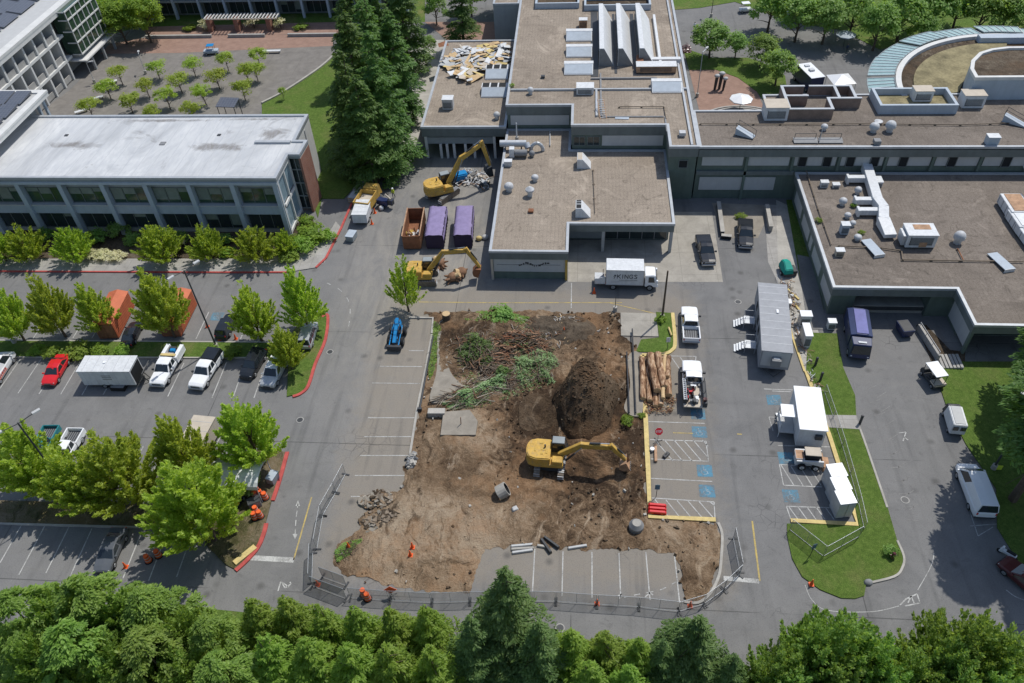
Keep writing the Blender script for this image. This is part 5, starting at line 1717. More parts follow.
def car(kind, name, label, cat, rear, front, paint, scale=1.0, group=None, roof_mat=None, side_glass=True, rear_glass=True):
 s = CARS[kind]
 loc, rz, _ = pose(rear, front)
 t = thing(name, label, cat, loc, rz, group)
 t.scale = (scale,) * 3
 L, W = s['L'] / 2, s['W'] / 2
 mb = MB()
 x0, x1 = s['cb']
 loft(mb, [body_ring(-L, W * .84, .42, s['tail'] - .12), body_ring(-L + .18, W * .95, .28, s['tail']), body_ring(-L * .55, W, .22, s['belt']), body_ring(0, W, .22, s['belt']),
              body_ring(x1, W, .22, s['belt'] - .02), body_ring(L - .55, W * .97, .22, s['hood'] - .04), body_ring(L - .12, W * .88, .26, s['hood'] - .16), body_ring(L, W * .78, .38, s['hood'] - .30)], paint)
 mb.build('body', t, bevel=.03, segs=2)
 b, r = s['belt'] - .02, s['roof']
 wb, wt = W * .93, W * .74
 a0, a1 = s['ct']
 mb = MB()
 loft(mb, [[(x0, -wb, b), (x0, wb, b), (a0, wt, r - .05), (a0, 0, r), (a0, -wt, r - .05)],
              [((x0 + x1) / 2, -wb, b), ((x0 + x1) / 2, wb, b), ((a0 + a1) / 2, wt, r), ((a0 + a1) / 2, 0, r + .05), ((a0 + a1) / 2, -wt, r)],
              [(x1, -wb, b), (x1, wb, b), (a1, wt, r - .05), (a1, 0, r), (a1, -wt, r - .05)]], roof_mat or paint)
 mb.build('cabin', t, bevel=.025)
 glass_panel(t, [(x1, -wb, b), (x1, wb, b), (a1, wt, r - .05), (a1, -wt, r - .05)], 'windshield', .10, .03)
 if rear_glass:
  glass_panel(t, [(x0, -wb, b), (x0, wb, b), (a0, wt, r - .05), (a0, -wt, r - .05)], 'rear_window', .12, .03)
 for sg in (-1, 1):
  n = 3 if kind in ('suv', 'van') else 2
  for k in range(n):
   f0, f1 = k / n, (k + 1) / n
   if not side_glass and k < n - 1:
    continue
   lb, lt = x0 + .12 + (x1 - x0 - .3) * f0, x0 + .12 + (x1 - x0 - .3) * f1
   tb, tt = a0 + .04 + (a1 - a0 - .08) * f0, a0 + .04 + (a1 - a0 - .08) * f1
   glass_panel(t, [(lb, sg * wb, b), (lt, sg * wb, b), (tt, sg * wt, r - .05), (tb, sg * wt, r - .05)], 'side_window', .08, .02)
  mb = MB()
  mb.box(x1 - .35, x1 - .18, sg * (W - .02) if sg > 0 else -W - .2, W + .2 if sg > 0 else sg * (W - .02), b - .02, b + .13, paint)
  mb.build('side_mirror', t, bevel=.02)
 mb = MB()
 mb.box(L - .10, L + .05, -W * .80, W * .80, .26, .50, 'dark_metal')
 mb.box(L - .12, L + .03, -W * .42, W * .42, .52, .66, 'dark_metal')
 mb.build('front_bumper', t, bevel=.02)
 mb = MB()
 mb.box(-L - .05, -L + .12, -W * .84, W * .84, .32, .52, 'dark_metal')
 mb.build('rear_bumper', t, bevel=.02)
 lights(t, L - .13, -L + .02, W * .84, s['hood'] - .30)
 for x in (-L * .58, L * .62):
  for sg in (-1, 1):
   wheel(t, x, sg * (W - .12), .34 if kind != 'suv' else .37)
 return t
def pickup(label, rear, front, paint, cat='pickup truck', bed='open', scale=1.0, group=None, crew=True, name='pickup_truck'):
 loc, rz, _ = pose(rear, front)
 t = thing(name, label, cat, loc, rz, group)
 t.scale = (scale,) * 3
 W = 1.0
 mb = MB()
 xb = -.75 if crew else -.35
 loft(mb, [body_ring(xb, W, .42, 1.16), body_ring(1.0, W, .40, 1.16), body_ring(1.25, W, .40, 1.14), body_ring(2.45, W * .97, .42, 1.10), body_ring(2.78, W * .90, .48, .98), body_ring(2.86, W * .84, .55, .90)], paint)
 mb.build('body', t, bevel=.03, segs=2)
 b, r, wb, wt = 1.14, 1.86, .94, .76
 x0, x1, a0, a1 = xb + .03, 1.20, xb + .10, .52
 mb = MB()
 loft(mb, [[(x0, -wb, b), (x0, wb, b), (a0, wt, r - .05), (a0, 0, r), (a0, -wt, r - .05)],
              [((x0 + x1) / 2, -wb, b), ((x0 + x1) / 2, wb, b), ((a0 + a1) / 2, wt, r), ((a0 + a1) / 2, 0, r + .04), ((a0 + a1) / 2, -wt, r)],
              [(x1, -wb, b), (x1, wb, b), (a1, wt, r - .05), (a1, 0, r), (a1, -wt, r - .05)]], paint)
 mb.build('cab', t, bevel=.025)
 glass_panel(t, [(x1, -wb, b), (x1, wb, b), (a1, wt, r - .05), (a1, -wt, r - .05)], 'windshield', .10, .03)
 glass_panel(t, [(x0, -wb, b), (x0, wb, b), (a0, wt, r - .05), (a0, -wt, r - .05)], 'rear_window', .12, .02)
 for sg in (-1, 1):
  for k in range(2):
   f0, f1 = k / 2, (k + 1) / 2
   lb, lt = x0 + .06 + (x1 - x0 - .25) * f0, x0 + .06 + (x1 - x0 - .25) * f1
   tb, tt = a0 + .03 + (a1 - a0 - .06) * f0, a0 + .03 + (a1 - a0 - .06) * f1
   glass_panel(t, [(lb, sg * wb, b), (lt, sg * wb, b), (tt, sg * wt, r - .05), (tb, sg * wt, r - .05)], 'side_window', .08, .02)
  mb = MB()
  mb.box(.80, 1.0, W - .02 if sg > 0 else -W - .26, W + .26 if sg > 0 else -W + .02, 1.12, 1.34, 'dark_metal')
  mb.build('side_mirror', t, bevel=.02)
 if bed != 'none':
  mb = MB()
  xe = -2.85
  mb.box(xe, xb - .06, -W, W, .45, .72, paint)
  mb.box(xe, xb - .06, -W, -W + .13, .722, 1.20, paint)
  mb.box(xe, xb - .06, W - .13, W, .722, 1.20, paint)
  mb.box(xb - .18, xb - .06, -W + .132, W - .132, .722, 1.20, paint)
  bd = mb.build('bed', t, bevel=.02)
  mb = MB()
  mb.box(xe + .1, xb - .2, -W + .135, W - .135, .723, .75, 'dark_metal')
  for k in range(7):
   mb.box(xe + .1, xb - .2, -W + .2 + k * .25, -W + .28 + k * .25, .751, .77, 'mid_grey')
  mb.build('bed_liner', bd)
  mb = MB()
  mb.box(xe - .03, xe + .08, -W + .135, W - .135, .70, 1.19, paint)
  mb.build('tailgate', t, bevel=.02)
  if bed == 'cover':
   mb = MB()
   mb.box(xe + .02, xb - .02, -W + .05, W - .05, 1.202, 1.26, 'black_paint')
   mb.build('bed_cover', t, bevel=.02)
  if bed == 'canopy':
   mb = MB()
   mb.frustum((xe, xb - .03, -W + .03, W - .03), (xe + .12, xb - .08, -W + .16, W - .16), 1.205, 1.80, 'black_paint')
   mb.build('canopy', t, bevel=.03)
 mb = MB()
 mb.box(2.72, 2.95, -W * .9, W * .9, .45, .68, 'steel')
 mb.box(2.80, 2.90, -W * .55, W * .55, .70, .95, 'dark_metal')
 mb.build('front_bumper', t, bevel=.03)
 mb = MB()
 mb.box(-2.98, -2.78, -W * .9, W * .9, .5, .66, 'steel')
 mb.build('rear_bumper', t, bevel=.02)
 lights(t, 2.80, -2.85, W * .93, .74)
 for x in (-1.75, 1.85):
  for sg in (-1, 1):
   wheel(t, x, sg * (W - .14), .40, .28)
 return t
car('sedan', 'sedan', 'glossy red sedan parked nose out beside the white box trailer', 'car', (67, 358), (49, 389), 'red_paint')
vr = car('van', 'cargo_van', 'white cargo van with red lettering on its side, cut by the frame edge', 'van', (-14, 396), (14, 352), 'white_paint', 1.02, side_glass=False)
mb = MB()
for k, (x, w) in enumerate([(-1.5, .25), (-1.15, .2), (-.85, .3), (-.45, .2), (-.15, .25)]):
 mb.box(x, x + w, -1.035, -1.02, .72, .98, 'kerb_red')
mb.box(-1.6, .2, -1.035, -1.02, .58, .64, 'orange_paint')
mb.build('side_lettering', vr)
p1 = pickup('white utility pickup loaded with gear, parked beside the white box trailer', (181, 350), (156, 394), 'white_paint', bed='none')
mb = MB()
mb.box(-3.1, -.85, -1.08, 1.08, .62, .8, 'white_paint')
mb.box(-3.1, -.85, -1.08, -.62, .802, 1.55, 'white_paint')
mb.box(-3.1, -.85, .62, 1.08, .802, 1.55, 'white_paint')
mb.build('service_body', p1, bevel=.03)
mb = MB()
mb.box(-2.9, -1.0, -.6, .6, .81, 1.1, 'dark_metal')
mb.build('bed_floor', p1)
for bx, mt in (((-1.6, -1.0, -.5, .5, 1.101, 1.6), 'tan_panel'), ((-2.2, -1.75, -.1, .5, 1.101, 1.75), 'blue_machine'), ((-2.8, -2.3, -.55, .3, 1.101, 1.45), 'dark_metal'), ((-1.35, -.95, -.95, .9, 1.601, 1.72), 'kerb_yellow')):
 mb = MB()
 mb.box(*bx, mt)
 tag(mb.build('tool_box', None, loc=p1.location, rotz=p1.rotation_euler.z, bevel=.04),
  {'tan_panel': 'tan tool chest in the bed of the white utility pickup', 'blue_machine': 'bright blue drum in the bed of the white utility pickup', 'dark_metal': 'dark crate at the tail of the white utility pickup', 'kerb_yellow': 'yellow plank lying across the bed of the white utility pickup'}[mt], 'tool box')
pickup('white pickup with a black canopy over its bed, foot of the lamp pole behind', (220, 355), (196, 394), 'white_paint', bed='canopy')
car('suv', 'parked_car', 'black car in the shade beside the silver off roader', 'car', (262, 355), (247, 380), 'black_paint', .95)
car('suv', 'off_roader', 'silver grey off roader with a pale roof at the end of the car row', 'car', (285, 357), (266, 394), 'silver_paint', 1.02, roof_mat='white_paint')
car('suv', 'parked_car', 'dark grey car backed between red cones in the marked disabled bay', 'car', (222, 341), (234, 318), 'black_paint', .9)
car('suv', 'parked_car', 'silver car half hidden under the trees at the end of the divider', 'car', (305, 352), (313, 326), 'silver_paint', .95)
car('van', 'parked_van', 'white van at the far left edge of the upper car row', 'van', (-8, 330), (8, 303), 'white_paint', .9)
car('sedan', 'parked_car', 'dark car in the shade under the lot divider trees, beside the orange container', 'car', (128, 349), (139, 325), 'black_paint', .92)
pickup('teal pickup with an open dark bed half hidden by the lower trees', (52, 438), (38, 464), 'teal_paint', scale=.95)
pickup('white pickup with a black open bed behind the lower trees', (78, 438), (58, 473), 'white_paint', scale=1.0)
car('sedan', 'sedan', 'dark grey sedan parked alone in the lowest car row', 'car', (121, 535), (105, 572), 'graphite_paint', 1.0)
car('suv', 'parked_car', 'dark blue car, left of the two parked below the white canopy', 'car', (219, 500), (227, 478), 'navy_paint', .95)
car('suv', 'parked_car', 'dark grey car, right of the two parked below the white canopy', 'car', (236, 501), (243, 479), 'black_paint', .95)
pickup('white pickup with an empty grey bed, parked next to the corner lawn', (691, 347), (688, 311), 'white_paint', scale=1.02)
pickup('black pickup with covered bed standing on the concrete loading pad', (701, 239), (709, 271), 'black_paint', bed='cover')
pickup('black pickup with covered bed parked on the worn ground by the hall', (744, 222), (745, 255), 'black_paint', bed='cover')
car('van', 'cargo_van', 'large white cargo van on the shaded east drive', 'van', (982, 518), (964, 471), 'white_paint', 1.08, side_glass=False)
car('sedan', 'parked_car', 'dark maroon car cut by the right frame edge', 'car', (1044, 600), (1004, 566), 'maroon_paint', 1.0)
loc, rz, _ = pose((956, 440), (947, 409))
t = thing('utility_van', 'tiny white box bodied utility van beside the east lawn', 'utility vehicle', loc, rz)
mb = MB()
mb.frustum((-1.75, 1.15, -.75, .75), (-1.70, .95, -.68, .68), .45, 1.85, 'white_metal')
mb.build('body', t, bevel=.05, segs=2)
mb = MB()
mb.frustum((1.152, 1.75, -.72, .72), (1.152, 1.35, -.62, .62), .40, 1.70, 'dark_metal')
mb.build('cab', t, bevel=.04)
glass_panel(t, [(1.75, -.7, .95), (1.75, .7, .95), (1.38, .6, 1.66), (1.38, -.6, 1.66)], 'windshield', .06, .05)
for sg in (-.36, .36):
 mb = MB()
 mb.box(-1.79, -1.70, sg - .26, sg + .26, 1.05, 1.55, 'car_glass')
 mb.build('rear_window', t)
mb = MB()
mb.box(-1.5, .9, -.5, .5, 1.852, 1.90, 'panel_grey')
mb.build('roof_panel', t)
for x in (-1.1, 1.15):
 for sg in (-1, 1):
  wheel(t, x, sg * .66, .27, .2)
loc, rz, _ = pose((938, 390), (924, 371))
t = thing('utility_cart', 'small utility cart with a grey canopy roof at the edge of the east lawn', 'utility vehicle', loc, rz)
mb = MB()
mb.box(-1.5, 1.4, -.68, .68, .35, .62, 'dark_metal')
mb.frustum((.75, 1.45, -.66, .66), (.8, 1.2, -.6, .6), .621, 1.05, 'dark_metal')
mb.box(-1.55, -.55, -.7, .7, .622, .9, 'tan_panel')
mb.build('body', t, bevel=.04)
mb = MB()
mb.box(-1.25, 1.05, -.72, .72, 1.86, 1.95, 'galv')
mb.build('roof', t, bevel=.03)
for x, y in ((-1.2, -.65), (-1.2, .65), (.95, -.62), (.95, .62)):
 mb = MB()
 mb.tube((x, y, .6), (x, y, 1.87), .035, .035, 6, 'dark_metal')
 mb.build('roof_post', t)
mb = MB()
mb.box(-.5, .1, -.6, .6, .622, .85, 'black_paint')
mb.box(-.55, -.42, -.6, .6, .851, 1.3, 'black_paint')
mb.build('seat', t, bevel=.04)
for x in (-1.05, 1.0):
 for sg in (-1, 1):
  wheel(t, x, sg * .6, .28, .22)
loc, rz, _ = pose((594, 284), (657, 285.5))
t = thing('box_truck', 'white box truck with grey lettering on its side, tail lift folded behind', 'truck', loc, rz)
mb = MB()
mb.box(-4.0, 4.0, -.45, .45, .55, .85, 'dark_metal')
mb.build('chassis', t)
mb = MB()
mb.box(-2.55, 2.15, -1.2, 1.2, .95, 3.35, 'white_metal')
cb = mb.build('cargo_box', t, bevel=.03)
mb = MB()
for zz in (.95, 3.28):
 mb.box(-2.57, 2.17, -1.225, -1.19, zz, zz + .09, 'galv')
for xx in (-2.57, 2.09):
 mb.box(xx, xx + .09, -1.224, -1.19, 1.041, 3.279, 'galv')
mb.build('box_trim', cb)
def strokes(mbx, word, x, z, h, y, mat, th=.05, gap=.28):
 """block letters from bars on the plane y, reading along +x"""
 SH = {'K': [((0, 0), (0, 1)), ((0, .45), (.8, 1)), ((.25, .6), (.8, 0))], 'I': [((.2, 0), (.2, 1))], 'N': [((0, 0), (0, 1)), ((0, 1), (.8, 0)), ((.8, 0), (.8, 1))],
          'G': [((.8, .8), (.5, 1)), ((.5, 1), (.15, .9)), ((.15, .9), (0, .5)), ((0, .5), (.15, .1)), ((.15, .1), (.5, 0)), ((.5, 0), (.8, .15)), ((.8, .15), (.8, .45)), ((.8, .45), (.5, .45))],
          'S': [((.75, .85), (.4, 1)), ((.4, 1), (.05, .8)), ((.05, .8), (.7, .35)), ((.7, .35), (.6, .05)), ((.6, .05), (0, .12))]}
 for ch in word:
  for (a, b) in SH.get(ch, []):
   p, q = Vector((x + a[0] * h * .8, y, z + a[1] * h)), Vector((x + b[0] * h * .8, y, z + b[1] * h))
   d = (q - p).normalized()
   n = Vector((-d.z, 0, d.x)) * th / 2
   e = d * th * .3
   mbx.face([p - n - e, q - n + e, q + n + e, p + n - e], mat)
  x += h * .8 * (.9 if ch != 'I' else .5) + gap * h
mb = MB()
strokes(mb, 'KINGS', -1.15, 2.05, .62, -1.228, 'dark_metal', .085, .20)
for p in [((-1.55, 2.0), (-1.35, 2.6)), ((-1.62, 2.35), (-1.38, 2.62)), ((-1.50, 2.62), (-1.36, 2.4))]:
 q0, q1 = Vector((p[0][0], -1.228, p[0][1])), Vector((p[1][0], -1.228, p[1][1]))
 mb.face([q0 + Vector((-.04, 0, 0)), q0 + Vector((.04, 0, 0)), q1 + Vector((.04, 0, 0)), q1 + Vector((-.04, 0, 0))], 'dark_metal')
for k in range(14):
 mb.face([(-.85 + k * .16, -1.228, 1.72), (-.74 + k * .16, -1.228, 1.72), (-.74 + k * .16, -1.228, 1.82), (-.85 + k * .16, -1.228, 1.82)], 'mid_grey')
mb.face([(-1.9, -1.228, 1.42), (.6, -1.228, 1.60), (.6, -1.228, 1.62), (-1.9, -1.228, 1.45)], 'mid_grey')
mb.build('lettering', cb)
mb = MB()
loft(mb, [[(2.35, -1.02, .6), (2.35, 1.02, .6), (2.35, .98, 2.35), (2.35, -.98, 2.35)], [(3.55, -1.04, .55), (3.55, 1.04, .55), (3.35, .92, 2.38), (3.35, -.92, 2.38)], [(4.05, -1.0, .5), (4.05, 1.0, .5), (3.62, .88, 2.3), (3.62, -.88, 2.3)]], 'white_paint')
mb.build('cab', t, bevel=.06, segs=2)
glass_panel(t, [(3.93, -.95, 1.2), (3.93, .95, 1.2), (3.64, .86, 2.22), (3.64, -.86, 2.22)], 'windshield', .05, .06)
for sg in (-1, 1):
 glass_panel(t, [(2.75, sg * 1.03, 1.3), (3.6, sg * 1.03, 1.3), (3.45, sg * .97, 2.15), (2.75, sg * .985, 2.15)], 'side_window', .05, .03)
 mb = MB()
 mb.box(3.75, 3.95, sg * 1.05 if sg > 0 else -1.35, 1.35 if sg > 0 else -1.05, 1.3, 1.85, 'white_paint')
 mb.build('side_mirror', t, bevel=.03)
mb = MB()
mb.box(-3.95, -2.75, -1.1, 1.1, .95, 1.03, 'galv')
mb.box(-3.9, -2.62, -1.15, -1.05, 1.031, 1.9, 'galv')
mb.hexa([(-3.95, -1.16, 1.05), (-2.65, -1.16, 1.05), (-2.65, -1.1, 1.05), (-3.95, -1.1, 1.05), (-3.95, -1.16, 1.75), (-2.65, -1.16, 2.25), (-2.65, -1.1, 2.25), (-3.95, -1.1, 1.75)], 'white_metal')
mb.build('tail_lift', t)
mb = MB()
for y in (-.6, .6):
 mb.tube((-2.9, y, 1.0), (-2.9, y, 2.0), .04, .04, 6, 'rust')
mb.tube((-2.9, -.6, 1.95), (-2.9, .6, 1.95), .04, .04, 6, 'rust')
mb.build('handrail', t)
for x in (-1.6, 3.0):
 for sg in (-1, 1):
  wheel(t, x, sg * .92, .44, .3)
lights(t, 4.0, -2.6, .9, .72)
t = pickup('white service truck with racks and tools heaped on its open bed', (694, 412), (690, 364), 'white_paint', cat='truck', bed='none', crew=False, scale=1.12, name='service_truck')
mb = MB()
mb.box(-3.4, -.4, -1.1, 1.1, .78, .92, 'tan_panel')
mb.build('flat_bed', t, bevel=.02)
mb = MB()
mb.box(-3.4, -.4, -1.12, -.72, .922, 1.5, 'dark_metal')
mb.build('side_locker', t, bevel=.03)
mb = MB()
mb.box(-3.0, -.4, .72, 1.12, .922, 1.45, 'dark_metal')
mb.build('side_locker', t, bevel=.03)
mb = MB()
for y in (.80, 1.06):
 mb.box(-3.0, -.2, y, y + .05, 1.452, 1.52, 'white_metal')
for k in range(11):
 mb.box(-2.95 + k * .26, -2.88 + k * .26, .851, 1.059, 1.46, 1.51, 'white_metal')
mb.build('ladder', t)
mb = MB()
for x in (-.5, -2.0, -3.2):
 for y in (-.95, .7):
  mb.tube((x, y, .9), (x, y, 2.0), .03, .03, 6, 'dark_metal')
for y in (-.95, .7):
 mb.tube((-3.2, y, 2.0), (-.5, y, 2.0), .03, .03, 6, 'dark_metal')
mb.build('rack', t)
mb = MB()
rr = random.Random(5)
for k in range(26):
 x, y = rr.uniform(-3.2, -.6), rr.uniform(-.65, .6)
 mb.box(x, x + rr.uniform(.1, .5), y, y + rr.uniform(.08, .35), .923, .95 + rr.uniform(.08, .5), rr.choice(['dark_metal', 'steel', 'white_metal', 'red_paint', 'rubber', 'mid_grey', 'mid_grey']))
lo_ = mb.build('tool_load', t)
lo_['kind'] = 'stuff'
mb = MB()
mb.tube((-3.0, -.9, .93), (-3.0, -.9, 1.75), .22, .2, 10, 'maroon_paint')
mb.build('gas_bottle', t)
loc, rz, _ = pose((852, 322), (858, 366))
t = thing('blue_truck', 'dark blue garbage truck with a pale violet blue top backed to the loading bay', 'truck', loc, rz)
mb = MB()
loft(mb, [[(-3.2, -1.2, .8), (-3.2, 1.2, .8), (-3.2, 1.2, 2.6), (-3.2, .55, 2.75), (-3.2, -.55, 2.75), (-3.2, -1.2, 2.6)], [(1.4, -1.2, .8), (1.4, 1.2, .8), (1.4, 1.2, 2.6), (1.4, .55, 2.75), (1.4, -.55, 2.75), (1.4, -1.2, 2.6)]], 'navy_paint')
mb.build('body', t, bevel=.04)
mb = MB()
mb.box(-2.9, 1.2, -.55, .72, 2.752, 2.82, 'cover_blue')
mb.build('roof_cover', t)
mb = MB()
loft(mb, [[(1.5, -1.15, .6), (1.5, 1.15, .6), (1.5, 1.1, 2.5), (1.5, -1.1, 2.5)], [(3.1, -1.15, .6), (3.1, 1.15, .6), (2.8, 1.0, 2.45), (2.8, -1.0, 2.45)]], 'navy_paint')
mb.build('cab', t, bevel=.06)
mb = MB()
mb.box(2.3, 2.55, -.45, .45, 2.50, 2.56, 'white_metal')
mb.build('roof_vent', t)
glass_panel(t, [(3.06, -1.05, 1.25), (3.06, 1.05, 1.25), (2.84, .95, 2.3), (2.84, -.95, 2.3)], 'windshield', .05, .08)
for x in (-1.9, 2.1):
 for sg in (-1, 1):
  wheel(t, x, sg * 1.0, .48, .3)
lights(t, 3.05, -3.25, 1.0, .8)
mb = MB()
for sg in (-1.15, 1.05):
 mb.box(-4.0, -3.25, sg, sg + .1, .7, 2.1, 'dark_metal')
mb.box(-4.0, -3.25, -1.04, 1.04, .6, .75, 'dark_metal')
mb.build('tail_gate', t)
def trailer(label, rear, front, W, H, body, roof, cat='trailer', name='box_trailer', z0=.55, group=None, tongue=True, over=.06):
 loc, rz, L = pose(rear, front)
 t = thing(name, label, cat, loc, rz, group)
 mb = MB()
 mb.box(-L / 2, L / 2, -W / 2, W / 2, z0, H - .08, body)
 mb.build('body', t, bevel=.03)
 mb = MB()
 mb.box(-L / 2 - over, L / 2 + over, -W / 2 - over, W / 2 + over, H - .078, H, roof)
 mb.build('roof', t, bevel=.02)
 mb = MB()
 for k in range(int(L / 1.22)):
  x = -L / 2 + .6 + k * 1.22
  for sg in (-1, 1):
   mb.box(x, x + .03, sg * (W / 2 + .004) - .006, sg * (W / 2 + .004) + .006, z0 + .05, H - .1, 'galv')
  mb.box(x, x + .04, -W / 2, W / 2, H + .002, H + .014, 'galv')
 mb.build('panel_seam', t)['kind'] = 'stuff'
 for sg in (-1, 1):
  for dx in (-.42, .42):
   wheel(t, dx - .3, sg * (W / 2 - .1), .34, .22)
 if tongue:
  mb = MB()
  for sg in (-1, 1):
   mb.tube((L / 2, sg * W * .35, .5), (L / 2 + 1.2, 0, .5), .05, .05, 6, 'dark_metal')
  mb.build('tow_bar', t)
 return t, L
t, L = trailer('white enclosed trailer with its rear ramp open, between red sedan and utility pickup', (91, 380.5), (142, 380.5), 2.5, 2.9, 'white_metal', 'white_metal')
mb = MB()
mb.box(L / 2 + .005, L / 2 + .05, -1.05, 1.05, .6, 2.6, 'dark_void')
mb.build('door_opening', t)
mb = MB()
mb.hexa([(L / 2 + .06, -1.1, .55), (L / 2 + .12, -1.1, .5), (L / 2 + .12, 1.1, .5), (L / 2 + .06, 1.1, .55), (L / 2 + 1.2, -1.1, 2.3), (L / 2 + 1.26, -1.1, 2.26), (L / 2 + 1.26, 1.1, 2.26), (L / 2 + 1.2, 1.1, 2.3)], 'dark_metal')
mb.build('ramp_door', t)
mb = MB()
mb.tube((-.3, .15, 2.9), (-.3, .15, 3.0), .22, .2, 10, 'white_paint')
mb.build('roof_vent', t)
mb = MB()
for k in range(3):
 mb.box(-.5, .6, -1.262, -1.252, 1.5 + k * .28, 1.62 + k * .28, 'mid_grey')
mb.build('side_lettering', t)
mb = MB()
mb.box(0, 1.7, -.5, .5, 0.01, .5, 'rubber')
mb.box(.05, 1.65, -.45, .45, .501, .53, 'mid_grey')
tag(mb.build('steel_ramp_block', None, loc=G(113, 388), bevel=.03), 'low dark ramp block lying on the asphalt below the white enclosed trailer', 'ramp')
t, L = trailer('long grey site office trailer with two entry steps on its left side', (767.5, 304), (772, 372), 3.3, 3.3, 'trailer_grey', 'trailer_grey', 'trailer', 'office_trailer', .5)
mb = MB()
mb.box(L / 2 + .0, L / 2 + .06, -1.5, 1.5, 1.0, 3.2, 'panel_grey')
mb.build('end_wall', t)
mb = MB()
mb.box(L / 2 + .065, L / 2 + .75, -.45, .55, 1.5, 2.5, 'mid_grey')
mb.box(L / 2 + .2, L / 2 + .5, -.3, .4, 2.505, 2.55, 'white_metal')
mb.build('cooling_unit', t, bevel=.03)
for x in (-3.0, -.5, 1.2):
 mb = MB()
 mb.box(x - .4, x + .4, -1.69, -1.655, 1.5, 2.5, 'dark_void')
 mb.build('window', t)
for x in (-1.6, 2.6):
 mb = MB()
 mb.box(x - .65, x + .65, -3.1, -1.8, .85, .95, 'galv')
 for q in (-.6, .6):
  for w_y in (-3.05, -1.9):
   mb.tube((x + q, w_y, 0), (x + q, w_y, 1.9), .03, .03, 5, 'galv')
 for k in range(4):
  mb.box(x - .6, x + .6, -3.4 - k * .27, -3.12 - k * .27, .70 - k * .2, .75 - k * .2, 'galv')
 mb.tube((x + .6, -1.9, 1.9), (x + .6, -3.05, 1.9), .03, .03, 5, 'galv')
 mb.tube((x - .6, -1.9, 1.9), (x - .6, -3.05, 1.9), .03, .03, 5, 'galv')
 st_ = mb.build('entry_steps', t)
 mb = MB()
 mb.box(x - .45, x + .45, -1.69, -1.655, .95, 2.9, 'mid_grey')
 mb.build('door', t)
mb = MB()
mb.box(-1.1, -.5, .2, .45, 3.305, 3.42, 'white_paint')
mb.build('roof_vent', t)
a, b = G(786.5, 416), G(822, 418)
loc, rz, L = pose((801, 408), (807, 448))
t = thing('site_office', 'white site office cabin with a small roofed porch on its left', 'cabin', loc, rz)
mb = MB()
mb.box(-2.9, 2.9, -1.3, 1.3, .45, 3.1, 'white_metal')
mb.build('body', t, bevel=.03)
mb = MB()
mb.box(-3.0, 3.0, -1.4, 1.4, 3.102, 3.2, 'white_paint')
mb.build('roof', t, bevel=.03)
mb = MB()
mb.box(-.55, 1.6, -2.9, -1.32, .75, .86, 'panel_grey')
for p in ((-.5, -2.85), (1.55, -2.85)):
 mb.tube((*p, 0), (*p, 2.6), .05, .05, 6, 'white_metal')
mb.box(-.5, 1.5, -2.86, -2.8, 1.1, 1.75, 'white_metal')
mb.build('porch', t)
mb = MB()
mb.box(-.7, 1.0, -2.85, -1.42, 2.6, 2.7, 'white_paint')
mb.build('porch_roof', t)
mb = MB()
mb.box(2.905, 3.2, .3, 1.0, 1.9, 2.5, 'dark_metal')
mb.build('cooling_unit', t, bevel=.03)
mb = MB()
for k in range(3):
 mb.box(-1.0 - k * .3, -.72 - k * .3, -2.8, -1.7, .55 - k * .2, .6 - k * .2, 'galv')
mb.build('porch_step', t)
for k, (px, py) in enumerate(((831, 485), (835, 498), (839.5, 511.5))):
 c = G(px, py)
 t = thing('storage_locker', 'white storage locker, ' + ['farthest from', 'middle of the three by', 'nearest to'][k] + ' the fenced corner of the yellow kerb', 'locker', c + Vector((0, 0, 0)), R(-80), 'white lockers by the yellow kerb')
 mb = MB()
 mb.box(-.75, .75, -.78, .78, .1, 2.4, 'galv')
 mb.build('body', t, bevel=.03)
 mb = MB()
 mb.box(-.80, .80, -.82, .82, 2.402, 2.5, 'white_paint')
 mb.build('roof', t, bevel=.02)
 for q in (-.4, .4):
  mb = MB()
  mb.box(.752, .80, q - .33, q + .33, .2, 2.3, 'panel_grey')
  mb.build('door', t)
t, L = trailer('tan roofed trailer half hidden behind the lower trees', (197, 460), (212, 432), 2.4, 2.7, 'tan_panel', 'tan_panel')
loc = G(236, 492)
t = thing('carport_canopy', 'white curved canopy roof over two dark cars among the lower trees', 'canopy', loc, 0)
mb = MB()
n = 9
for k in range(n):
 a0, a1 = math.pi * (k / n), math.pi * ((k + 1) / n)
 y0, z0, y1, z1 = 1.8 * math.cos(a0), 2.2 + 1.0 * math.sin(a0), 1.8 * math.cos(a1), 2.2 + 1.0 * math.sin(a1)
 mb.hexa([(-2.6, y0, z0), (2.6, y0, z0), (2.6, y1, z1), (-2.6, y1, z1), (-2.6, y0, z0 + .06), (2.6, y0, z0 + .06), (2.6, y1, z1 + .06), (-2.6, y1, z1 + .06)], 'white_metal')
mb.build('roof', t)
for x in (-2.5, 0, 2.5):
 for y in (-1.75, 1.75):
  mb = MB()
  mb.tube((x, y, 0), (x, y, 2.25), .05, .05, 6, 'galv')
  mb.build('post', t)
t.location = at_mid(236, 470, 3.0, 1.0)
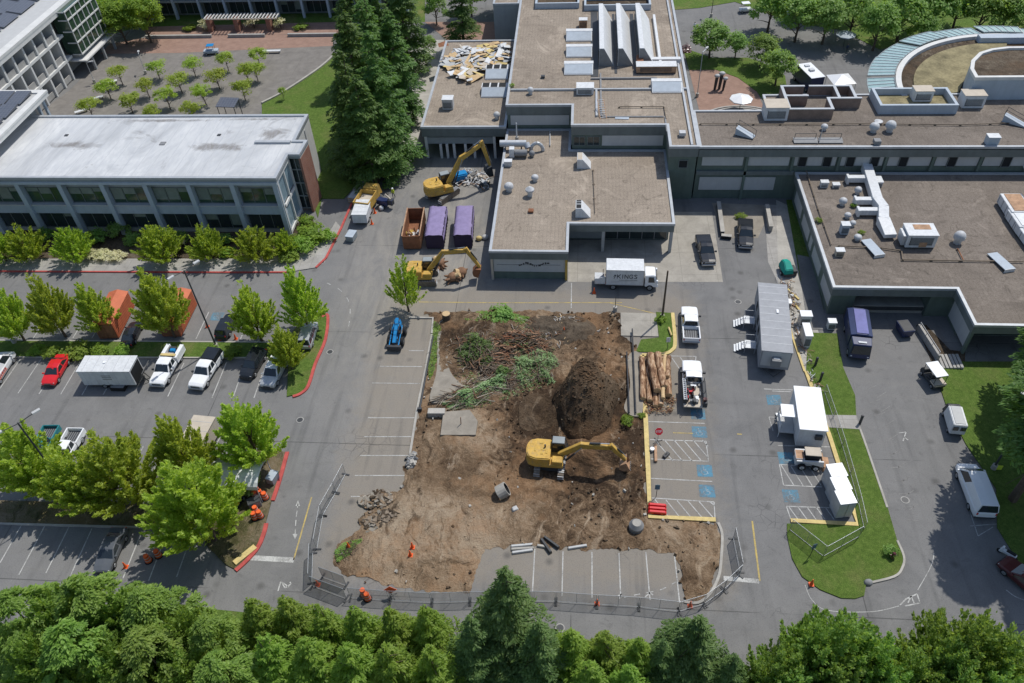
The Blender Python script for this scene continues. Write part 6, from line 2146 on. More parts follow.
for px, L_, lab in ((0, 6.0, 'orange red shipping container standing across the bays between lot divider trees'), (1, 6.0, 'orange red container almost hidden behind the tallest lot divider tree')):
 loc, rz, L = pose((109, 341), (127, 305)) if px == 0 else pose((172, 338), (189, 304))
 t = thing('shipping_container', lab, 'container', loc, rz)
 mb = MB()
 mb.box(-3.0, 3.0, -1.2, 1.2, .1, 2.5, 'container_orange')
 mb.build('body', t, bevel=.02)
 mb = MB()
 mb.hexa([(-3.05, -1.25, 2.5), (3.05, -1.25, 2.5), (3.05, 0, 2.5), (-3.05, 0, 2.5), (-3.05, -1.25, 2.55), (3.05, -1.25, 2.55), (3.05, 0, 2.95), (-3.05, 0, 2.95)], 'container_orange')
 mb.hexa([(-3.05, .003, 2.5), (3.05, .003, 2.5), (3.05, 1.25, 2.5), (-3.05, 1.25, 2.5), (-3.05, .003, 2.95), (3.05, .003, 2.95), (3.05, 1.25, 2.55), (-3.05, 1.25, 2.55)], 'container_orange')
 mb.build('roof', t)
 mb = MB()
 for k in range(2):
  mb.box(-3.06, -3.005, -1.1 + k * 1.12, -.02 + k * 1.12, .2, 2.4, 'rust')
 mb.build('door', t)
 mb = MB()
 for k in range(19):
  for sg in (-1.23, 1.2):
   mb.box(-2.85 + k * .31, -2.70 + k * .31, sg, sg + .03, .2, 2.4, 'container_orange')
 mb.build('side_rib', t)['kind'] = 'stuff'
for k, (rear, front, lab) in enumerate((((412, 254), (418.5, 218), 'rusty open topped dumpster holding yellow scrap, left of the purple ones'),
          ((435, 254), (440.5, 217), 'dumpster under a purple tarp, standing between the rusty and the other purple one'),
          ((463.5, 254), (466.5, 216), 'dumpster under a purple tarp, nearest the low building wall'))):
 loc, rz, L = pose(rear, front)
 t = thing('dumpster', lab, 'dumpster', loc, rz, 'dumpsters by the carport')
 W, H = 2.35, 2.35
 L = 6.6
 mt = 'rust' if k == 0 else 'tarp_dark'
 mb = MB()
 mb.box(-L / 2, L / 2, -W / 2, W / 2, .2, .35, mt)
 mb.box(-L / 2, L / 2, -W / 2, -W / 2 + .1, .351, H, mt)
 mb.box(-L / 2, L / 2, W / 2 - .1, W / 2, .351, H, mt)
 mb.box(-L / 2, -L / 2 + .1, -W / 2 + .101, W / 2 - .101, .351, H, mt)
 mb.box(L / 2 - .1, L / 2, -W / 2 + .101, W / 2 - .101, .351, H, mt)
 mb.build('body', t)
 mb = MB()
 for j in range(9):
  for sg in (-1, 1):
   x = -L / 2 + .25 + j * .75
   mb.box(x, x + .12, sg * (W / 2 + .04) - .04, sg * (W / 2 + .04) + .04, .3, H - .05, 'rust_light' if k == 0 else mt)
 for sg in (-1, 1):
  mb.box(-L / 2, L / 2, sg * (W / 2 + .02) - .07, sg * (W / 2 + .02) + .07, H + .002, H + .1, 'rust_light' if k == 0 else mt)
 mb.build('side_rib', t)
 if k:
  mb = MB()
  nx = 12
  vs, fs = [], []
  for i in range(nx + 1):
   for j, (y, z) in enumerate(((-W / 2 - .12, 1.5), (-W / 2 - .06, H + .08), (-.7, H + .16), (0, H + .12), (.7, H + .17), (W / 2 + .06, H + .08), (W / 2 + .12, 1.5))):
    q = noise.noise(Vector((i * .7, j * .9, k * 5))) * .12
    vs.append((-L / 2 - .1 + (L + .2) * i / nx, y, z + q * (1 if 0 < j < 6 else 2.5)))
  for i in range(nx):
   for j in range(6):
    fs.append((i * 7 + j, i * 7 + j + 1, i * 7 + j + 8, i * 7 + j + 7))
  mb.add(vs, fs, 'tarp_purple', True)
  mb.build('tarp', t)
 else:
  mb = MB()
  rr = random.Random(3)
  for i in range(22):
   x, y = rr.uniform(-2.6, .3), rr.uniform(-.8, .8)
   mb.hexa([(x + rr.uniform(-.5, .5), y + rr.uniform(-.4, .4), .5 + rr.random() * .9) for _ in range(8)], rr.choice(['yellow_dust', 'rust_light', 'wood_cut', 'white_metal']))
  tag(mb.build('scrap', None, loc=t.location, rotz=rz), 'yellow and rusty scrap lying inside the open dumpster', 'scrap', kind='stuff')
def excavator(label, loc, heading, track_heading, paint, boom, scale=1.0, bucket_mat='rust'):
 """boom: foot angle and lengths -> list of (forward, height) joints: foot, knee, stick tip, bucket tip"""
 t = thing('excavator', label, 'excavator', loc, heading)
 t.scale = (scale,) * 3
 th = track_heading - heading
 ct, sn = math.cos(th), math.sin(th)
 rot = lambda x, y, z: (x * ct - y * sn, x * sn + y * ct, z)
 for sg in (-1, 1):
  mb = MB()
  prof = [(-2.0, .45), (-1.85, .12), (-1.55, 0), (1.55, 0), (1.85, .12), (2.0, .45), (1.9, .8), (1.6, .95), (-1.6, .95), (-1.9, .8)]
  y0, y1 = sg * 1.25 - .30, sg * 1.25 + .30
  n = len(prof)
  vs = [rot(x, y0, z) for x, z in prof] + [rot(x, y1, z) for x, z in prof]
  mb.add(vs, [tuple(range(n)), tuple(range(2 * n - 1, n - 1, -1))] + [(i, n + i, n + (i + 1) % n, (i + 1) % n) for i in range(n)], 'track_mud')
  tr = mb.build('track', t)
  mb = MB()
  for k in range(15):
   x = -1.65 + k * .235
   mb.hexa([rot(x, y0 - .02, .951), rot(x + .12, y0 - .02, .951), rot(x + .12, y1 + .02, .951), rot(x, y1 + .02, .951), rot(x, y0 - .02, .99), rot(x + .12, y0 - .02, .99), rot(x + .12, y1 + .02, .99), rot(x, y1 + .02, .99)], 'steel')
  for zz, xx in ((.3, 2.0), (.6, 1.97), (.3, -2.06), (.6, -2.03)):
   mb.hexa([rot(xx, y0 - .02, zz), rot(xx + .06, y0 - .02, zz), rot(xx + .06, y1 + .02, zz), rot(xx, y1 + .02, zz), rot(xx, y0 - .02, zz + .12), rot(xx + .06, y0 - .02, zz + .12), rot(xx + .06, y1 + .02, zz + .12), rot(xx, y1 + .02, zz + .12)], 'galv')
  mb.build('track_shoe', tr)
 mb = MB()
 p = [rot(-1.2, -.95, .4), rot(1.2, -.95, .4), rot(1.2, .95, .4), rot(-1.2, .95, .4), rot(-1.0, -.9, .95), rot(1.0, -.9, .95), rot(1.0, .9, .95), rot(-1.0, .9, .95)]
 mb.hexa(p, 'dark_metal')
 mb.tube((0, 0, .9), (0, 0, 1.15), .75, .75, 16, 'dark_metal')
 mb.build('undercarriage', t)
 mb = MB()
 deck = [(1.35, -1.35), (1.35, 1.35), (-1.5, 1.38), (-2.25, 1.15), (-2.55, .6), (-2.6, 0), (-2.55, -.6), (-2.25, -1.15), (-1.5, -1.38)]
 mb.prism(deck, 1.15, 1.6, paint, paint, True)
 mb.build('house_deck', t, bevel=.04)
 mb = MB()
 hood = [(.0, -1.33), (-.0, 1.33), (-1.5, 1.35), (-2.2, 1.12), (-2.5, .58), (-2.55, 0), (-2.5, -.58), (-2.2, -1.12), (-1.5, -1.35)]
 mb.prism(hood, 1.602, 2.55, paint, paint)
 mb.build('engine_cover', t, bevel=.10, segs=2)
 mb = MB()
 for (x, y, w, d) in ((-1.2, .6, .35, .2), (-1.0, -.2, .5, .12), (-1.0, -.75, .25, .25), (-1.7, -.4, .2, .4), (-.5, -.6, .2, .3)):
  mb.box(x, x + w, y, y + d, 2.552, 2.60, 'yellow_dust')
 mb.tube((-.6, .2, 2.5), (-.6, .2, 2.95), .09, .09, 8, 'dark_metal')
 mb.build('vent_cover', t)['kind'] = 'stuff'
 mb = MB()
 mb.box(.2, 1.3, -1.3, -.45, 1.602, 2.1, paint)
 mb.build('tool_locker', t, bevel=.05)
 mb = MB()
 mb.frustum((.1, 1.75, .35, 1.33), (.15, 1.35, .42, 1.28), 1.603, 3.05, 'car_glass')
 cb_ = mb.build('cab', t, bevel=.04)
 mb = MB()
 mb.box(.12, 1.38, .40, 1.30, 3.052, 3.14, 'fascia_light')
 mb.build('cab_roof', cb_, bevel=.03)
 mb = MB()
 for x, y in ((.12, .4), (.12, 1.29), (1.72, .38), (1.72, 1.3)):
  mb.tube((x, y, 1.6), (x if x < 1 else 1.36, y, 3.05), .05, .05, 5, 'dark_metal')
 for x in (.12, 1.36):
  mb.tube((x, .4, 3.02), (x, 1.29, 3.02), .05, .05, 5, 'dark_metal')
 for y in (.4, 1.29):
  mb.tube((.12, y, 3.02), (1.36, y, 3.02), .05, .05, 5, 'dark_metal')
 mb.build('cab_frame', cb_)
 J = [Vector((f, -.1, z)) for f, z in boom]
 def beam(name, a, b, w0, w1, mid=None):
  mb = MB()
  pts = [a] + ([mid] if mid is not None else []) + [b]
  secs = []
  for i, p in enumerate(pts):
   d = (pts[min(i + 1, len(pts) - 1)] - pts[max(i - 1, 0)]).normalized()
   n = Vector((-d.z, 0, d.x))
   hw = w0 + (w1 - w0) * i / (len(pts) - 1) + (.14 if mid is not None and i == 1 else 0)
   y = .19
   secs.append([p - n * hw + Vector((0, -y, 0)), p - n * hw + Vector((0, y, 0)), p + n * hw + Vector((0, y, 0)), p + n * hw + Vector((0, -y, 0))])
  loft(mb, secs, paint)
  return mb.build(name, t, bevel=.03)
 bm_ = beam('boom', J[0], J[2], .30, .22, J[1])
 beam('stick', J[2] + (J[2] - J[3]).normalized() * .5, J[3], .30, .17)
 for sg in (-.33, .33):
  mb = MB()
  a, b = J[0] + Vector((.7, sg, -.5)), J[1] + Vector((0, sg, -.05))
  mid = a.lerp(b, .55)
  mb.tube(a, mid, .11, .11, 8, 'dark_metal')
  mb.tube(mid, b, .06, .06, 8, 'steel')
  mb.build('boom_cylinder', t)
 mb = MB()
 a = J[1].lerp(J[2], .25) + Vector((0, 0, .42))
 b = J[2] + (J[2] - J[3]).normalized() * .5 + Vector((0, 0, .15))
 mb.tube(a, a.lerp(b, .55), .11, .11, 8, 'dark_metal')
 mb.tube(a.lerp(b, .55), b, .06, .06, 8, 'steel')
 mb.build('stick_cylinder', t)
 mb = MB()
 d = (J[3] - J[2]).normalized()
 n = Vector((-d.z, 0, d.x))
 if n.x < 0:
  n = -n
 a, b = J[2] + d * .4 + n * .36, J[3] - d * .35 + n * .36
 mb.tube(a, a.lerp(b, .6), .09, .09, 8, 'dark_metal')
 mb.tube(a.lerp(b, .6), b, .05, .05, 8, 'steel')
 mb.build('bucket_cylinder', t)
 q = J[4] - J[3]
 L_ = q.length
 d = q.normalized()
 n = Vector((-d.z, 0, d.x))
 if n.x > 0:
  n = -n
 prof = [J[3] - n * .15, J[3] + n * .55, J[3] + d * L_ * .45 + n * .95, J[3] + d * L_ * .85 + n * .75, J[4] + n * .1]
 mb = MB()
 w = .62
 for a, b in zip(prof, prof[1:]):
  o_ = ((a + b) / 2 - (J[3] + d * L_ * .45)).normalized() * .06
  mb.hexa([a + Vector((0, -w, 0)), a + Vector((0, w, 0)), b + Vector((0, w, 0)), b + Vector((0, -w, 0)),
                 a + o_ + Vector((0, -w, 0)), a + o_ + Vector((0, w, 0)), b + o_ + Vector((0, w, 0)), b + o_ + Vector((0, -w, 0))], bucket_mat)
 for sg in (-w, w):
  mb.face([p + Vector((0, sg, 0)) for p in prof], bucket_mat)
 bk = mb.build('bucket', t)
 mb = MB()
 for k in range(5):
  y = -w + .06 + k * (2 * w - .2) / 4
  a = J[4] + n * .1
  mb.hexa([a + Vector((0, y, 0)), a + Vector((0, y + .1, 0)), a + Vector((0, y + .1, .05)), a + Vector((0, y, .05)), a + d * .22 + Vector((0, y, 0)), a + d * .22 + Vector((0, y + .1, 0)), a + d * .2 + Vector((0, y + .1, .03)), a + d * .2 + Vector((0, y, .03))], 'steel')
 mb.build('bucket_teeth', bk)
 return t
def aim(a, b):
 p, q = G(*a), G(*b)
 return math.atan2(q.y - p.y, q.x - p.x)
excavator('yellow excavator working in the dig, its arm reaching right toward the kerb', G(551, 464), aim((551, 464), (628, 470)), aim((551, 470), (556, 440)), 'yellow_paint',
          [(.9, 1.9), (3.2, 3.7), (6.3, 3.7), (7.7, 1.9), (8.3, 1.0)], .98, 'rust_light')
excavator('yellow excavator with raised arm by the carport, pulling at scrap', G(443, 196), aim((443, 196), (492, 184)), aim((443, 196), (457, 186)), 'yellow_paint',
          [(.9, 1.9), (3.2, 5.4), (6.3, 6.8), (7.2, 3.2), (7.6, 1.8)], 1.05, 'dark_metal')
excavator('yellow excavator with arched arm parked below the purple dumpsters', G(424, 280), aim((424, 280), (480, 279)), aim((424, 280), (480, 279)), 'yellow_paint',
          [(.9, 1.9), (3.3, 5.0), (6.6, 5.2), (8.2, 2.2), (8.0, .8)], .92, 'rust')
loc, rz, _ = pose((401, 326), (394, 354))
t = thing('blue_loader', 'bright blue compact loader standing alone on the asphalt by the dig', 'loader', loc, rz)
mb = MB()
mb.box(-1.7, -.3, -.42, .42, .55, 1.75, 'blue_machine')
mb.box(-1.75, -1.1, -.38, .38, 1.752, 1.95, 'dark_metal')
mb.frustum((-.3, 1.2, -.30, .30), (-.3, .9, -.22, .22), .5, .95, 'dark_metal')
mb.build('body', t, bevel=.08, segs=2)
mb = MB()
mb.hexa([(-1.2, -.62, 1.3), (-.9, -.62, 1.3), (-.9, -.5, 1.3), (-1.2, -.5, 1.3), (1.5, -.62, .9), (1.8, -.62, .9), (1.8, -.5, .9), (1.5, -.5, .9)], 'blue_machine')
mb.hexa([(-1.2, .5, 1.3), (-.9, .5, 1.3), (-.9, .62, 1.3), (-1.2, .62, 1.3), (1.5, .5, .9), (1.8, .5, .9), (1.8, .62, .9), (1.5, .62, .9)], 'blue_machine')
mb.build('lift_arm', t)
mb = MB()
mb.hexa([(-1.5, -.2, 1.96), (-1.5, .2, 1.96), (1.5, .2, .9), (1.5, -.2, .9), (-1.5, -.2, 2.3), (-1.5, .2, 2.3), (1.75, .2, 1.2), (1.75, -.2, 1.2)], 'blue_machine')
mb.build('boom', t, bevel=.04)
mb = MB()
mb.box(-.5, .2, .22, .6, 1.152, 1.35, 'rubber')
mb.box(-.55, -.42, .22, .6, 1.351, 1.8, 'rubber')
mb.build('seat', t, bevel=.05)
mb = MB()
for p in ((-.6, -.45), (-.6, .45), (.5, -.45), (.5, .45)):
 mb.tube((*p, 1.1), (*p, 2.1), .04, .04, 6, 'dark_metal')
for a, b in (((-.6, -.45, 2.1), (.5, -.45, 2.1)), ((-.6, .45, 2.1), (.5, .45, 2.1)), ((-.6, -.45, 2.1), (-.6, .45, 2.1)), ((.5, -.45, 2.1), (.5, .45, 2.1))):
 mb.tube(a, b, .04, .04, 6, 'dark_metal')
mb.build('roll_cage', t)
mb = MB()
mb.box(1.75, 2.15, -.85, .85, .25, .9, 'dark_metal')
mb.build('tool_plate', t, bevel=.03)
for x in (-1.0, .85):
 for sg in (-1, 1):
  wheel(t, x, sg * .80, .55, .38, 'dark_metal')
loc, rz, _ = pose((795, 463), (822, 465))
t = thing('skid_steer', 'white and orange skid steer loader parked below the site office cabin', 'loader', loc, rz)
mb = MB()
mb.box(-1.5, .9, -.55, .55, .35, 1.15, 'white_metal')
mb.box(-1.6, -.7, -.6, .6, 1.151, 1.5, 'rust_light')
mb.build('body', t, bevel=.05)
mb = MB()
mb.box(-.65, .75, -.5, .5, 1.152, 2.0, 'dark_void')
cb_ = mb.build('cab', t, bevel=.03)
mb = MB()
mb.box(-.75, .8, -.56, .56, 2.002, 2.1, 'tan_panel')
mb.build('cab_roof', cb_, bevel=.03)
for sg in (-1, 1):
 mb = MB()
 mb.hexa([(-1.5, sg * .72 - .08, 1.35), (-1.2, sg * .72 - .08, 1.3), (-1.2, sg * .72 + .08, 1.3), (-1.5, sg * .72 + .08, 1.35), (1.1, sg * .72 - .08, 1.45), (1.2, sg * .72 - .08, .6), (1.2, sg * .72 + .08, .6), (1.1, sg * .72 + .08, 1.45)], 'white_metal')
 mb.build('lift_arm', t)
 for x in (-.85, .5):
  wheel(t, x, sg * .74, .40, .28, 'white_metal')
mb = MB()
mb.extrude_y([(1.2, .1), (2.0, .08), (2.0, .16), (1.35, .25), (1.3, .85), (1.2, .85)], -.9, .9, 'rust_light')
mb.build('bucket', t)
t = thing('covered_machine', 'small wheeled machine under a bright green tarp beside the side wall', 'machine', G(785, 273), R(100))
mb = MB()
mb.box(-1.1, 1.0, -.6, .6, .35, .6, 'dark_metal')
mb.box(-.9, .4, -1.15, -.65, .1, .9, 'dark_metal')
mb.build('frame', t)
mb = MB()
loft(mb, [[(-1.1, -.6, .6), (-1.1, .6, .6), (-1.0, .5, 1.3), (-1.0, -.5, 1.35)], [(0, -.68, .55), (0, .68, .55), (.1, .45, 1.85), (.1, -.35, 1.9)], [(1.2, -.6, .55), (1.2, .62, .6), (1.05, .35, 1.5), (1.05, -.4, 1.45)]], 'green_tarp')
mb.build('tarp', t, bevel=.08, segs=2)
for sg in (-1, 1):
 wheel(t, -.3, sg * .66, .32, .2)
loc, rz, _ = pose((375, 209), (370, 186))
t = thing('chipper_truck', 'yellow tree crew truck with an open chip body by the dark conifers', 'truck', G(369, 206), R(80))
mb = MB()
mb.box(-2.4, 1.0, -1.2, 1.2, .8, .95, 'yellow_dust')
mb.box(-2.4, 1.0, -1.2, -1.1, .951, 2.2, 'yellow_paint')
mb.box(-2.4, 1.0, 1.1, 1.2, .951, 2.2, 'yellow_paint')
mb.box(-2.4, -2.3, -1.099, 1.099, .951, 2.2, 'yellow_paint')
mb.box(.9, 1.0, -1.099, 1.099, .951, 2.2, 'yellow_paint')
mb.build('chip_body', t)
mb = MB()
mb.box(-2.2, .8, -1.05, 1.05, .952, 1.5, 'tan_panel')
mb.build('chip_load', t)
mb = MB()
mb.frustum((1.1, 3.0, -1.1, 1.1), (1.15, 2.5, -1.0, 1.0), .6, 2.4, 'yellow_paint')
mb.build('cab', t, bevel=.06)
glass_panel(t, [(2.85, -1.0, 1.4), (2.85, 1.0, 1.4), (2.55, .95, 2.3), (2.55, -.95, 2.3)], 'windshield', .05, .06)
for x in (-1.5, 2.2):
 for sg in (-1, 1):
  wheel(t, x, sg * 1.0, .45, .3)
t = thing('generator_trailer', 'small dark towable chipper with hoses beside the yellow tree crew truck', 'machine', G(386, 207), R(-20))
mb = MB()
mb.box(-1.2, .6, -.5, .5, .5, 1.3, 'navy_paint')
mb.box(.6, 1.4, -.35, .35, .7, 1.6, 'dark_metal')
mb.build('body', t, bevel=.05)
mb = MB()
mb.tube((1.0, 0, 1.6), (.2, 0, 2.3), .15, .12, 8, 'tan_panel')
mb.build('chute', t)
mb = MB()
mb.ball((-.2, -.9, .35), .4, .35, .35, 'white_metal')
mb.build('tank', t)
for sg in (-1, 1):
 wheel(t, -.2, sg * .6, .32, .2)
t = thing('pallet_stack', 'pile of grey pipes and pallets on the grass edge beside the yellow tree crew truck', 'pallet stack', G(356, 200), R(75))
mb = MB()
for k in range(6):
 mb.box(-1, 1, -.7 + .02 * k, .7, .12 + k * .16, .22 + k * .16, 'galv' if k % 2 else 'wood_cut')
mb.build('pallet', t)
t, L = trailer('small white covered trailer below the yellow tree crew truck', (361, 226), (366, 211), 2.1, 2.0, 'white_metal', 'white_metal', 'trailer', 'covered_trailer', .5)
c = G(352, 239)
t = thing('trash_bin', 'small grey green box standing at the red kerb below the white covered trailer', 'bin', c, R(80))
mb = MB()
mb.box(-.8, .8, -.55, .55, .05, .9, 'fascia_light')
mb.build('body', t, bevel=.04)
mb = MB()
mb.box(-.85, .85, -.6, .6, .902, 1.0, 'blue_grey')
mb.build('lid', t, bevel=.03)
t = thing('food_truck', 'dark blue food truck with a white roof on the road behind the long wing', 'truck', G(806, 86), R(105))
mb = MB()
mb.box(-3.2, 2.2, -1.2, 1.2, .6, 3.0, 'navy_paint')
mb.build('body', t, bevel=.06)
mb = MB()
mb.box(-3.25, 2.25, -1.25, 1.25, 3.002, 3.1, 'white_paint')
rf_ = mb.build('roof', t, bevel=.03)
for bx in ((-1.0, -.2, -.4, .4, 3.102, 3.4), (.8, 1.4, -.4, .4, 3.102, 3.3)):
 mb = MB()
 mb.box(*bx, 'galv')
 mb.build('roof_vent', rf_)
mb = MB()
mb.frustum((2.22, 3.4, -1.15, 1.15), (2.22, 2.7, -1.05, 1.05), .6, 2.4, 'navy_paint')
mb.build('cab', t, bevel=.06)
mb = MB()
mb.box(-2.2, .4, -1.24, -1.205, 1.5, 2.5, 'dark_void')
mb.build('serving_hatch', t)
for x in (-2.0, 2.4):
 for sg in (-1, 1):
  wheel(t, x, sg * 1.0, .42, .28)
t = thing('canopy_tent', 'white square tent roof standing beside the dark blue food truck', 'tent', G(838, 92), R(8))
mb = MB()
mb.hexa([(-1.9, -1.9, 2.3), (1.9, -1.9, 2.3), (1.9, 1.9, 2.3), (-1.9, 1.9, 2.3), (-.2, -.2, 3.1), (.2, -.2, 3.1), (.2, .2, 3.1), (-.2, .2, 3.1)], 'white_paint')
mb.build('tent_roof', t)
for p in ((-1.8, -1.8), (1.8, -1.8), (1.8, 1.8), (-1.8, 1.8)):
 mb = MB()
 mb.tube((*p, 0), (*p, 2.35), .04, .04, 6, 'galv')
 mb.build('leg', t)
for k, (px, py) in enumerate(((745, 12), (790, 14))):
 t = thing('golf_cart', ['white golf cart out on the far asphalt behind the hall', 'white golf cart in tree shade by the far road'][k], 'golf cart', G(px, py), R(10 + 40 * k))
 mb = MB()
 mb.box(-1.2, 1.2, -.6, .6, .3, .8, 'white_metal')
 mb.build('body', t, bevel=.08)
 mb = MB()
 mb.box(-.9, .7, -.62, .62, 1.8, 1.9, 'white_paint')
 mb.build('roof', t, bevel=.04)
 for p in ((-.8, -.5), (-.8, .5), (.7, -.5), (.7, .5)):
  mb = MB()
  mb.tube((*p, .7), (*p, 1.85), .03, .03, 5, 'dark_metal')
  mb.build('roof_post', t)
 for x in (-.8, .8):
  for sg in (-1, 1):
   wheel(t, x, sg * .55, .25, .18)
def unit_box(name, label, px, py, w, d, h, z, mat='white_metal', rz=0.0, top='white_metal', group=None, cat='roof unit', legs=False, grille=True):
 t = thing(name, label, cat, G(px, py, z), rz, group)
 b = .18 if legs else 0.005
 mb = MB()
 mb.box(-w / 2, w / 2, 0, d, b, h, mat)
 mb.build('casing', t, bevel=min(.05, w * .08))
 mb = MB()
 mb.box(-w / 2 - .05, w / 2 + .05, -.05, d + .05, h + .002, h + .07, top)
 mb.build('lid', t, bevel=.02)
 if grille:
  mb = MB()
  n = max(2, int(h / .22))
  mb.box(-w * .38, w * .38, -.03, -.004, b + h * .2, b + h * .24, 'dark_metal')
  for k in range(n):
   z_ = b + h * .25 + k * (h * .5 / n)
   mb.box(-w * .38, w * .38, -.03, -.004, z_ + .03, z_ + .08, 'dark_metal')
  mb.box(-w * .40, -w * .38, -.03, -.004, b + h * .2, b + h * .8, 'dark_metal')
  mb.build('grille', t)
 if legs:
  for x in (-w / 2 + .1, w / 2 - .1):
   for y in (.1, d - .1):
    mb = MB()
    mb.box(x - .04, x + .04, y - .04, y + .04, 0, .178, 'dark_metal')
    mb.build('leg', t)
 return t
def vent(label, px, py, r, h, z, kind='dome', group='roof vents', mat='vent_metal'):
 r *= .88
 t = thing('roof_vent', label, 'roof vent', G(px, py, z), 0, group)
 mb = MB()
 mb.tube((0, 0, 0), (0, 0, h * .6), r * .62, r * .62, 10, 'galv')
 mb.build('pipe', t)
 mb = MB()
 if kind == 'dome':
  mb.tube((0, 0, h * .45), (0, 0, h * .62), r, r, 12, mat)
  mb.ball((0, 0, h * .62), r, r, h * .4, mat, 12, 5, 0.0)
 elif kind == 'mushroom':
  mb.tube((0, 0, h * .6), (0, 0, h * .75), r * 1.1, r * 1.1, 12, mat)
  mb.tube((0, 0, h * .75), (0, 0, h), r * 1.1, r * .3, 12, mat)
 elif kind == 'box':
  mb.box(-r, r, -r, r, h * .3, h, mat)
 mb.build('cap', t, bevel=.02 if kind == 'box' else 0)
 return t
Zm, Zl, Zn, Ze, Zw = ZM + .0, ZL, ZN, ZE, ZM - .02
def skylight(label, px0, py0, px1, py1, z, dark=False, group='skylights'):
 a, b = G(px0, py1, z), G(px1, py1, z)
 d = min(2.0, (G(px0, py0, z) - a).length * .62)
 w = b.x - a.x
 t = thing('skylight', label, 'skylight', a, 0, group)
 mb = MB()
 mb.hexa([(0, 0, .004), (w, 0, .004), (w, d, .004), (0, d, .004), (0, 0, .15), (w, 0, .15), (w, d, .95), (0, d, .95)], 'galv')
 mb.build('curb', t, bevel=.03)
 mb = MB()
 mb.hexa([(.1, .1, .2), (w - .1, .1, .2), (w - .1, d - .1, .93), (.1, d - .1, .93), (.1, .1, .24), (w - .1, .1, .24), (w - .1, d - .1, .98), (.1, d - .1, .98)], 'blue_grey')
 mb.build('pane', t)
 mb = MB()
 mb.box(-.05, w + .05, d + .004, d + (1.6 if dark else 1.0), .004, .97 if dark else 1.0, 'white_metal')
 mb.build('back_curb', t)
 if dark:
  for k in range(3):
   mb = MB()
   x0_ = .1 + (w - .2) * k / 3
   mb.box(x0_, x0_ + (w - .2) / 3 - .25, d + .12, d + 1.5, .9, 1.02, 'dark_void')
   mb.build('opening', t)
 return t
skylight('long white skylight on the tall hall roof, farthest of three beside the sawtooth lights', 566, 33, 592, 42, Zm)
skylight('long white skylight on the tall hall roof, middle of three beside the sawtooth lights', 566, 49, 592, 58, Zm)
skylight('long white skylight on the tall hall roof, nearest of three beside the sawtooth lights', 564, 66, 593, 75.5, Zm)
skylight('long white skylight near the right edge of the tall hall roof', 652, 84, 682, 93.5, Zm)
skylight('skylight with dark openings on the carport roof, touching the torn roofing', 485, 70, 508, 80, Zn, True)
skylight('skylight with dark openings on the carport roof, nearer the white vent', 481, 90, 507, 98, Zn, True)
unit_box('roof_hatch', 'square white hatch box alone on the tall hall roof', 585, 95, 2.6, 1.8, 1.1, Zm, cat='roof hatch')
unit_box('cooling_plant', 'rust streaked plant unit on rails behind the right skylight of the hall', 656, 74, 6.2, 1.8, 1.2, Zm, 'rust_light', legs=True)
t = thing('duct', 'white duct lying across the roof in front of the sawtooth lights', 'duct', G(664, 64, Zm))
mb = MB()
mb.box(-3.4, 2.6, 0, .9, .1, .8, 'white_metal')
mb.build('duct_run', t, bevel=.04)
mb = MB()
mb.box(-4.4, -3.4, -1.6, .6, .1, 1.3, 'rust')
mb.build('fan_box', t, bevel=.04)
unit_box('exhaust_fan', 'rusty fan box behind the skylights on the tall hall roof', 583, 28, 1.4, 1.2, 1.3, Zm, 'rust_light')
vent('small white vent at the left edge of the tall hall roof', 530.5, 94, .55, 1.1, Zm)
vent('dark low vent stub in the middle of the tall hall roof', 543, 78, .35, .4, Zm, 'box', mat='dark_metal')
t = thing('roof_ladder', 'leaning ladder with orange rails on the tall hall roof', 'ladder', G(603.5, 119, Zm), R(8))
mb = MB()
for x in (-.45, .45):
 mb.hexa([(x - .05, 0, .02), (x + .05, 0, .02), (x + .05, .12, .02), (x - .05, .12, .02), (x - .05, 3.2, 1.4), (x + .05, 3.2, 1.4), (x + .05, 3.3, 1.4), (x - .05, 3.3, 1.4)], 'rust_light')
mb.build('rail', t)
mb = MB()
for k in range(9):
 y, z = .2 + k * .36, .1 + k * .155
 mb.box(-.42, .42, y, y + .09, z, z + .06, 'galv')
mb.build('rung', t)
t = thing('access_panel', 'flat grey sheet lying on the front step of the tall hall roof', 'panel', G(622, 118, Zm + .01), R(-5))
mb = MB()
mb.box(-1.0, 1.0, -.4, .4, 0.01, .08, 'blue_grey')
mb.build('panel', t)
vent('small square vent on the narrow roof strip left of the long wing', 682, 136, .5, .7, Zm, 'box')
unit_box('vent_hood', 'greenish white vent hood on the carport roof', 448, 110, 1.7, 1.5, 1.7, Zn, 'panel_grey', cat='vent hood')
vent('small white vent near the right edge of the carport roof', 497, 119, .6, 1.2, Zn)
mb = MB()
rr = random.Random(9)
region = plan([(448, 58), (462, 48), (478, 50), (492, 44), (509, 46), (507, 66), (488, 70), (480, 80), (468, 85), (456, 76), (446, 66)], Zn)
cnt = 0
xs0, xs1 = min(p.x for p in region), max(p.x for p in region)
ys0, ys1 = min(p.y for p in region), max(p.y for p in region)
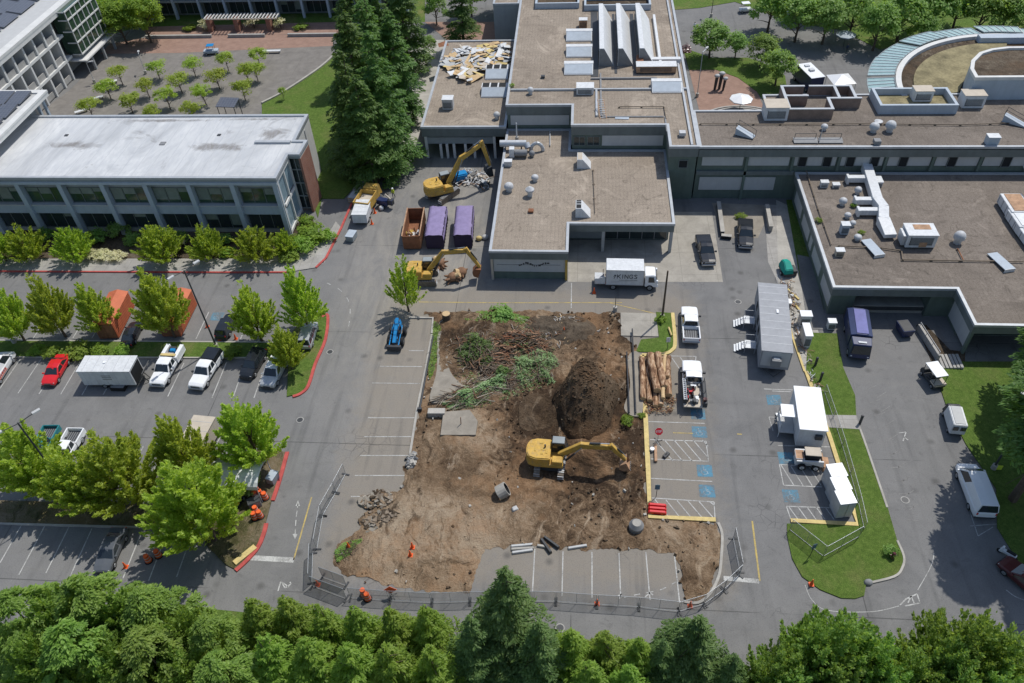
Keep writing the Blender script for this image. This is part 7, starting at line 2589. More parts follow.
while cnt < 230:
 x, y = rr.uniform(xs0, xs1), rr.uniform(ys0, ys1)
 if not inside((x, y), region):
  continue
 cnt += 1
 z = Zn + .05 + rr.random() * .6
 L, W_ = rr.uniform(.7, 3.0), rr.uniform(.3, 1.15)
 a = rr.uniform(0, 3.14)
 u, v = Vector((math.cos(a), math.sin(a), rr.uniform(-.16, .16))), Vector((-math.sin(a), math.cos(a), rr.uniform(-.35, .35)))
 c = Vector((x, y, z))
 low = (y - ys0) / (ys1 - ys0)
 mt = rr.choice(['wood_cut', 'kerb_yellow', 'wood_cut', 'white_metal', 'tan_panel'] if low < .4 else ['white_metal', 'panel_grey', 'wood_cut', 'kerb_yellow', 'coping', 'white_metal', 'tan_panel', 'wood_cut'])
 k1, k2 = rr.uniform(-.15, .15), rr.uniform(-.15, .15)
 p = [c - u * L / 2 - v * W_ / 2, c + u * L / 2 - v * W_ / 2, c + u * L / 2 + v * W_ / 2 + Vector((0, 0, k1)), c - u * L / 2 + v * W_ / 2 + Vector((0, 0, k2))]
 mb.hexa(p + [q + Vector((0, 0, .07)) for q in p], mt)
tag(mb.build('torn_roofing'), 'heap of torn yellow and white roofing boards on the carport roof', 'debris', kind='stuff')
tag(struct(sheet('rust_stain', [(441, 72), (449, 69), (452, 74), (442, 76)], Zn + .012, 'rust')))
t = thing('duct', 'fat silver duct pipe overhanging the left edge of the low front wing', 'duct', G(513, 150, Zl))
mb = MB()
mb.tube((-1.9, 0, 1.1), (2.0, 0, 1.1), .5, .5, 14, 'galv')
mb.tube((2.0, 0, 1.1), (2.3, -.5, .6), .5, .45, 14, 'galv')
mb.build('duct_run', t)
mb = MB()
for x in (-1.2, 1.2):
 mb.box(x, x + .15, -.4, .4, 0, .65, 'dark_metal')
mb.build('support', t)
t = thing('fan', 'grey motor and white fan casing below the fat silver duct', 'fan', G(519, 157, Zl))
mb = MB()
mb.tube((-.6, 0, .7), (1.2, 0, .7), .5, .5, 12, 'mid_grey')
mb.build('motor', t)
mb = MB()
mb.box(-1.4, -.65, -.4, .5, .1, 1.5, 'white_metal')
mb.build('casing', t, bevel=.05)
mb = MB()
mb.ball((1.9, .1, .5), .45, .45, .5, 'mid_grey')
mb.build('fan_end', t)
unit_box('roof_unit', 'small grey box at the left edge of the low front wing roof', 508, 167, 1.1, .8, .8, Zl, 'galv', grille=False)
t = thing('duct', 'arched duct elbow on the low front wing roof beside the motor', 'duct', G(537, 151, Zl))
mb = MB()
pts = [Vector((-.9 + .9 * (1 - math.cos(math.pi * k / 8)), 0, .1 + 1.2 * math.sin(math.pi * k / 8))) for k in range(9)]
for a, b in zip(pts, pts[1:]):
 mb.tube(a, b, .28, .28, 10, 'galv')
mb.build('elbow', t)
vent('white domed vent in the middle of the low front wing roof', 535, 181, .6, 1.0, Zl)
vent('largest domed vent, near the left edge of the low front wing roof', 509, 191, .75, 1.3, Zl)
vent('white mushroom vent on the low front wing roof', 530, 196, .65, 1.5, Zl, 'mushroom')
vent('broken dark vent stub on the low front wing roof', 531, 212, .4, .35, Zl, 'box', mat='rust')
for (px, py, lab, dk) in ((584, 169, 'white wedge shaped roof light against the hall wall', 0), (583, 218, 'white scoop with a black opening on the low front wing roof', 1)):
 t = thing('roof_scoop', lab, 'roof light', G(px, py, Zl))
 w, d, h = 2.0, 2.0, 1.5
 mb = MB()
 mb.hexa([(-w / 2, 0, .01), (w / 2, 0, .01), (w / 2, d, .01), (-w / 2, d, .01), (-w / 2, 0, h), (w / 2 - 1.2, 0, h), (w / 2 - 1.2, d, h), (-w / 2, d, h)], 'white_metal')
 mb.build('hood', t, bevel=.03)
 mb = MB()
 mb.box(-w / 2 + .1, w / 2 - 1.25, .1, d - .1, h + .003, h + .03, 'dark_void' if dk else 'tan_panel')
 if dk:
  mb.box(-w / 2 + .1, w / 2 - 1.25, d * .45, d * .52, h + .031, h + .05, 'galv')
  mb.box(-w / 2 + .1, w / 2 - 1.25, d * .72, d * .76, h + .031, h + .05, 'galv')
 mb.build('opening', t)
def roof_pipe(label, pxs, z, r=.07, mat='pipe_brown', posts=True):
 t = thing('roof_pipe', label, 'pipe', G(*pxs[0], z), 0, 'pipes on the roofs')
 o_ = G(*pxs[0], z)
 pts = [G(a, b, z) - o_ + Vector((0, 0, .22)) for a, b in pxs]
 mb = MB()
 mb.path(pts, r, 6, mat)
 mb.build('pipe_run', t)
 if posts:
  for a, b in zip(pts, pts[1:]):
   n = max(1, int((b - a).length / 3))
   for k in range(n):
    p = a.lerp(b, k / n)
    mb = MB()
    mb.box(p.x - .14, p.x + .14, p.y - .09, p.y + .09, 0.002, .16, 'pipe_brown')
    mb.build('pipe_block', t)
 return t
roof_pipe('thin pipe running down the low front wing roof beside the scoop', [(593, 171), (595, 214)], Zl, .05)
roof_pipe('pipe rising up the hall wall from the low front wing roof', [(550, 133), (550, 147)], Zl, .08, 'galv')
roof_pipe('long pipe along the whole length of the long east wing roof', [(700, 125), (780, 125.5), (860, 125), (960, 126), (1020, 124)], Zw, .07)
roof_pipe('pipe along the front step of the tall hall roof', [(619, 108), (664, 108), (666, 120)], Zm, .07)
roof_pipe('pipe near the left edge of the low east wing roof', [(806, 172), (818, 210), (831, 246)], Ze, .07)
roof_pipe('long bent pipe across the front of the low east wing roof', [(838, 247), (880, 249), (901, 252), (902, 261), (960, 262), (1023, 263)], Ze, .08)
roof_pipe('short pipe to the rusty footed vent on the low east wing roof', [(957, 250), (963, 262)], Ze, .07, 'rust')
unit_box('plant_box', 'tall white plant box beside the brick roof screen', 775.5, 121, 3.2, 2.6, 2.0, Zw, 'white_metal', top='tan_panel')
vent('small white domed vent on the long wing, left of the flat racks', 823.7, 130, .55, .9, Zw)
vent('white domed vent, left of the big pair on the long wing', 873, 132, .75, 1.4, Zw)
vent('white domed vent, right of the big pair on the long wing', 889, 131.5, .8, 1.6, Zw)
vent('low white cap vent just behind the big pair on the long wing', 878, 123.5, .6, .5, Zw, 'mushroom')
vent('small grey vent at the front edge below the big pair', 876, 145, .5, .8, Zw, 'box', mat='mid_grey')
unit_box('roof_unit', 'small pale square unit at the front edge of the long wing', 992, 146, 1.5, 1.1, 1.2, Zw, 'blue_grey', grille=False)
for k, (px, py, lab) in enumerate(((806, 142, 'flat grey rack, left of the pole on the long wing'), (831, 142, 'flat grey rack, right of the pole on the long wing'))):
 t = thing('roof_rack', lab, 'rack', G(px, py, Zw))
 mb = MB()
 mb.hexa([(-1.7, -.5, .1), (1.5, -.5, .1), (1.5, .6, .3), (-1.7, .6, .3), (-1.7, -.5, .16), (1.5, -.5, .16), (1.5, .6, .36), (-1.7, .6, .36)], 'mid_grey')
 mb.build('panel', t)
 mb = MB()
 for x in (-1.5, 1.3):
  mb.tube((x, .5, 0), (x, .5, 1.0), .04, .04, 5, 'dark_metal')
 mb.tube((-1.5, .5, 1.0), (1.3, .5, 1.0), .04, .04, 5, 'dark_metal')
 mb.build('rail', t)
t = thing('roof_mast', 'thin mast standing between the two flat racks on the long wing', 'mast', G(819, 143, Zw))
mb = MB()
mb.tube((0, 0, 0), (0, 0, 2.4), .05, .04, 6, 'galv')
mb.build('mast_pole', t)
unit_box('air_handler', 'pale air handler standing beyond the roof planter', 972, 108.5, 3.0, 2.0, 1.9, Zw, 'white_metal', top='tan_panel')
t = unit_box('air_handler', 'pale air handler standing inside the roof planter', 922, 102, 2.6, 1.8, 1.6, Zw + .4, 'white_metal', top='tan_panel')
for k, (px, py, w, rz, lab) in enumerate(((745, 136, 2.6, -.5, 'tilted blue grey rack with a railing on the long wing near the hall'), (1014, 124, 3.0, -.6, 'tilted blue grey stair rack at the right end of the long wing'))):
 t = thing('roof_stair', lab, 'stair', G(px, py, Zw), rz)
 mb = MB()
 mb.hexa([(-w / 2, -.5, .1), (w / 2, -.5, .1), (w / 2, .5, .1), (-w / 2, .5, .1), (-w / 2, -.5, 1.1), (w / 2, -.5, .2), (w / 2, .5, .2), (-w / 2, .5, 1.1)], 'blue_grey')
 mb.build('stair_flight', t)
 mb = MB()
 for y in (-.5, .5):
  mb.tube((-w / 2, y, 1.9), (w / 2, y, 1.0), .035, .035, 5, 'dark_metal')
  mb.tube((-w / 2, y, 1.0), (-w / 2, y, 1.9), .035, .035, 5, 'dark_metal')
  mb.tube((w / 2, y, .1), (w / 2, y, 1.0), .035, .035, 5, 'dark_metal')
 mb.build('rail', t)
t = thing('duct', 'long white duct snaking down the low east wing roof with three side branches', 'duct', G(861, 171, Ze))
o_ = G(861, 171, Ze)
run = [G(a, b, Ze) - o_ for a, b in ((863, 166), (869, 186), (875, 206), (881, 214), (881, 226), (889, 240))]
mb = MB()
for i, (a, b) in enumerate(zip(run, run[1:])):
 d = (b - a).normalized()
 n = Vector((-d.y, d.x, 0)) * (.62 if i < 4 else .75)
 z0_, z1_ = .3, 1.35 - .0 * i
 a2, b2 = a - d * .08, b + d * .02
 mb.hexa([a2 - n + Vector((0, 0, z0_)), b2 - n + Vector((0, 0, z0_)), b2 + n + Vector((0, 0, z0_)), a2 + n + Vector((0, 0, z0_)),
             a2 - n + Vector((0, 0, z1_ + .004 * i)), b2 - n + Vector((0, 0, z1_ - (.5 if i == 4 else 0) + .004 * i)), b2 + n + Vector((0, 0, z1_ - (.5 if i == 4 else 0) + .004 * i)), a2 + n + Vector((0, 0, z1_ + .004 * i))], 'white_metal')
mb.build('duct_run', t, bevel=.03)
for (px, py) in ((858, 183), (866, 205), (869, 215.5)):
 p = G(px, py, Ze) - o_
 mb = MB()
 mb.box(p.x - 1.4, p.x + 1.0, p.y - .4, p.y + .4, .3, 1.05, 'white_metal')
 mb.box(p.x - 1.7, p.x - 1.38, p.y - .55, p.y + .55, .1, 1.12, 'white_metal')
 mb.build('branch_duct', t, bevel=.03)
mb = MB()
mb.box(-1.2, 1.2, 3.2, 4.6, .05, 1.3, 'blue_grey')
mb.build('fan_box', t, bevel=.04)
t = unit_box('air_handler', 'largest air conditioning unit, rust marked, in the middle of the low east wing roof', 919, 249, 3.5, 2.5, 2.0, Ze, 'white_metal', top='white_metal', legs=True)
mb = MB()
mb.box(-2.2, -1.8, .3, 2.0, .3, 1.7, 'galv')
mb.build('side_duct', t, bevel=.03)
mb = MB()
mb.box(-.8, 1.2, 1.2, 2.2, 2.072, 2.1, 'rust_light')
mb.box(-.2, .7, -.035, -.006, .3, 1.0, 'rust_light')
mb.build('rust_patch', t)
for px, py, w, d, h, lab, mt in ((824, 188, 1.0, .7, .8, 'white box with dark side, left of two at the back of the low east wing', 'white_metal'), (836, 188.5, .9, .7, .5, 'flat white box, right of two at the back of the low east wing', 'white_metal'),
                                 (844, 235, 1.0, .9, 1.4, 'tallest pale cabinet near the left edge of the low east wing roof', 'blue_grey'), (839.5, 257, 1.0, .8, .8, 'square hatch box near the front left of the low east wing roof', 'tan_panel'),
                                 (878, 187, 1.1, 1.5, .7, 'twin white louvre box right of the snaking duct', 'white_metal')):
 unit_box('roof_unit', lab, px, py, w, d, h, Ze, mt)
for px, py, r, h, lab, kd in ((857, 194, .55, 1.1, 'white vent beside the upper branch of the snaking duct', 'dome'), (842, 205, .6, 1.1, 'round vent with a squat cap left of the snaking duct', 'dome'), (847, 218, .5, .8, 'small round vent next to the weeds on the low east wing', 'dome'),
                              (852, 226, .45, .8, 'small vent right beside the tall pale cabinet', 'dome'), (857, 240, .55, .8, 'low vent with weeds at the foot of the snaking duct', 'dome'), (957, 243, .8, 1.7, 'big domed vent with a rusty foot right of the large air conditioning unit', 'dome')):
 vent(lab, px, py, r, h, Ze, kd)
for px, py, lab in ((872, 249, 'flat tilted pale panel below the snaking duct'), (1000, 263, 'flat tilted pale panel at the right of the low east wing roof')):
 t = thing('roof_panel', lab, 'panel', G(px, py, Ze), R(14))
 mb = MB()
 mb.hexa([(-.65, -1.7, .35), (.65, -1.7, .35), (.65, 1.7, .15), (-.65, 1.7, .15), (-.65, -1.7, .45), (.65, -1.7, .45), (.65, 1.7, .25), (-.65, 1.7, .25)], 'blue_grey')
 mb.build('sheet', t)
 mb = MB()
 mb.box(-.68, .68, -1.78, -1.71, .0, .47, 'white_metal')
 mb.build('front_edge', t)
for k, (a, b, lab) in enumerate((((998, 203), (1010, 222), 'rust topped duct box at the right edge of the low east wing roof'), ((1006, 218), (1018, 236), 'middle silver duct box at the right edge of the low east wing roof'), ((1014, 230), (1034, 258), 'nearest silver duct box at the right edge of the low east wing roof'))):
 p, q = G(*a, Ze), G(*b, Ze)
 t = thing('duct_box', lab, 'duct', (p + q) / 2, math.atan2(q.y - p.y, q.x - p.x), 'duct boxes at the right roof edge')
 L = (q - p).length
 mb = MB()
 mb.box(-L / 2, L / 2 - .06, -.3, 2.4, .2, 1.5 - .15 * k, 'white_metal')
 mb.build('duct_run', t, bevel=.05)
 mb = MB()
 mb.box(-L / 2 + .2, L / 2 - .3, .1, 2.1, 1.502 - .15 * k, 1.56 - .15 * k, 'rust_light' if k == 0 else 'galv')
 for j in range(3):
  mb.box(-L / 2 + .3 + j * L / 3.5, -L / 2 + .36 + j * L / 3.5, -.33, -.29, .25, 1.4 - .15 * k, 'mid_grey')
 mb.build('top_panel', t)
t = thing('pipe_bridge', 'big curved blue grey duct rising at the right frame edge above the low east wing', 'duct', G(1030, 215, Ze))
mb = MB()
pts = [Vector((-.3 + .6 * math.sin(k * .4), .9 * k, 1.0 + 3.0 * (k / 6) ** .7)) for k in range(7)]
mb.path(pts, .5, 10, 'blue_grey')
mb.build('duct_run', t)
for px, py, lab in ((818, 222, 'weed tuft by the left parapet pipe on the low east wing'), (861, 234, 'weed tuft beside the foot of the snaking duct'), (853, 207, 'weed tuft between vents on the low east wing roof'), (512, 87, 'weed tuft hanging at the corner of hall roof and skylight')):
 t = tree('shrub', G(px, py, Ze if px > 600 else Zm), .6, .5, lab, 'weeds', 'weeds on the roofs', 'weed_clump')
def heap(name, label, px, py, rx, ry, H, seed, mat='soil', rz=0.0, n=40, kind=None):
 c = G(px, py)
 mb = MB()
 vs, fs = [], []
 na = 56
 for i in range(n + 1):
  d = i / n
  for j in range(na):
   a = 2 * math.pi * j / na
   wob = 1 + .34 * noise.noise(Vector((math.cos(a) * 1.3, math.sin(a) * 1.3, seed)))
   x, y = rx * d * wob * math.cos(a), ry * d * wob * math.sin(a)
   h = H * max(0, 1 - d ** 1.6) * (1 + .18 * noise.noise(Vector((x * .5, y * .5, seed + 3))))
   h += (.55 * noise.fractal(Vector((x * .75, y * .75, seed)), 1.0, 2.0, 6) + .25 * abs(noise.noise(Vector((x * 2.1, y * 2.1, seed))))) * min(1, (1 - d) * 5) * min(1, .35 + H / 3)
   vs.append((x, y, h + .02 - .3 * (d > .97)))
 for i in range(n):
  for j in range(na):
   fs.append((i * na + j, i * na + (j + 1) % na, (i + 1) * na + (j + 1) % na, (i + 1) * na + j))
 mb.add(vs, fs, mat, True)
 rr = random.Random(int(seed * 10))
 for k in range(int(rx * ry * 30) if H > 3 else 0):
  p = Vector(vs[rr.randrange(na * 2, len(vs) - na * 2)])
  sz = rr.uniform(.03, .10) * (1.7 if rr.random() < .1 else 1)
  q = [p + Vector((u * sz * rr.uniform(.6, 1.3), v * sz * rr.uniform(.6, 1.3), w * sz * rr.uniform(.4, .9))) for w in (-1, 1) for u, v in ((-1, -1), (1, -1), (1, 1), (-1, 1))]
  mb.hexa(q, rr.choice([mat, mat, 'dirt', 'soil']))
 return tag(mb.build(name, None, loc=(c.x, c.y, .05), rotz=rz), label, 'soil heap')
heap('soil_pile', 'tall dark brown heap of soil in the middle of the dig', 588, 401, 3.5, 5.6, 4.8, 2.3)
heap('soil_pile', 'low dark spread of soil left of the tall heap', 543, 412, 3.2, 3.0, .55, 7.7)
heap('soil_pile', 'low ridge of brown earth under the excavator arm', 598, 452, 3.6, 2.4, .7, 12.1, 'dirt')
heap('soil_pile', 'low brown earth bank at the bottom left of the dig', 440, 558, 3.4, 1.8, .35, 15.4, 'dirt')
heap('soil_pile', 'mulchy brown heap beside the tall soil heap and the brush', 560, 330, 4.5, 2.6, .6, 19.4, 'mulch')
def litter(mb, region, n, fn, rr):
 x0_, x1_ = min(p.x for p in region), max(p.x for p in region)
 y0_, y1_ = min(p.y for p in region), max(p.y for p in region)
 k = 0
 while k < n:
  x, y = rr.uniform(x0_, x1_), rr.uniform(y0_, y1_)
  if inside((x, y), region):
   fn(x, y, min(1, edge_dist((x, y), region) / 2.0))
   k += 1
def sticks(mb, region, n, mats, rr, Lr=(.8, 3.5), rad=(.02, .07), hz=1.2, azim=None):
 def f(x, y, e):
  a = rr.uniform(0, 6.28) if azim is None else rr.gauss(azim, .5)
  L = rr.uniform(*Lr)
  z = .25 + rr.random() * hz * e
  d = Vector((math.cos(a), math.sin(a), rr.uniform(-.25, .3))) * L / 2
  c = Vector((x, y, z))
  r = rr.uniform(*rad)
  q = c + Vector((rr.uniform(-.2, .2), rr.uniform(-.2, .2), rr.uniform(0, .2)))
  mt = rr.choice(mats)
  mb.tube(c - d, q, r, r * .8, 5, mt, caps=False)
  mb.tube(q, c + d, r * .8, r * .35, 5, mt, caps=False)
 litter(mb, region, n, f, rr)
def leaves_on(mb, region, n, mat, rr, hz=1.0, size=.45, azim=0.4):
 def f(x, y, e):
  z = .15 + rr.random() * hz * e * (.9 + 1.6 * noise.noise(Vector((x * .55, y * .55, 4))))
  a = rr.gauss(azim, .9)
  L, w = size * rr.uniform(.6, 1.5), size * rr.uniform(.18, .4)
  u = Vector((math.cos(a), math.sin(a), rr.uniform(-.35, .35)))
  v = Vector((-math.sin(a), math.cos(a), rr.uniform(-.6, .6)))
  c = Vector((x, y, z))
  mb.face([c - u * L / 2, c + v * w / 2, c + u * L / 2, c - v * w / 2], mat)
 litter(mb, region, n, f, rr)
def stuff_pile(name, label, pxs, build):
 region = plan(pxs)
 mb = MB()
 build(mb, region, random.Random(len(label)))
 return tag(mb.build(name), label, 'brush pile', kind='stuff')
def b1(mb, rg, rr):
 leaves_on(mb, rg, 3600, 'leaf_cut', rr, 1.1, .5, .35)
 leaves_on(mb, rg, 700, 'leaf_conifer', rr, .6, .5, .35)
 sticks(mb, rg, 190, ['bark', 'bark_red', 'pipe_brown', 'pipe_brown', 'tan_panel'], rr, (1.2, 4.0), (.02, .06), .9, .35)
def b2(mb, rg, rr):
 leaves_on(mb, rg, 2000, 'leaf_cut', rr, 1.5, .45, 2.3)
 leaves_on(mb, rg, 500, 'leaf_conifer', rr, .8, .4, 2.3)
 sticks(mb, rg, 110, ['bark', 'pipe_brown', 'bark_red'], rr, (.8, 2.5), (.02, .05), 1.2)
def b3(mb, rg, rr):
 sticks(mb, rg, 420, ['bark', 'bark', 'bark', 'bark_red', 'pipe_brown', 'pipe_brown'], rr, (.4, 2.4), (.02, .08), 1.5)
 leaves_on(mb, rg, 2200, 'leaf_conifer', rr, 1.6, .45)
 leaves_on(mb, rg, 900, 'leaf_cut', rr, 1.3, .4)
def b4(mb, rg, rr):
 sticks(mb, rg, 460, ['bark_red', 'rust', 'pipe_brown', 'bark', 'bark', 'rust_light'], rr, (.3, 1.9), (.03, .11), 1.3, .1)
 leaves_on(mb, rg, 600, 'leaf_cut', rr, 1.0, .35)
 leaves_on(mb, rg, 700, 'leaf_conifer', rr, .9, .35)
def b5(mb, rg, rr):
 leaves_on(mb, rg, 1500, 'leaf_green', rr, .5, .35)
 leaves_on(mb, rg, 500, 'leaf_olive', rr, .4, .35)
 sticks(mb, rg, 30, ['bark'], rr, (.5, 1.6), (.02, .04), .4)
stuff_pile('brush_pile', 'bright green heap of cut cedar branches across the left of the dig', [(440, 402), (452, 392), (470, 386), (486, 376), (508, 372), (520, 380), (512, 390), (492, 398), (470, 408), (452, 410)], b1)
stuff_pile('brush_pile', 'fresh green cut foliage heap against the tall soil heap', [(508, 352), (520, 358), (536, 350), (552, 354), (562, 368), (550, 372), (556, 384), (538, 380), (526, 388), (506, 384), (514, 370)], b2)
stuff_pile('slash_pile', 'dark tangle of cut branches at the upper left of the dig', [(452, 352), (460, 336), (478, 332), (494, 340), (498, 366), (484, 374), (462, 368)], b3)
stuff_pile('slash_pile', 'red brown tangle of roots and split wood at the top of the dig', [(496, 342), (512, 332), (535, 332), (550, 345), (548, 354), (520, 358), (508, 372), (494, 366)], b4)
stuff_pile('slash_litter', 'thin layer of cut twigs and torn greenery between the brush heaps', [(440, 322), (470, 316), (545, 322), (556, 345), (552, 384), (520, 396), (470, 412), (446, 404), (456, 380), (446, 360)],
           lambda mb, rg, rr: (sticks(mb, rg, 420, ['bark', 'bark', 'pipe_brown', 'bark_red', 'tan_panel'], rr, (.3, 1.8), (.015, .045), .25), leaves_on(mb, rg, 1500, 'leaf_conifer', rr, .25, .35), leaves_on(mb, rg, 1000, 'leaf_cut', rr, .3, .35)))
stuff_pile('slash_pile', 'dark tangle of twigs between the root pile and cut cedar heaps', [(482, 366), (500, 364), (516, 372), (514, 386), (496, 390), (482, 380)], b3)
stuff_pile('weed_patch', 'green weeds along the top edge of the dig', [(455, 318), (480, 312), (512, 314), (530, 318), (520, 328), (492, 330), (470, 332), (458, 330)], b5)
stuff_pile('weed_patch', 'weeds growing along the left kerb of the dig', [(434, 322), (446, 326), (444, 345), (438, 365), (430, 380), (428, 365), (432, 345)], b5)
stuff_pile('weed_patch', 'scrubby weeds and trash at the lower left dig corner', [(336, 552), (344, 544), (362, 540), (360, 548), (348, 556), (338, 562)], b5)
stuff_pile('wood_litter', 'scatter of pale chips and splinters right of the brush heaps', [(545, 318), (575, 318), (580, 335), (560, 350), (545, 340)], lambda mb, rg, rr: sticks(mb, rg, 130, ['tan_panel', 'wood_cut', 'panel_grey', 'bark_red'], rr, (.3, 1.2), (.02, .07), .5))
stuff_pile('wood_litter', 'red bark litter spread round the log pile', [(640, 358), (645, 415), (672, 414), (676, 400), (668, 395), (652, 412), (646, 370)], lambda mb, rg, rr: sticks(mb, rg, 240, ['bark_red', 'rust', 'wood_cut'], rr, (.15, .7), (.02, .05), -.2))
LOGS = [((642, 362), (642.5, 402), .36, 0, 'leftmost log of the pile, lying against the yellow kerb'),
  ((648, 360), (649, 404), .33, 0, 'second log from the yellow kerb in the log pile'),
  ((654, 362), (655, 409), .32, 0, 'long dark log in the lower layer, reaching nearest the service truck bay'),
  ((660, 361), (660.5, 408), .34, 0, 'log in the lower layer, its pale end jutting out at the near side'),
  ((666, 363), (668, 399), .42, 0, 'rightmost thick log, nearest to the white service truck'),
  ((649, 362), (656, 398), .44, .62, 'thickest upper log on the left of the pile top'),
  ((657, 361), (663, 394), .42, .62, 'thick upper log in the middle of the pile top'),
  ((664, 362), (662, 405), .24, .70, 'thin pale stripped log across the pile top'),
  ((668, 364), (666, 384), .28, .78, 'short upper log at the far right of the pile')]
for a, b, r, z, lab in LOGS:
 p, q = G(*a), G(*b)
 p.z = q.z = .16 + r + z
 t = thing('log', lab, 'log', ((p + q) / 2), 0, 'logs in the log pile')
 c = (p + q) / 2
 d = (q - p) / 2
 mb = MB()
 n = 7
 rr = random.Random(len(lab))
 pts = [(-d + 2 * d * k / n) + Vector((rr.uniform(-.05, .05), 0, rr.uniform(-.04, .04))) for k in range(n + 1)]
 for k in range(n):
  mb.tube(pts[k], pts[k + 1], r * (1 - .04 * k / n) * rr.uniform(.95, 1.05), r * (1 - .05 * (k + 1) / n), 10, 'log_bark' if r > .25 else 'wood_cut', caps=False)
 mb.build('bark', t)
 for k, (e, nrm) in enumerate(((pts[0], -1), (pts[-1], 1))):
  mb = MB()
  u = d.normalized() * nrm
  mb.tube(e, e + u * .02, r * .93, r * .90, 10, 'wood_cut')
  mb.build('cut_end', t)
t = thing('tree_stump', 'fresh cut tree stump at the top left of the dig', 'stump', G(447, 321))
mb = MB()
mb.tube((0, 0, 0), (0, 0, .3), .85, .55, 12, 'bark')
mb.tube((0, 0, .3), (0, 0, 1.25), .55, .50, 12, 'bark')
mb.build('trunk', t)
mb = MB()
mb.tube((0, 0, 1.25), (0, 0, 1.28), .50, .47, 14, 'wood_cut')
mb.build('cut_top', t)
for px, py, lab in ((453, 286, 'brown stump ball by the lower excavator bucket'), (462, 281, 'larger brown stump ball nearest the low wing wall'), (440, 272, 'split stump lying behind the lower excavator arm')):
 t = thing('tree_stump', lab, 'stump', G(px, py - 6), random.uniform(0, 6), 'stumps by the lower excavator')
 mb = MB()
 rr = random.Random(px)
 for k in range(9):
  a = rr.uniform(0, 6.28)
  mb.tube((0, 0, .5), (1.2 * math.cos(a), 1.2 * math.sin(a), rr.uniform(.1, .8)), .35, .08, 6, 'bark_red')
 mb.ball((0, 0, .55), .8, .7, .55, 'bark_red')
 mb.build('roots', t)
 mb = MB()
 mb.tube((.1, -.5, .7), (.2, -.95, .95), .42, .38, 10, 'wood_cut')
 mb.build('cut_top', t)
def chunks(mb, region, n, rr, mats, s=(.2, .7), hz=.5):
 def f(x, y, e):
  c = Vector((x, y, .12 + rr.random() * hz * e))
  a, b = rr.uniform(0, 6.28), rr.uniform(-.6, .6)
  m3 = Matrix.Rotation(a, 3, 'Z') @ Matrix.Rotation(b, 3, 'X')
  sx, sy, sz = rr.uniform(*s), rr.uniform(*s) * .8, rr.uniform(.06, .16)
  p = [Vector((u * sx / 2 * rr.uniform(.7, 1.1), v * sy / 2 * rr.uniform(.7, 1.1), w)) for w in (-sz, sz) for u, v in ((-1, -1), (1, -1), (1, 1), (-1, 1))]
  mb.hexa([c + m3 @ q for q in p], rr.choice(mats))
 litter(mb, region, n, f, rr)
mb = MB()
chunks(mb, plan([(360, 500), (374, 493), (389, 492), (393, 502), (384, 509), (364, 508)]), 110, random.Random(1), ['dusty_slab', 'pipe_brown', 'mulch', 'dirt', 'dusty_slab'], (.25, .9), .9)
tag(mb.build('rubble'), 'upper heap of broken concrete on the asphalt left of the dig', 'rubble', kind='stuff')
mb = MB()
chunks(mb, plan([(362, 520), (370, 512), (392, 512), (406, 506), (404, 514), (388, 526), (368, 533)]), 90, random.Random(2), ['pipe_brown', 'dirt', 'mulch', 'dusty_slab'], (.25, .9), .6)
tag(mb.build('rubble'), 'lower heap of broken dark asphalt at the edge of the dig', 'rubble', kind='stuff')
mb = MB()
chunks(mb, plan([(407, 458), (414, 454), (418, 460), (412, 470), (407, 468)]), 40, random.Random(3), ['mid_grey', 'concrete', 'dark_metal'], (.2, .6), .4)
tag(mb.build('rubble'), 'small heap of kerb chunks at the left edge of the dig', 'rubble', kind='stuff')
mb = MB()
chunks(mb, SITE, 700, random.Random(4), ['dirt', 'soil', 'mulch', 'dirt', 'dirt', 'concrete'], (.08, .35), .0)
tag(mb.build('clods'), 'clods and stones strewn over the dug ground', 'clods', kind='stuff')
t = thing('concrete_pipe', 'length of concrete pipe standing tilted in the dig with a black mouth', 'pipe', G(506, 494), R(200))
mb = MB()
n = 16
for k in range(n):
 a0, a1 = 2 * math.pi * k / n, 2 * math.pi * (k + 1) / n
 q = lambda a, r, x: Vector((x + .25 * math.sin(a) * 0, r * math.cos(a), .75 + r * math.sin(a)))
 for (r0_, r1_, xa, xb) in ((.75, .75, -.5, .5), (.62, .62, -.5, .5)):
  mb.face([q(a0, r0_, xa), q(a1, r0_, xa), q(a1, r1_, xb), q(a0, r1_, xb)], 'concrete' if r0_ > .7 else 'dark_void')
 for x in (-.5, .5):
  mb.face([q(a0, .75, x), q(a1, .75, x), q(a1, .62, x), q(a0, .62, x)], 'concrete')
mb.build('barrel', t)
t.rotation_euler = (0, R(-25), R(20))
t = thing('manhole_riser', 'grey concrete manhole riser standing beside the yellow kerb corner', 'manhole', G(636, 529))
mb = MB()
mb.tube((0, 0, 0), (0, 0, .7), .72, .72, 16, 'mid_grey')
mb.tube((0, 0, .7), (0, 0, 1.05), .72, .45, 16, 'mid_grey')
mb.build('barrel', t)
mb = MB()
mb.tube((0, 0, 1.052), (0, 0, 1.1), .42, .42, 14, 'concrete')
mb.build('lid', t)
t = thing('concrete_block', 'small pale concrete lump on the dark soil below the tilted pipe', 'block', G(515, 511), R(30))
mb = MB()
mb.hexa([(-.4, -.3, 0), (.4, -.35, 0), (.45, .3, 0), (-.35, .35, 0), (-.25, -.2, .55), (.3, -.2, .45), (.25, .2, .6), (-.2, .25, .5)], 'panel_grey')
mb.build('block', t, bevel=.05)
t = thing('concrete_block', 'long concrete block on the kerb corner left of the broken slab', 'block', G(437, 415), R(2))
mb = MB()
mb.box(-.95, .95, -.4, .4, 0, .75, 'concrete')
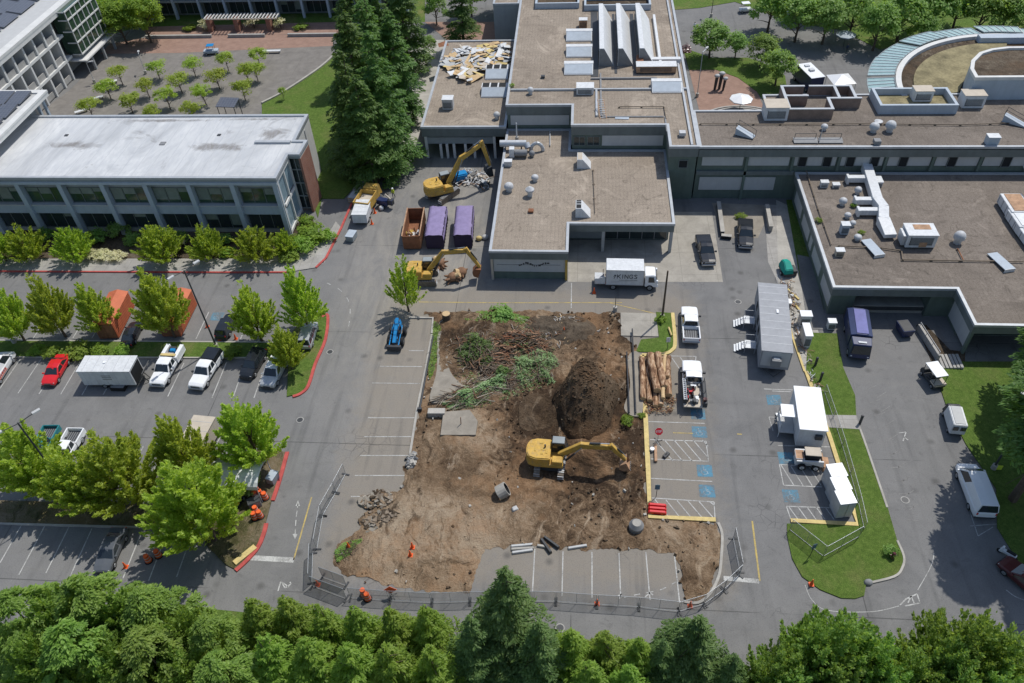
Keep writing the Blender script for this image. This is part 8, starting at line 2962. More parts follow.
mb.build('block', t, bevel=.04)
for k, (a, b, h, lab, mt) in enumerate((((511, 547), (533, 545), .2, 'grey parking stop, uppermost of the stack at the left bay', 'panel_grey'), ((511, 550), (534, 548.5), .2, 'grey parking stop, middle of the stack at the left bay', 'concrete'), ((512, 553.5), (533, 550.5), .2, 'grey parking stop, lowest of the stack at the left bay', 'panel_grey'),
          ((541, 540), (551, 554), .35, 'dark beam crossing the dig edge, left of two', 'dark_metal'), ((544, 538), (559, 549), .35, 'dark beam crossing the dig edge, right of two', 'dark_metal'), ((537, 546), (546, 547.5), .2, 'short parking stop half under the crossed dark beams', 'concrete'),
          ((568, 549), (587, 546), .2, 'lone grey parking stop right of the crossed beams', 'panel_grey'))):
 p, q = G(*a), G(*b)
 t = thing('parking_stop' if h < .3 else 'timber_beam', lab, 'parking stop' if h < .3 else 'beam', (p + q) / 2 + Vector((0, 0, .05)), math.atan2(q.y - p.y, q.x - p.x), 'parking stops and beams at the dig edge')
 L = (q - p).length / 2
 mb = MB()
 mb.hexa([(-L, -.16, 0), (L, -.16, 0), (L, .16, 0), (-L, .16, 0), (-L + .04, -.1, h), (L - .04, -.1, h), (L - .04, .1, h), (-L + .04, .1, h)], mt)
 mb.build('beam', t, bevel=.02)
for a, b, lab in (((626.5, 355), (629, 416), 'dark steel rail, left of the two beside the log pile'), ((632, 332), (635.5, 416), 'longer dark steel rail, right of the two beside the log pile')):
 p, q = G(*a), G(*b)
 t = thing('steel_rail', lab, 'rail', (p + q) / 2 + Vector((0, 0, .45)), math.atan2(q.y - p.y, q.x - p.x), 'steel rails beside the log pile')
 L = (q - p).length / 2
 mb = MB()
 mb.box(-L, L, -.08, .08, 0, .04, 'rail_dark')
 mb.box(-L, L, -.02, .02, .041, .13, 'rail_dark')
 mb.box(-L, L, -.06, .06, .131, .16, 'rail_dark')
 mb.build('rail', t)
p, q = G(430.5, 338), G(417, 410)
t = thing('fallen_pole', 'dark pole lying along the left kerb of the dig', 'pole', (p + q) / 2 + Vector((0, 0, .32)), math.atan2(q.y - p.y, q.x - p.x))
L = (q - p).length / 2
mb = MB()
mb.tube((-L, .35, 0), (L, .35, 0), .09, .12, 8, 'dark_metal')
mb.build('shaft', t)
mb = MB()
mb.box(L, L + .25, .1, .6, -.15, .15, 'dark_metal')
mb.build('base_plate', t)
t = thing('vertical_post', 'rusty steel rod standing in the broken slab', 'post', G(461, 424, .55))
mb = MB()
mb.tube((0, 0, 0), (.05, 0, 1.1), .05, .05, 6, 'rust')
mb.build('rod', t)
for px, py, lab in ((330, 352, 'iron manhole cover on the drive left of the blue loader'), (322, 262, 'iron manhole cover by the red kerb below the covered trailer'), (738, 302, 'iron manhole cover between white pickup and long grey trailer'), (560, 628, 'iron manhole cover on the lower road under the fence'), (300, 420, 'iron manhole cover on the drive right of the silver off roader'), (905, 500, 'iron manhole cover on the east drive left of the white cargo van')):
 t = thing('manhole_cover', lab, 'manhole cover', G(px, py), 0, 'manhole covers')
 mb = MB()
 mb.tube((0, 0, .013), (0, 0, .025), .42, .42, 16, 'concrete_wall')
 mb.build('ring', t)
 mb = MB()
 mb.tube((0, 0, .026), (0, 0, .034), .33, .33, 16, 'dark_metal')
 mb.build('cover', t)
FH = 1.85
def fence_panel(label, a, b, mesh='chain_link', group='temporary fence panels', h=FH, feet=True):
 p, q = G(*a), G(*b)
 c = (p + q) / 2
 t = thing('fence_panel', label, 'fence panel', c, math.atan2(q.y - p.y, q.x - p.x), group)
 L = (q - p).length / 2 - .06
 mb = MB()
 for x in (-L, L):
  mb.tube((x, 0, .08), (x, 0, h), .026, .026, 6, 'steel')
 for z in (.15, h):
  mb.tube((-L, 0, z), (L, 0, z), .024, .024, 6, 'steel')
 mb.tube((0, 0, .15), (0, 0, h), .02, .02, 6, 'steel')
 mb.build('frame', t)
 mb = MB()
 mb.face([(-L, 0, .17), (L, 0, .17), (L, 0, h - .03), (-L, 0, h - .03)], mesh)
 mb.build('wire_mesh', t)
 if feet:
  for x in (-L, L):
   mb = MB()
   mb.box(x - .08, x + .08, -.42, .42, .012, .08, 'dark_metal')
   mb.build('foot', t)
 return t
FP = [((470, 602), (513, 601), 'fence panel standing just right of the tall grey green conifer top'), ((513, 601), (556, 602), 'fence panel across the first striped bay'), ((556, 602), (597, 605), 'fence panel across the second and third striped bays'), ((597, 605), (639, 607.5), 'fence panel across the fourth striped bay'), ((639, 607.5), (679, 612), 'fence panel at the last striped bay'),
      ((679, 612), (704, 604.5), 'short fence panel at the rounded dirt corner'), ((704, 604.5), (724, 590), 'fence panel curving round the rounded dirt corner'), ((724, 590), (740, 575), 'fence panel ending at the white stop bar beside the dirt'),
      ((350, 598), (390, 601), 'fence panel behind the orange barrels below the dig'), ((390, 601), (432, 603), 'fence panel right of the orange road sign'), ((432, 603), (470, 602), 'fence panel between orange road sign and the tall conifer top'),
      ((346, 474), (336, 493), 'uppermost fence panel on the asphalt left of the rubble'), ((336, 493), (323, 516), 'fence panel on the asphalt beside the rubble heaps'), ((323, 516), (317, 550), 'fence panel above the dark screened panels'),
      ((789, 530), (823, 557), 'fence panel across the grass below the yellow kerb, left half'), ((823, 557), (859, 537), 'fence panel across the grass below the yellow kerb, right half')]
for a, b, lab in FP:
 fence_panel(lab, a, b)
for a, b, lab in [((740, 573), (733, 538), 'screened fence panel standing free on the lane beside the dirt'), ((313, 553), (312, 584), 'dark screened panel along the lane at the fence corner'), ((312, 586), (347, 599), 'dark screened panel at the lower fence corner facing the trees'), ((322, 577), (347, 586), 'dark screened panel just inside the fence corner')]:
 fence_panel(lab, a, b, 'fence_fabric')
pts = [(824, 392), (833, 418), (842, 446), (850, 474), (858, 503), (864, 530)]
for k, (a, b) in enumerate(zip(pts, pts[1:])):
 fence_panel('green wire fence bay, ' + ORD[k] + ' from the top along the yellow kerb by the lockers', a, b, 'chain_link', 'wire fence bays along the yellow kerb', 1.3, False)
def lamp_pole(label, base, H, arm=1.6, az=50, mat='dark_metal', head=True, two=True, r=.11):
 t = thing('lamp_pole', label, 'lamp post', base)
 mb = MB()
 mb.tube((0, 0, 0), (0, 0, .7), .28, .26, 10, 'concrete')
 mb.build('base', t)
 mb = MB()
 mb.tube((0, 0, .7), (0, 0, H), r, r * .7, 8, mat)
 mb.build('pole', t)
 if head:
  d = Vector((math.cos(R(az)), math.sin(R(az)), 0))
  n = Vector((-d.y, d.x, 0))
  for s in ((1, -1) if two else (1,)):
   mb = MB()
   a = Vector((0, 0, H - .1)) + d * s * .1
   b = Vector((0, 0, H + .05)) + d * s * arm
   mb.tube(a, b, .05, .05, 6, mat)
   e = b + d * s * .75
   mb.hexa([b - n * .18, e - n * .18, e + n * .18, b + n * .18, b - n * .15 + Vector((0, 0, .12)), e - n * .15 + Vector((0, 0, .12)), e + n * .15 + Vector((0, 0, .12)), b + n * .15 + Vector((0, 0, .12))], 'panel_grey')
   mb.build('lamp_arm', t)
 return t
lamp_pole('tall dark lamp pole with two arms behind the white pickups', G(217, 348), 12.2, 1.3, 55)
lamp_pole('tall dark lamp pole at the left frame edge by the lot divider', G(15, 343), 12.0, 1.3, 55)
lamp_pole('tall lamp pole with pale arms rising from the lower left trees', Vector((*G(17.6, 422.8, 12)[:2], 0)), 12.0, 1.4, 50)
lamp_pole('tall dark lamp pole on the shaded east lawn with a yellow tag at its foot', G(993, 469), 12.0, 1.6, 20)
t = lamp_pole('dark wooden pole at the corner lawn beside the concrete pad', G(662, 319), 7.6, head=False, mat='bark', r=.14)
t = lamp_pole('slim curved lamp post at the left of the brick plaza', G(697, 97), 8.0, 1.2, 60, 'galv', True, False, .07)
lamp_pole('slim lamp post on the far asphalt behind the hall', G(711, 17), 6.0, 1.0, 90, 'dark_metal', True, False, .07)
lamp_pole('small lamp post with a light head on the plaza', G(146, 74), 4.0, .5, 110, 'galv', True, False, .06)
lamp_pole('small lamp post on the plaza beside the balcony block', G(95, 83), 4.0, .5, 20, 'galv', True, False, .06)
lamp_pole('short thin white lamp post rising behind the silver duct', G(517, 141, Zl), 3.0, .3, 0, 'white_metal', False)
lamp_pole('thin post at the top edge of the dig beside the concrete pad', G(615, 311), 2.4, .3, 0, 'dark_metal', False, r=.05)
mb = MB()
mb.box(-.25, .25, -.03, .03, 1.2, 1.8, 'hi_vis')
tag(mb.build('warning_tag', None, loc=G(997, 469) + Vector((0, -.2, -1.0))), 'bright yellow plate at the foot of the east lawn lamp pole', 'sign')
def bay_sign(label, px, py, plate, rz=0.0, group='post mounted signs', h=2.1):
 t = thing('bay_sign', label, 'sign', G(px, py), rz, group)
 mb = MB()
 mb.tube((0, 0, 0), (0, 0, h), .035, .035, 6, 'dark_metal')
 mb.build('post', t)
 mb = MB()
 mb.box(-.24, .24, -.06, -.037, h - .75, h, plate)
 mb.build('plate', t)
 return t
bay_sign('blue sign plate on a post at the left kerb of the marked bays', 656, 497, 'line_blue')
bay_sign('blue sign plate on a post in the grass inside the fence corner', 810, 556, 'line_blue', .4)
bay_sign('small white sign on a post on the corner lawn above the log pile', 667, 350, 'white_metal', 0.1)
t = thing('stop_sign', 'red stop sign on a portable stand in the marked bay beside the kerb', 'sign', G(657.5, 442), R(5))
mb = MB()
mb.tube((0, 0, .1), (0, .1, 1.9), .03, .03, 6, 'galv')
for a in (.4, 2.0, 3.6, 5.2):
 mb.tube((0, 0, .25), (.6 * math.cos(a), .6 * math.sin(a), .03), .03, .03, 5, 'dark_metal')
mb.build('stand', t)
mb = MB()
oc = [Vector((.42 * math.cos(R(22.5 + 45 * k)), 0, 1.75 + .42 * math.sin(R(22.5 + 45 * k)))) for k in range(8)]
tl = Matrix.Rotation(R(-35), 3, 'X')
oc = [tl @ (p - Vector((0, 0, 1.75))) + Vector((0, .02, 1.75)) for p in oc]
nn_ = tl @ Vector((0, -.04, 0))
mb.face([p + nn_ for p in oc], 'red_paint')
mb.face(oc[::-1], 'galv')
for i in range(8):
 mb.face([oc[i], oc[(i + 1) % 8], oc[(i + 1) % 8] + nn_, oc[i] + nn_], 'white_metal')
pl = mb.build('plate', t)
mb = MB()
STOP = {'S': [((1, .9), (.1, .9)), ((.05, .9), (.05, .5)), ((.1, .5), (.9, .5)), ((.95, .5), (.95, .1)), ((.9, .1), (0, .1))], 'T': [((0, .9), (1, .9)), ((.5, .9), (.5, 0))], 'O': [((.05, 0), (.05, 1)), ((.95, 0), (.95, 1)), ((0, .05), (1, .05)), ((0, .95), (1, .95))], 'P': [((.05, 0), (.05, 1)), ((0, .95), (.95, .95)), ((.95, .95), (.95, .5)), ((.95, .5), (.05, .5))]}
for i, ch in enumerate('STOP'):
 for a, b in STOP[ch]:
  p0 = Vector((-.3 + i * .155 + a[0] * .11, 0, (a[1] - .5) * .22))
  p1 = Vector((-.3 + i * .155 + b[0] * .11, 0, (b[1] - .5) * .22))
  d = (p1 - p0).normalized()
  n = Vector((-d.z, 0, d.x)) * .014
  off = tl @ Vector((0, -.045, 0)) + Vector((0, .02, 1.75))
  mb.face([tl @ (p0 - n) + off, tl @ (p1 - n) + off, tl @ (p1 + n) + off, tl @ (p0 + n) + off], 'lamp_white')
mb.build('lettering', pl)
def barrel(label, px, py, group='orange traffic barrels'):
 t = thing('traffic_barrel', label, 'traffic barrel', G(px, py), 0, group)
 t.location.z = .12 if px < 300 and py < 535 else 0.01
 mb = MB()
 for k in range(5):
  mb.tube((0, 0, .08 + k * .18), (0, 0, .26 + k * .18), .32 - k * .018, .302 - k * .018, 12, 'orange_paint', caps=(k in (0, 4)))
 mb.build('body', t)
 mb = MB()
 for k in (1, 3):
  mb.tube((0, 0, .13 + k * .18), (0, 0, .21 + k * .18), .325 - k * .018, .317 - k * .018, 12, 'white_metal', caps=False)
 mb.build('band', t)
 mb = MB()
 mb.tube((0, 0, 0), (0, 0, .08), .42, .40, 12, 'rubber')
 mb.build('base', t)
 return t
def cone(label, px, py, h=.75, z=0.01, group='traffic cones'):
 t = thing('traffic_cone', label, 'traffic cone', G(px, py), 0, group)
 t.location.z = z
 mb = MB()
 mb.tube((0, 0, .04), (0, 0, h), .17, .04, 10, 'orange_paint')
 mb.build('body', t)
 mb = MB()
 mb.tube((0, 0, h * .5), (0, 0, h * .68), .108, .083, 10, 'white_metal', caps=False)
 mb.build('band', t)
 mb = MB()
 mb.box(-.22, .22, -.22, .22, 0, .04, 'orange_paint')
 mb.build('base', t)
 return t
for px, py, lab in ((258, 493, 'orange barrel, top left of the cluster by the red kerb'), (261.5, 496.5, 'orange barrel in the middle of the cluster by the red kerb'), (266, 499, 'orange barrel touching the red kerb in the upper cluster'), (256, 498, 'orange barrel, lower left of the cluster by the red kerb'),
     (257, 513, 'orange barrel, upper left of the lower cluster by the red kerb'), (261, 517.5, 'orange barrel, lower right of the lower cluster by the red kerb'), (255.5, 519, 'orange barrel, lower left of the lower cluster by the red kerb'),
     (149, 561, 'orange barrel beside the dark grey sedan in the lowest row'), (159, 556, 'orange barrel farther right of the dark grey sedan in the lowest row'),
     (364, 595, 'front orange barrel below the dig, at the fence'), (368, 599, 'orange barrel just right of the front one below the dig')):
 barrel(lab, px, py)
for px, py, lab, z in ((594, 293, 'orange cone behind the white box truck', .01), (207.5, 327, 'red orange cone at the lamp pole in the upper row', .01), (220, 340, 'orange cone left of the dark car in the disabled bay', .01), (236, 339, 'orange cone right of the dark car in the disabled bay', .01),
                       (126, 567, 'orange cone right beside the dark grey sedan', .01), (413, 549, 'orange cone on the bare ground, upper of two in the lower dig', .3), (411, 557, 'orange cone on the bare ground, lower of two in the lower dig', .3), (349, 548, 'orange cone in the weeds at the lower left dig corner', .15),
                       (318, 585, 'orange cone tucked into the fence corner', .01), (597, 604, 'red cone at the foot of the fence on the striped bays', .01), (690, 606, 'red cone at the fence by the rounded dirt corner', .01), (811, 585, 'orange cone at the bottom tip of the grass island', .11), (564, 334, 'orange cone up on the litter at the top of the dig', .3), (375, 213, 'orange cone beside the white covered trailer, upper one', .01), (372, 224, 'orange cone beside the white covered trailer, lower one', .01)):
 cone(lab, px, py, .85, z)
t = thing('road_sign', 'orange road work sign on a stand below the dig', 'sign', G(392, 596), .1)
mb = MB()
for a in (.5, 2.2, 3.8, 5.4):
 mb.tube((0, 0, .3), (.5 * math.cos(a), .5 * math.sin(a), .02), .025, .025, 5, 'dark_metal')
mb.tube((0, 0, .25), (0, 0, 1.0), .03, .03, 5, 'dark_metal')
mb.build('stand', t)
mb = MB()
mb.hexa([(-.6, .0, 1.1), (0, .0, .5), (.6, .0, 1.1), (0, .0, 1.7), (-.6, .03, 1.1), (0, .03, .5), (.6, .03, 1.1), (0, .03, 1.7)], 'orange_paint')
mb.build('plate', t)
for k, (px, py) in enumerate(((657, 507), (657, 510.5), (657, 514))):
 t = thing('barricade', ['red water barricade, farthest', 'red water barricade, middle', 'red water barricade, nearest'][k] + ' of the three stacked in the kerb corner', 'barricade', G(px, py), R(-3), 'red barricades in the kerb corner')
 mb = MB()
 mb.extrude_y([(-.9, 0), (.9, 0), (.9, .3), (.75, .5), (-.75, .5), (-.9, .3)], -.13, .13, 'red_paint')
 mb.build('body', t, bevel=.03)
 mb = MB()
 mb.box(-.6, -.35, -.135, -.131, .1, .35, 'orange_paint')
 mb.box(.35, .6, -.135, -.131, .1, .35, 'orange_paint')
 mb.build('reflector', t)
t = thing('wood_post', 'rusty brown timber lying beside the stop sign stand', 'timber', G(655.5, 454), R(88))
mb = MB()
mb.box(-1.1, 1.1, -.14, .14, .02, .3, 'rust_light')
mb.build('beam', t, bevel=.02)
t = thing('bucket', 'white bucket beside the timber at the yellow kerb', 'bucket', G(652, 451))
mb = MB()
mb.tube((0, 0, 0), (0, 0, .4), .18, .22, 12, 'white_metal')
mb.build('body', t)
mb = MB()
mb.tube((0, 0, .4), (0, 0, .43), .24, .24, 12, 'white_paint')
mb.build('lid', t)
t = thing('tool_case', 'small black case lying in the hatched bay by the stop sign', 'case', G(666, 456), R(50))
mb = MB()
mb.box(-.4, .4, -.2, .2, .01, .3, 'dark_metal')
mb.build('body', t, bevel=.03)
mb = MB()
mb.box(-.12, .12, -.03, .03, .302, .36, 'rubber')
mb.build('handle', t)
t = thing('tool_case', 'dark grey bin between the two orange barrel clusters', 'bin', G(256, 506), R(30))
mb = MB()
mb.box(-.6, .6, -.4, .4, .12, 1.0, 'mid_grey')
mb.build('body', t, bevel=.04)
mb = MB()
mb.box(-.64, .64, -.44, .44, 1.002, 1.08, 'dark_metal')
mb.build('lid', t, bevel=.03)
t = thing('utility_box', 'pale teal utility box on the lower planting strip near the red kerb', 'box', G(274, 481), R(75))
mb = MB()
mb.box(-.6, .6, -.4, .4, .12, 1.0, 'fascia_light')
mb.build('body', t, bevel=.04)
mb = MB()
mb.box(-.64, .64, -.44, .44, 1.002, 1.06, 'blue_grey')
mb.build('lid', t, bevel=.03)
t = thing('yellow_plate', 'yellow warning plate lying on the planting strip above the stop bar', 'plate', G(245, 555, .14), R(52))
mb = MB()
mb.box(-1.2, 1.2, -.3, .3, 0, .12, 'kerb_yellow')
mb.build('plate', t, bevel=.02)
t = thing('yellow_bollard', 'yellow bollard lying in the corner lawn beside the white pickup', 'bollard', G(670, 332, .2), R(-80))
mb = MB()
mb.tube((-.7, 0, .1), (.7, 0, .1), .12, .12, 10, 'kerb_yellow')
mb.build('post', t)
t = thing('fire_hydrant', 'dark red hydrant at the right edge of the grass island', 'hydrant', G(892, 558, .1))
mb = MB()
mb.tube((0, 0, 0), (0, 0, .75), .16, .15, 10, 'maroon_paint')
mb.ball((0, 0, .75), .17, .17, .16, 'maroon_paint', 10, 4, 0)
mb.build('barrel', t)
mb = MB()
mb.tube((-.3, 0, .5), (.3, 0, .5), .08, .08, 8, 'maroon_paint')
mb.build('outlet', t)
tree('dark_shrub', G(890, 554), 1.0, .8, 'dark shrub beside the red hydrant on the grass island', 'shrub')
t = thing('rock', 'grey boulder at the lower edge of the grass island', 'rock', G(868, 583), .4)
mb = MB()
mb.ball((0, 0, .1), .45, .35, .3, 'mid_grey', 8, 4)
mb.build('stone', t)
t = thing('scooter', 'white and black scooter parked by the maroon car', 'scooter', G(1006, 556), R(140))
mb = MB()
mb.box(-.7, .5, -.18, .18, .35, .7, 'lamp_white')
mb.frustum((.4, .75, -.2, .2), (.45, .6, -.15, .15), .3, 1.05, 'lamp_white')
mb.build('body', t, bevel=.05)
mb = MB()
mb.box(-.6, .2, -.16, .16, .702, .85, 'rubber')
mb.build('seat', t, bevel=.04)
for x in (-.65, .65):
 wheel(t, x, 0, .26, .12)
for a, b, h, mt, lab in (((718, 206), (722, 236), .7, 'dark_metal', 'dark low wall edging the worn ground, left side'), ((721, 238), (731, 239), .5, 'rubber', 'dark rounded low wall end beside the worn ground'), ((766, 210), (770, 232), .9, 'concrete', 'grey block wall on the right of the worn ground')):
 p, q = G(*a), G(*b)
 t = thing('low_wall', lab, 'wall', (p + q) / 2, math.atan2(q.y - p.y, q.x - p.x))
 L = (q - p).length / 2
 mb = MB()
 mb.box(-L, L, -.25, .25, 0, h, mt)
 mb.build('wall', t, bevel=.04)
 mb = MB()
 mb.box(-L - .03, L + .03, -.28, .28, h + .002, h + .08, 'concrete')
 mb.build('coping', t)
for px, py, w, d, h, mt, lab in ((804, 327, 1.3, 1.0, 1.7, 'white_metal', 'pale electrical cabinet right of the long grey trailer, upper one'), (806, 348, .8, 2.2, 1.9, 'white_metal', 'tall narrow white cabinet right of the long grey trailer, lower one'), (831, 330, .9, .8, 1.1, 'white_metal', 'white square cabinet at the building corner by the side lawn'), (787, 309, .8, .8, .9, 'panel_grey', 'small framed meter box at the corner of the long grey trailer')):
 unit_box('electrical_cabinet', lab, px, py, w, d, h, .05, mt, 0, 'white_paint', 'electrical cabinets by the long trailer', 'cabinet')
for px, py, lab in ((815, 366, 'black bollard, upper one on the gravel strip by the grass'), (820, 381, 'black bollard, lower one on the gravel strip by the grass'), (859.5, 424, 'black bollard at the right end of the footpath')):
 t = thing('bollard', lab, 'bollard', G(px, py), 0, 'black bollards by the grass island')
 mb = MB()
 mb.tube((0, 0, 0), (0, 0, 1.3), .14, .14, 10, 'dark_metal')
 mb.build('post', t)
 mb = MB()
 mb.tube((0, 0, 1.3), (0, 0, 1.4), .17, .12, 10, 'black_paint')
 mb.build('cap', t)
for px, py, rz, lab in ((793, 295, -62, 'yellow timber by the gravel strip, upper one'), (797, 308, -75, 'yellow timber by the gravel strip, lower one')):
 t = thing('yellow_timber', lab, 'timber', G(px, py), R(rz))
 mb = MB()
 mb.box(-1.1, 1.1, -.12, .12, .03, .22, 'kerb_yellow')
 mb.build('beam', t, bevel=.02)
mb = MB()
rr = random.Random(21)
sticks(mb, plan([(776, 280), (790, 282), (806, 330), (812, 370), (822, 392), (816, 396), (800, 350)]), 130, ['tan_panel', 'rust_light', 'galv', 'dark_metal'], rr, (.3, 1.6), (.02, .05), -.1)
chunks(mb, plan([(776, 280), (790, 282), (806, 330), (812, 370), (822, 392), (816, 396), (800, 350)]), 60, rr, ['tan_panel', 'rust_light', 'concrete', 'white_metal'], (.15, .5), .1)
tag(mb.build('site_litter'), 'strewn pipes and scraps along the gravel strip by the long trailer', 'debris', kind='stuff')
mb = MB()
sticks(mb, plan([(446, 176), (468, 170), (490, 176), (488, 190), (470, 186), (452, 184)]), 90, ['galv', 'white_metal', 'dark_metal', 'rust_light'], rr, (.5, 2.4), (.03, .09), .8)
chunks(mb, plan([(446, 176), (468, 170), (490, 176), (488, 190), (470, 186), (452, 184)]), 70, rr, ['white_metal', 'panel_grey', 'tan_panel', 'dark_metal'], (.3, 1.0), 1.0)
tag(mb.build('scrap_heap'), 'heap of pale scrap under the raised excavator arm by the carport', 'scrap', kind='stuff')
t = thing('blue_drum', 'bright blue machine lump on the scrap heap by the carport', 'machine', G(461, 180), .4)
mb = MB()
mb.box(-1.1, 1.0, -.7, .7, .1, 1.3, 'blue_machine')
mb.build('body', t, bevel=.15, segs=2)
mb = MB()
mb.box(-1.6, -.8, -.5, .5, 1.0, 1.5, 'dark_metal')
mb.build('lid', t, bevel=.05)
t = thing('rubbish_pile', 'yellow bag and hoses against the low front wing wall by the purple dumpster', 'rubbish', G(479, 240), .2)
mb = MB()
mb.ball((0, 0, .3), .45, .4, .35, 'kerb_yellow')
mb.build('bag', t)
mb = MB()
mb.ball((.9, .1, .3), .5, .45, .35, 'panel_grey')
mb.build('sack', t)
for k in range(7):
 a, b = G(934 + k * 3.6, 355 + k * .2), G(940 + k * 3.6, 369 + k * .15)
 t = thing('ramp_step', 'low concrete step, ' + ORD[k] + ' from the left beside the court wall', 'step', (a + b) / 2, math.atan2(b.y - a.y, b.x - a.x), 'concrete steps by the court')
 L = (b - a).length / 2
 mb = MB()
 mb.box(-L, L, -.15, .15, 0, .16 + .04 * k, 'concrete_wall')
 mb.build('tread', t, bevel=.02)
t = thing('waste_cart', 'dark blue waste cart in the shade of the loading dock', 'bin', G(903, 333), R(100))
mb = MB()
mb.frustum((-.9, .9, -.6, .6), (-1.0, 1.0, -.7, .7), .2, 1.2, 'navy_paint')
mb.build('body', t, bevel=.04)
mb = MB()
mb.box(-.9, .9, -.6, .6, 1.202, 1.24, 'dark_metal')
mb.build('lid', t)
for x in (-.6, .6):
 for sg in (-1, 1):
  wheel(t, x, sg * .45, .12, .08)
t = thing('retaining_wall', 'dark low retaining wall running from the dock to the concrete steps', 'wall', G(927, 345), math.atan2(G(934, 358).y - G(918, 333).y, G(934, 358).x - G(918, 333).x))
mb = MB()
mb.box(-2.6, 2.6, -.15, .15, 0, .9, 'concrete_wall')
mb.build('wall', t)
mb = MB()
mb.tube((-2.5, 0, 1.3), (2.5, 0, 1.3), .035, .035, 6, 'galv')
for x in (-2.4, -.8, .8, 2.4):
 mb.tube((x, 0, .9), (x, 0, 1.3), .03, .03, 6, 'galv')
mb.build('rail', t)
t = thing('pergola', 'wooden pergola with pale rafters at the back of the plaza', 'pergola', G(245, 30))
mb = MB()
w = 7.5
for k in range(22):
 x = -w + k * 2 * w / 21
 mb.box(x, x + .18, -1.3, 1.3, 2.8, 3.0, 'white_wall')
mb.build('rafter', t)['kind'] = 'stuff'
for y in (-1, 1):
 mb = MB()
 mb.box(-w, w + .2, y - .1, y + .1, 2.6, 2.79, 'tan_panel')
 mb.build('beam', t)
for x in (-7, -1.2, 5.6):
 mb = MB()
 mb.box(x - .45, x + .45, -.9, .9, 0, 2.59, 'red_brick')
 mb.build('pier', t)
t = thing('planter_wall', 'low brick edging wall between plaza and planting at the back', 'wall', G(250, 37))
mb = MB()
mb.box(-22, -8, -.25, .25, 0, .6, 'concrete_wall')
mb.box(-4.5, 3.2, -.25, .25, 0, .6, 'concrete_wall')
mb.box(8, 18, -.25, .25, 0, .6, 'concrete_wall')
mb.build('wall', t)
tree('shrub', G(190, 30), 1.1, 1.7, 'low bright shrub in the back bed left of the pergola', 'shrub')
tree('shrub', G(302, 29), 1.1, 1.7, 'low bright shrub in the back bed right of the pergola', 'shrub')
for px, py, rz, lab in ((112, 84, .6, 'white plaza bench, uppermost of three by the balcony block'), (98, 100, .7, 'white plaza bench, middle of three by the balcony block'), (82, 113, .7, 'white plaza bench, lowest of three by the balcony block'), (270, 53, 0.02, 'long white plaza bench on the brick strip')):
 t = thing('plaza_bench', lab, 'bench', G(px, py), rz, 'white benches on the plaza')
 w = 1.1 if px < 200 else 2.2
 mb = MB()
 mb.box(-w, w, -.35, .35, .42, .52, 'white_metal')
 mb.build('seat', t, bevel=.02)
 for x in (-w + .15, w - .3):
  mb = MB()
  mb.box(x, x + .15, -.3, .3, 0, .419, 'concrete_wall')
  mb.build('leg', t)
t = thing('plaza_shelter', 'blue grey shade shelter on the plaza just behind the office roof', 'shelter', G(232, 117), R(-4))
mb = MB()
mb.hexa([(-1.7, -1.3, 2.5), (1.7, -1.3, 2.5), (1.7, 1.3, 2.9), (-1.7, 1.3, 2.9), (-1.7, -1.3, 2.6), (1.7, -1.3, 2.6), (1.7, 1.3, 3.0), (-1.7, 1.3, 3.0)], 'solar_cell')
mb.build('roof', t)
for x in (-1.5, 1.5):
 for y in (-1.1, 1.1):
  mb = MB()
  mb.tube((x, y, 0), (x, y, 2.6), .07, .07, 6, 'dark_metal')
  mb.build('post', t)
t = thing('service_cart', 'small blue and white service cart parked on the plaza', 'utility vehicle', G(212, 54), R(8))
mb = MB()
mb.box(-1.4, 1.4, -.65, .65, .35, .9, 'blue_grey')
mb.build('body', t, bevel=.06)
mb = MB()
mb.box(-.6, .8, -.62, .62, 1.75, 1.85, 'blue_machine')
mb.build('roof', t, bevel=.04)
for p in ((-.5, -.55), (-.5, .55), (.7, -.55), (.7, .55)):
 mb = MB()
 mb.tube((*p, .8), (*p, 1.8), .03, .03, 5, 'dark_metal')
 mb.build('roof_post', t)
for x in (-.9, .9):
 for sg in (-1, 1):
  wheel(t, x, sg * .6, .26, .18)
t = thing('sculpture', 'dark standing sculpture group with pale tops on the brick plaza', 'sculpture', G(718, 90))
mb = MB()
for (x, y, h, r) in ((-.6, 0, 2.6, .3), (.2, .3, 2.9, .32), (.8, -.2, 2.2, .26)):
 mb.tube((x, y, 0), (x + .15, y, h), r * .7, r, 8, 'dark_metal')
mb.build('figure', t)
mb = MB()
for (x, y, h, r) in ((-.45, 0, 2.6, .55), (.35, .3, 2.9, .6), (.95, -.2, 2.2, .5)):
 mb.ball((x, y, h), r, r * .8, .3, 'panel_grey', 8, 4)
mb.build('cap', t)
for px, py, z, mt, lab, r in ((739, 112, 2.4, 'white_paint', 'white parasol on the brick plaza behind the long wing', 1.9), (843, 47, 2.4, 'blue_grey', 'blue grey parasol in tree shade by the far road', 1.8)):
 t = thing('parasol', lab, 'parasol', G(px, py))
 mb = MB()
 mb.tube((0, 0, 0), (0, 0, z + .5), .05, .04, 6, 'dark_metal')
 mb.build('pole', t)
 mb = MB()
 n = 8
 for k in range(n):
  a0, a1 = 2 * math.pi * k / n, 2 * math.pi * (k + 1) / n
  mb.face([(r * math.cos(a0), r * math.sin(a0), z), (r * math.cos(a1), r * math.sin(a1), z), (0, 0, z + .65)], mt)
  mb.face([(r * math.cos(a0), r * math.sin(a0), z), (r * math.cos(a1), r * math.sin(a1), z), (r * math.cos(a1), r * math.sin(a1), z - .15), (r * math.cos(a0), r * math.sin(a0), z - .15)], mt)
 mb.build('canopy', t)
c0 = G(742, 122)
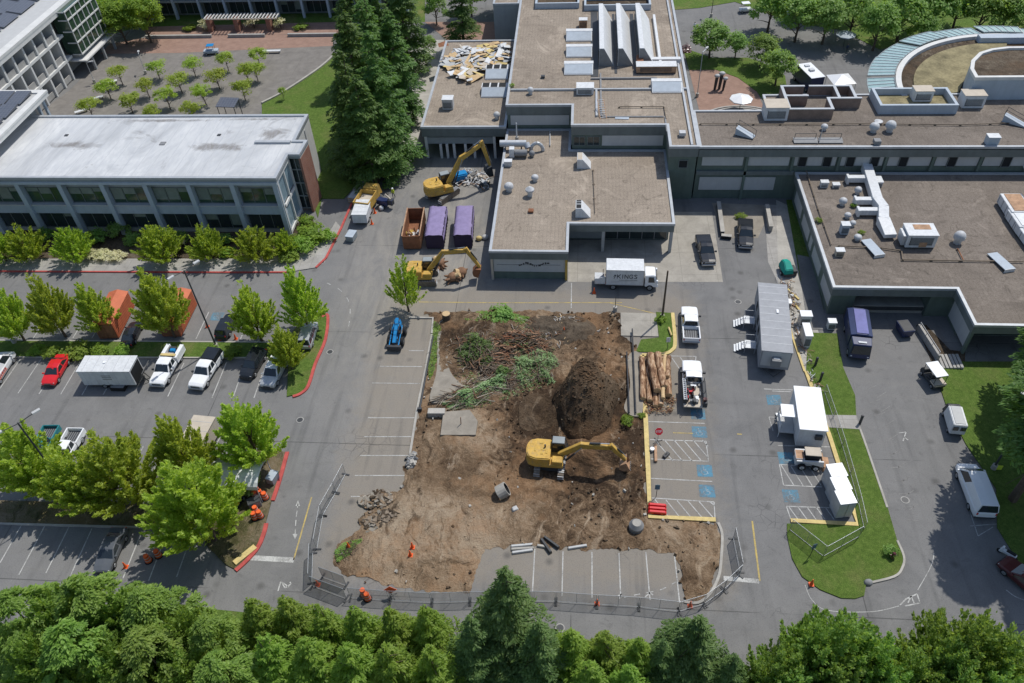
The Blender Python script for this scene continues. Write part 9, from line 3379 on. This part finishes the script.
for k in range(5):
 t = thing('seat_step', 'curved dark seating step, ' + ORD[k] + ' from outside on the brick plaza', 'step', (c0.x, c0.y, 0), 0, 'curved seating steps on the brick plaza')
 mb = MB()
 rr_ = 6.4 - k * .75
 pts = [Vector((rr_ * math.cos(a), rr_ * .75 * math.sin(a), 0)) for a in [R(18 + i * 9) for i in range(17)]]
 kerb(pts, 'concrete_wall', .3, .35, mb)
 mb.build('step', t)
t = thing('tree_trunk_row', 'dark red leaved shrub beside the hall wall on the far side', 'shrub', G(686, 50))
mb = MB()
mb.tube((0, 0, 0), (0, 0, .9), .06, .04, 6, 'bark')
mb.build('trunk', t)
mb = MB()
leaves_on(mb, [Vector((-.9, -1.4, 0)), Vector((.9, -1.4, 0)), Vector((.9, 1.4, 0)), Vector((-.9, 1.4, 0))], 500, 'maroon_paint', random.Random(4), 1.8, .35)
mb.build('crown', t)
t.name = 'red_shrub'
def person(label, px, py, rz, top, legs, hat=None, stride=.22, z=0.0):
 t = thing('person', label, 'person', G(px, py) + Vector((0, 0, z)), rz)
 V = [(0, 0, .95), (0, 0, 1.15), (0, 0, 1.40), (0, 0, 1.50), (0, .01, 1.66), (.09, .0, .92), (.10, stride * .5, .50), (.10, stride * .3, .08), (.10, stride * .3 + .14, .04), (-.09, 0, .92), (-.10, -stride * .3, .50), (-.10, -stride, .10), (-.10, -stride + .13, .04),
         (.19, 0, 1.40), (.24, -.04, 1.13), (.23, .08, .90), (.23, .13, .80), (-.19, 0, 1.40), (-.24, .04, 1.13), (-.23, .16, .92), (-.23, .22, .83)]
 E_ = [(0, 1), (1, 2), (2, 3), (3, 4), (0, 5), (5, 6), (6, 7), (7, 8), (0, 9), (9, 10), (10, 11), (11, 12), (2, 13), (13, 14), (14, 15), (15, 16), (2, 17), (17, 18), (18, 19), (19, 20)]
 rad = [.15, .145, .16, .06, .10, .10, .075, .05, .045, .10, .075, .05, .045, .075, .052, .038, .036, .075, .052, .038, .036]
 me = bpy.data.meshes.new('body')
 me.from_pydata(V, E_, [])
 ob = bpy.data.objects.new('body', me)
 C.objects.link(ob)
 sk = ob.modifiers.new('skin', 'SKIN')
 for i, r in enumerate(rad):
  me.skin_vertices[0].data[i].radius = (r, r * .8)
 me.skin_vertices[0].data[0].use_root = True
 ss = ob.modifiers.new('sub', 'SUBSURF')
 ss.levels = ss.render_levels = 1
 dg = bpy.context.evaluated_depsgraph_get()
 m2 = bpy.data.meshes.new_from_object(ob.evaluated_get(dg))
 bpy.data.objects.remove(ob)
 for mt in (top, legs, 'skin', 'dark_metal'):
  m2.materials.append(MATS[mt])
 for p in m2.polygons:
  c = p.center
  if c.z > 1.52:
   p.material_index = 2
  elif abs(c.x) > .19 and c.z < .88:
   p.material_index = 2
  elif c.z < .09:
   p.material_index = 3
  elif c.z < .97 and abs(c.x) < .19:
   p.material_index = 1
  p.use_smooth = True
 ob = bpy.data.objects.new('body', m2)
 C.objects.link(ob)
 ob.parent = t
 mb = MB()
 if hat:
  mb.ball((0, .01, 1.70), .125, .145, .11, hat, 10, 4, 0.0)
  mb.tube((0, .03, 1.70), (0, .03, 1.715), .16, .155, 12, hat)
  mb.build('hard_hat', t)
 else:
  mb.ball((0, -.015, 1.69), .105, .115, .10, 'bark', 10, 4, -.2)
  mb.build('hair', t)
 return t
person('worker in a yellow green vest walking on the drive beside the tree crew truck', 394, 198, R(160), 'hi_vis', 'denim', 'white_paint')
person('person in a pale shirt walking across the far asphalt behind the hall', 694, 31, R(30), 'white_paint', 'denim')
person('person in dark clothes standing under the blue grey parasol', 846, 53, R(200), 'denim', 'dark_metal')
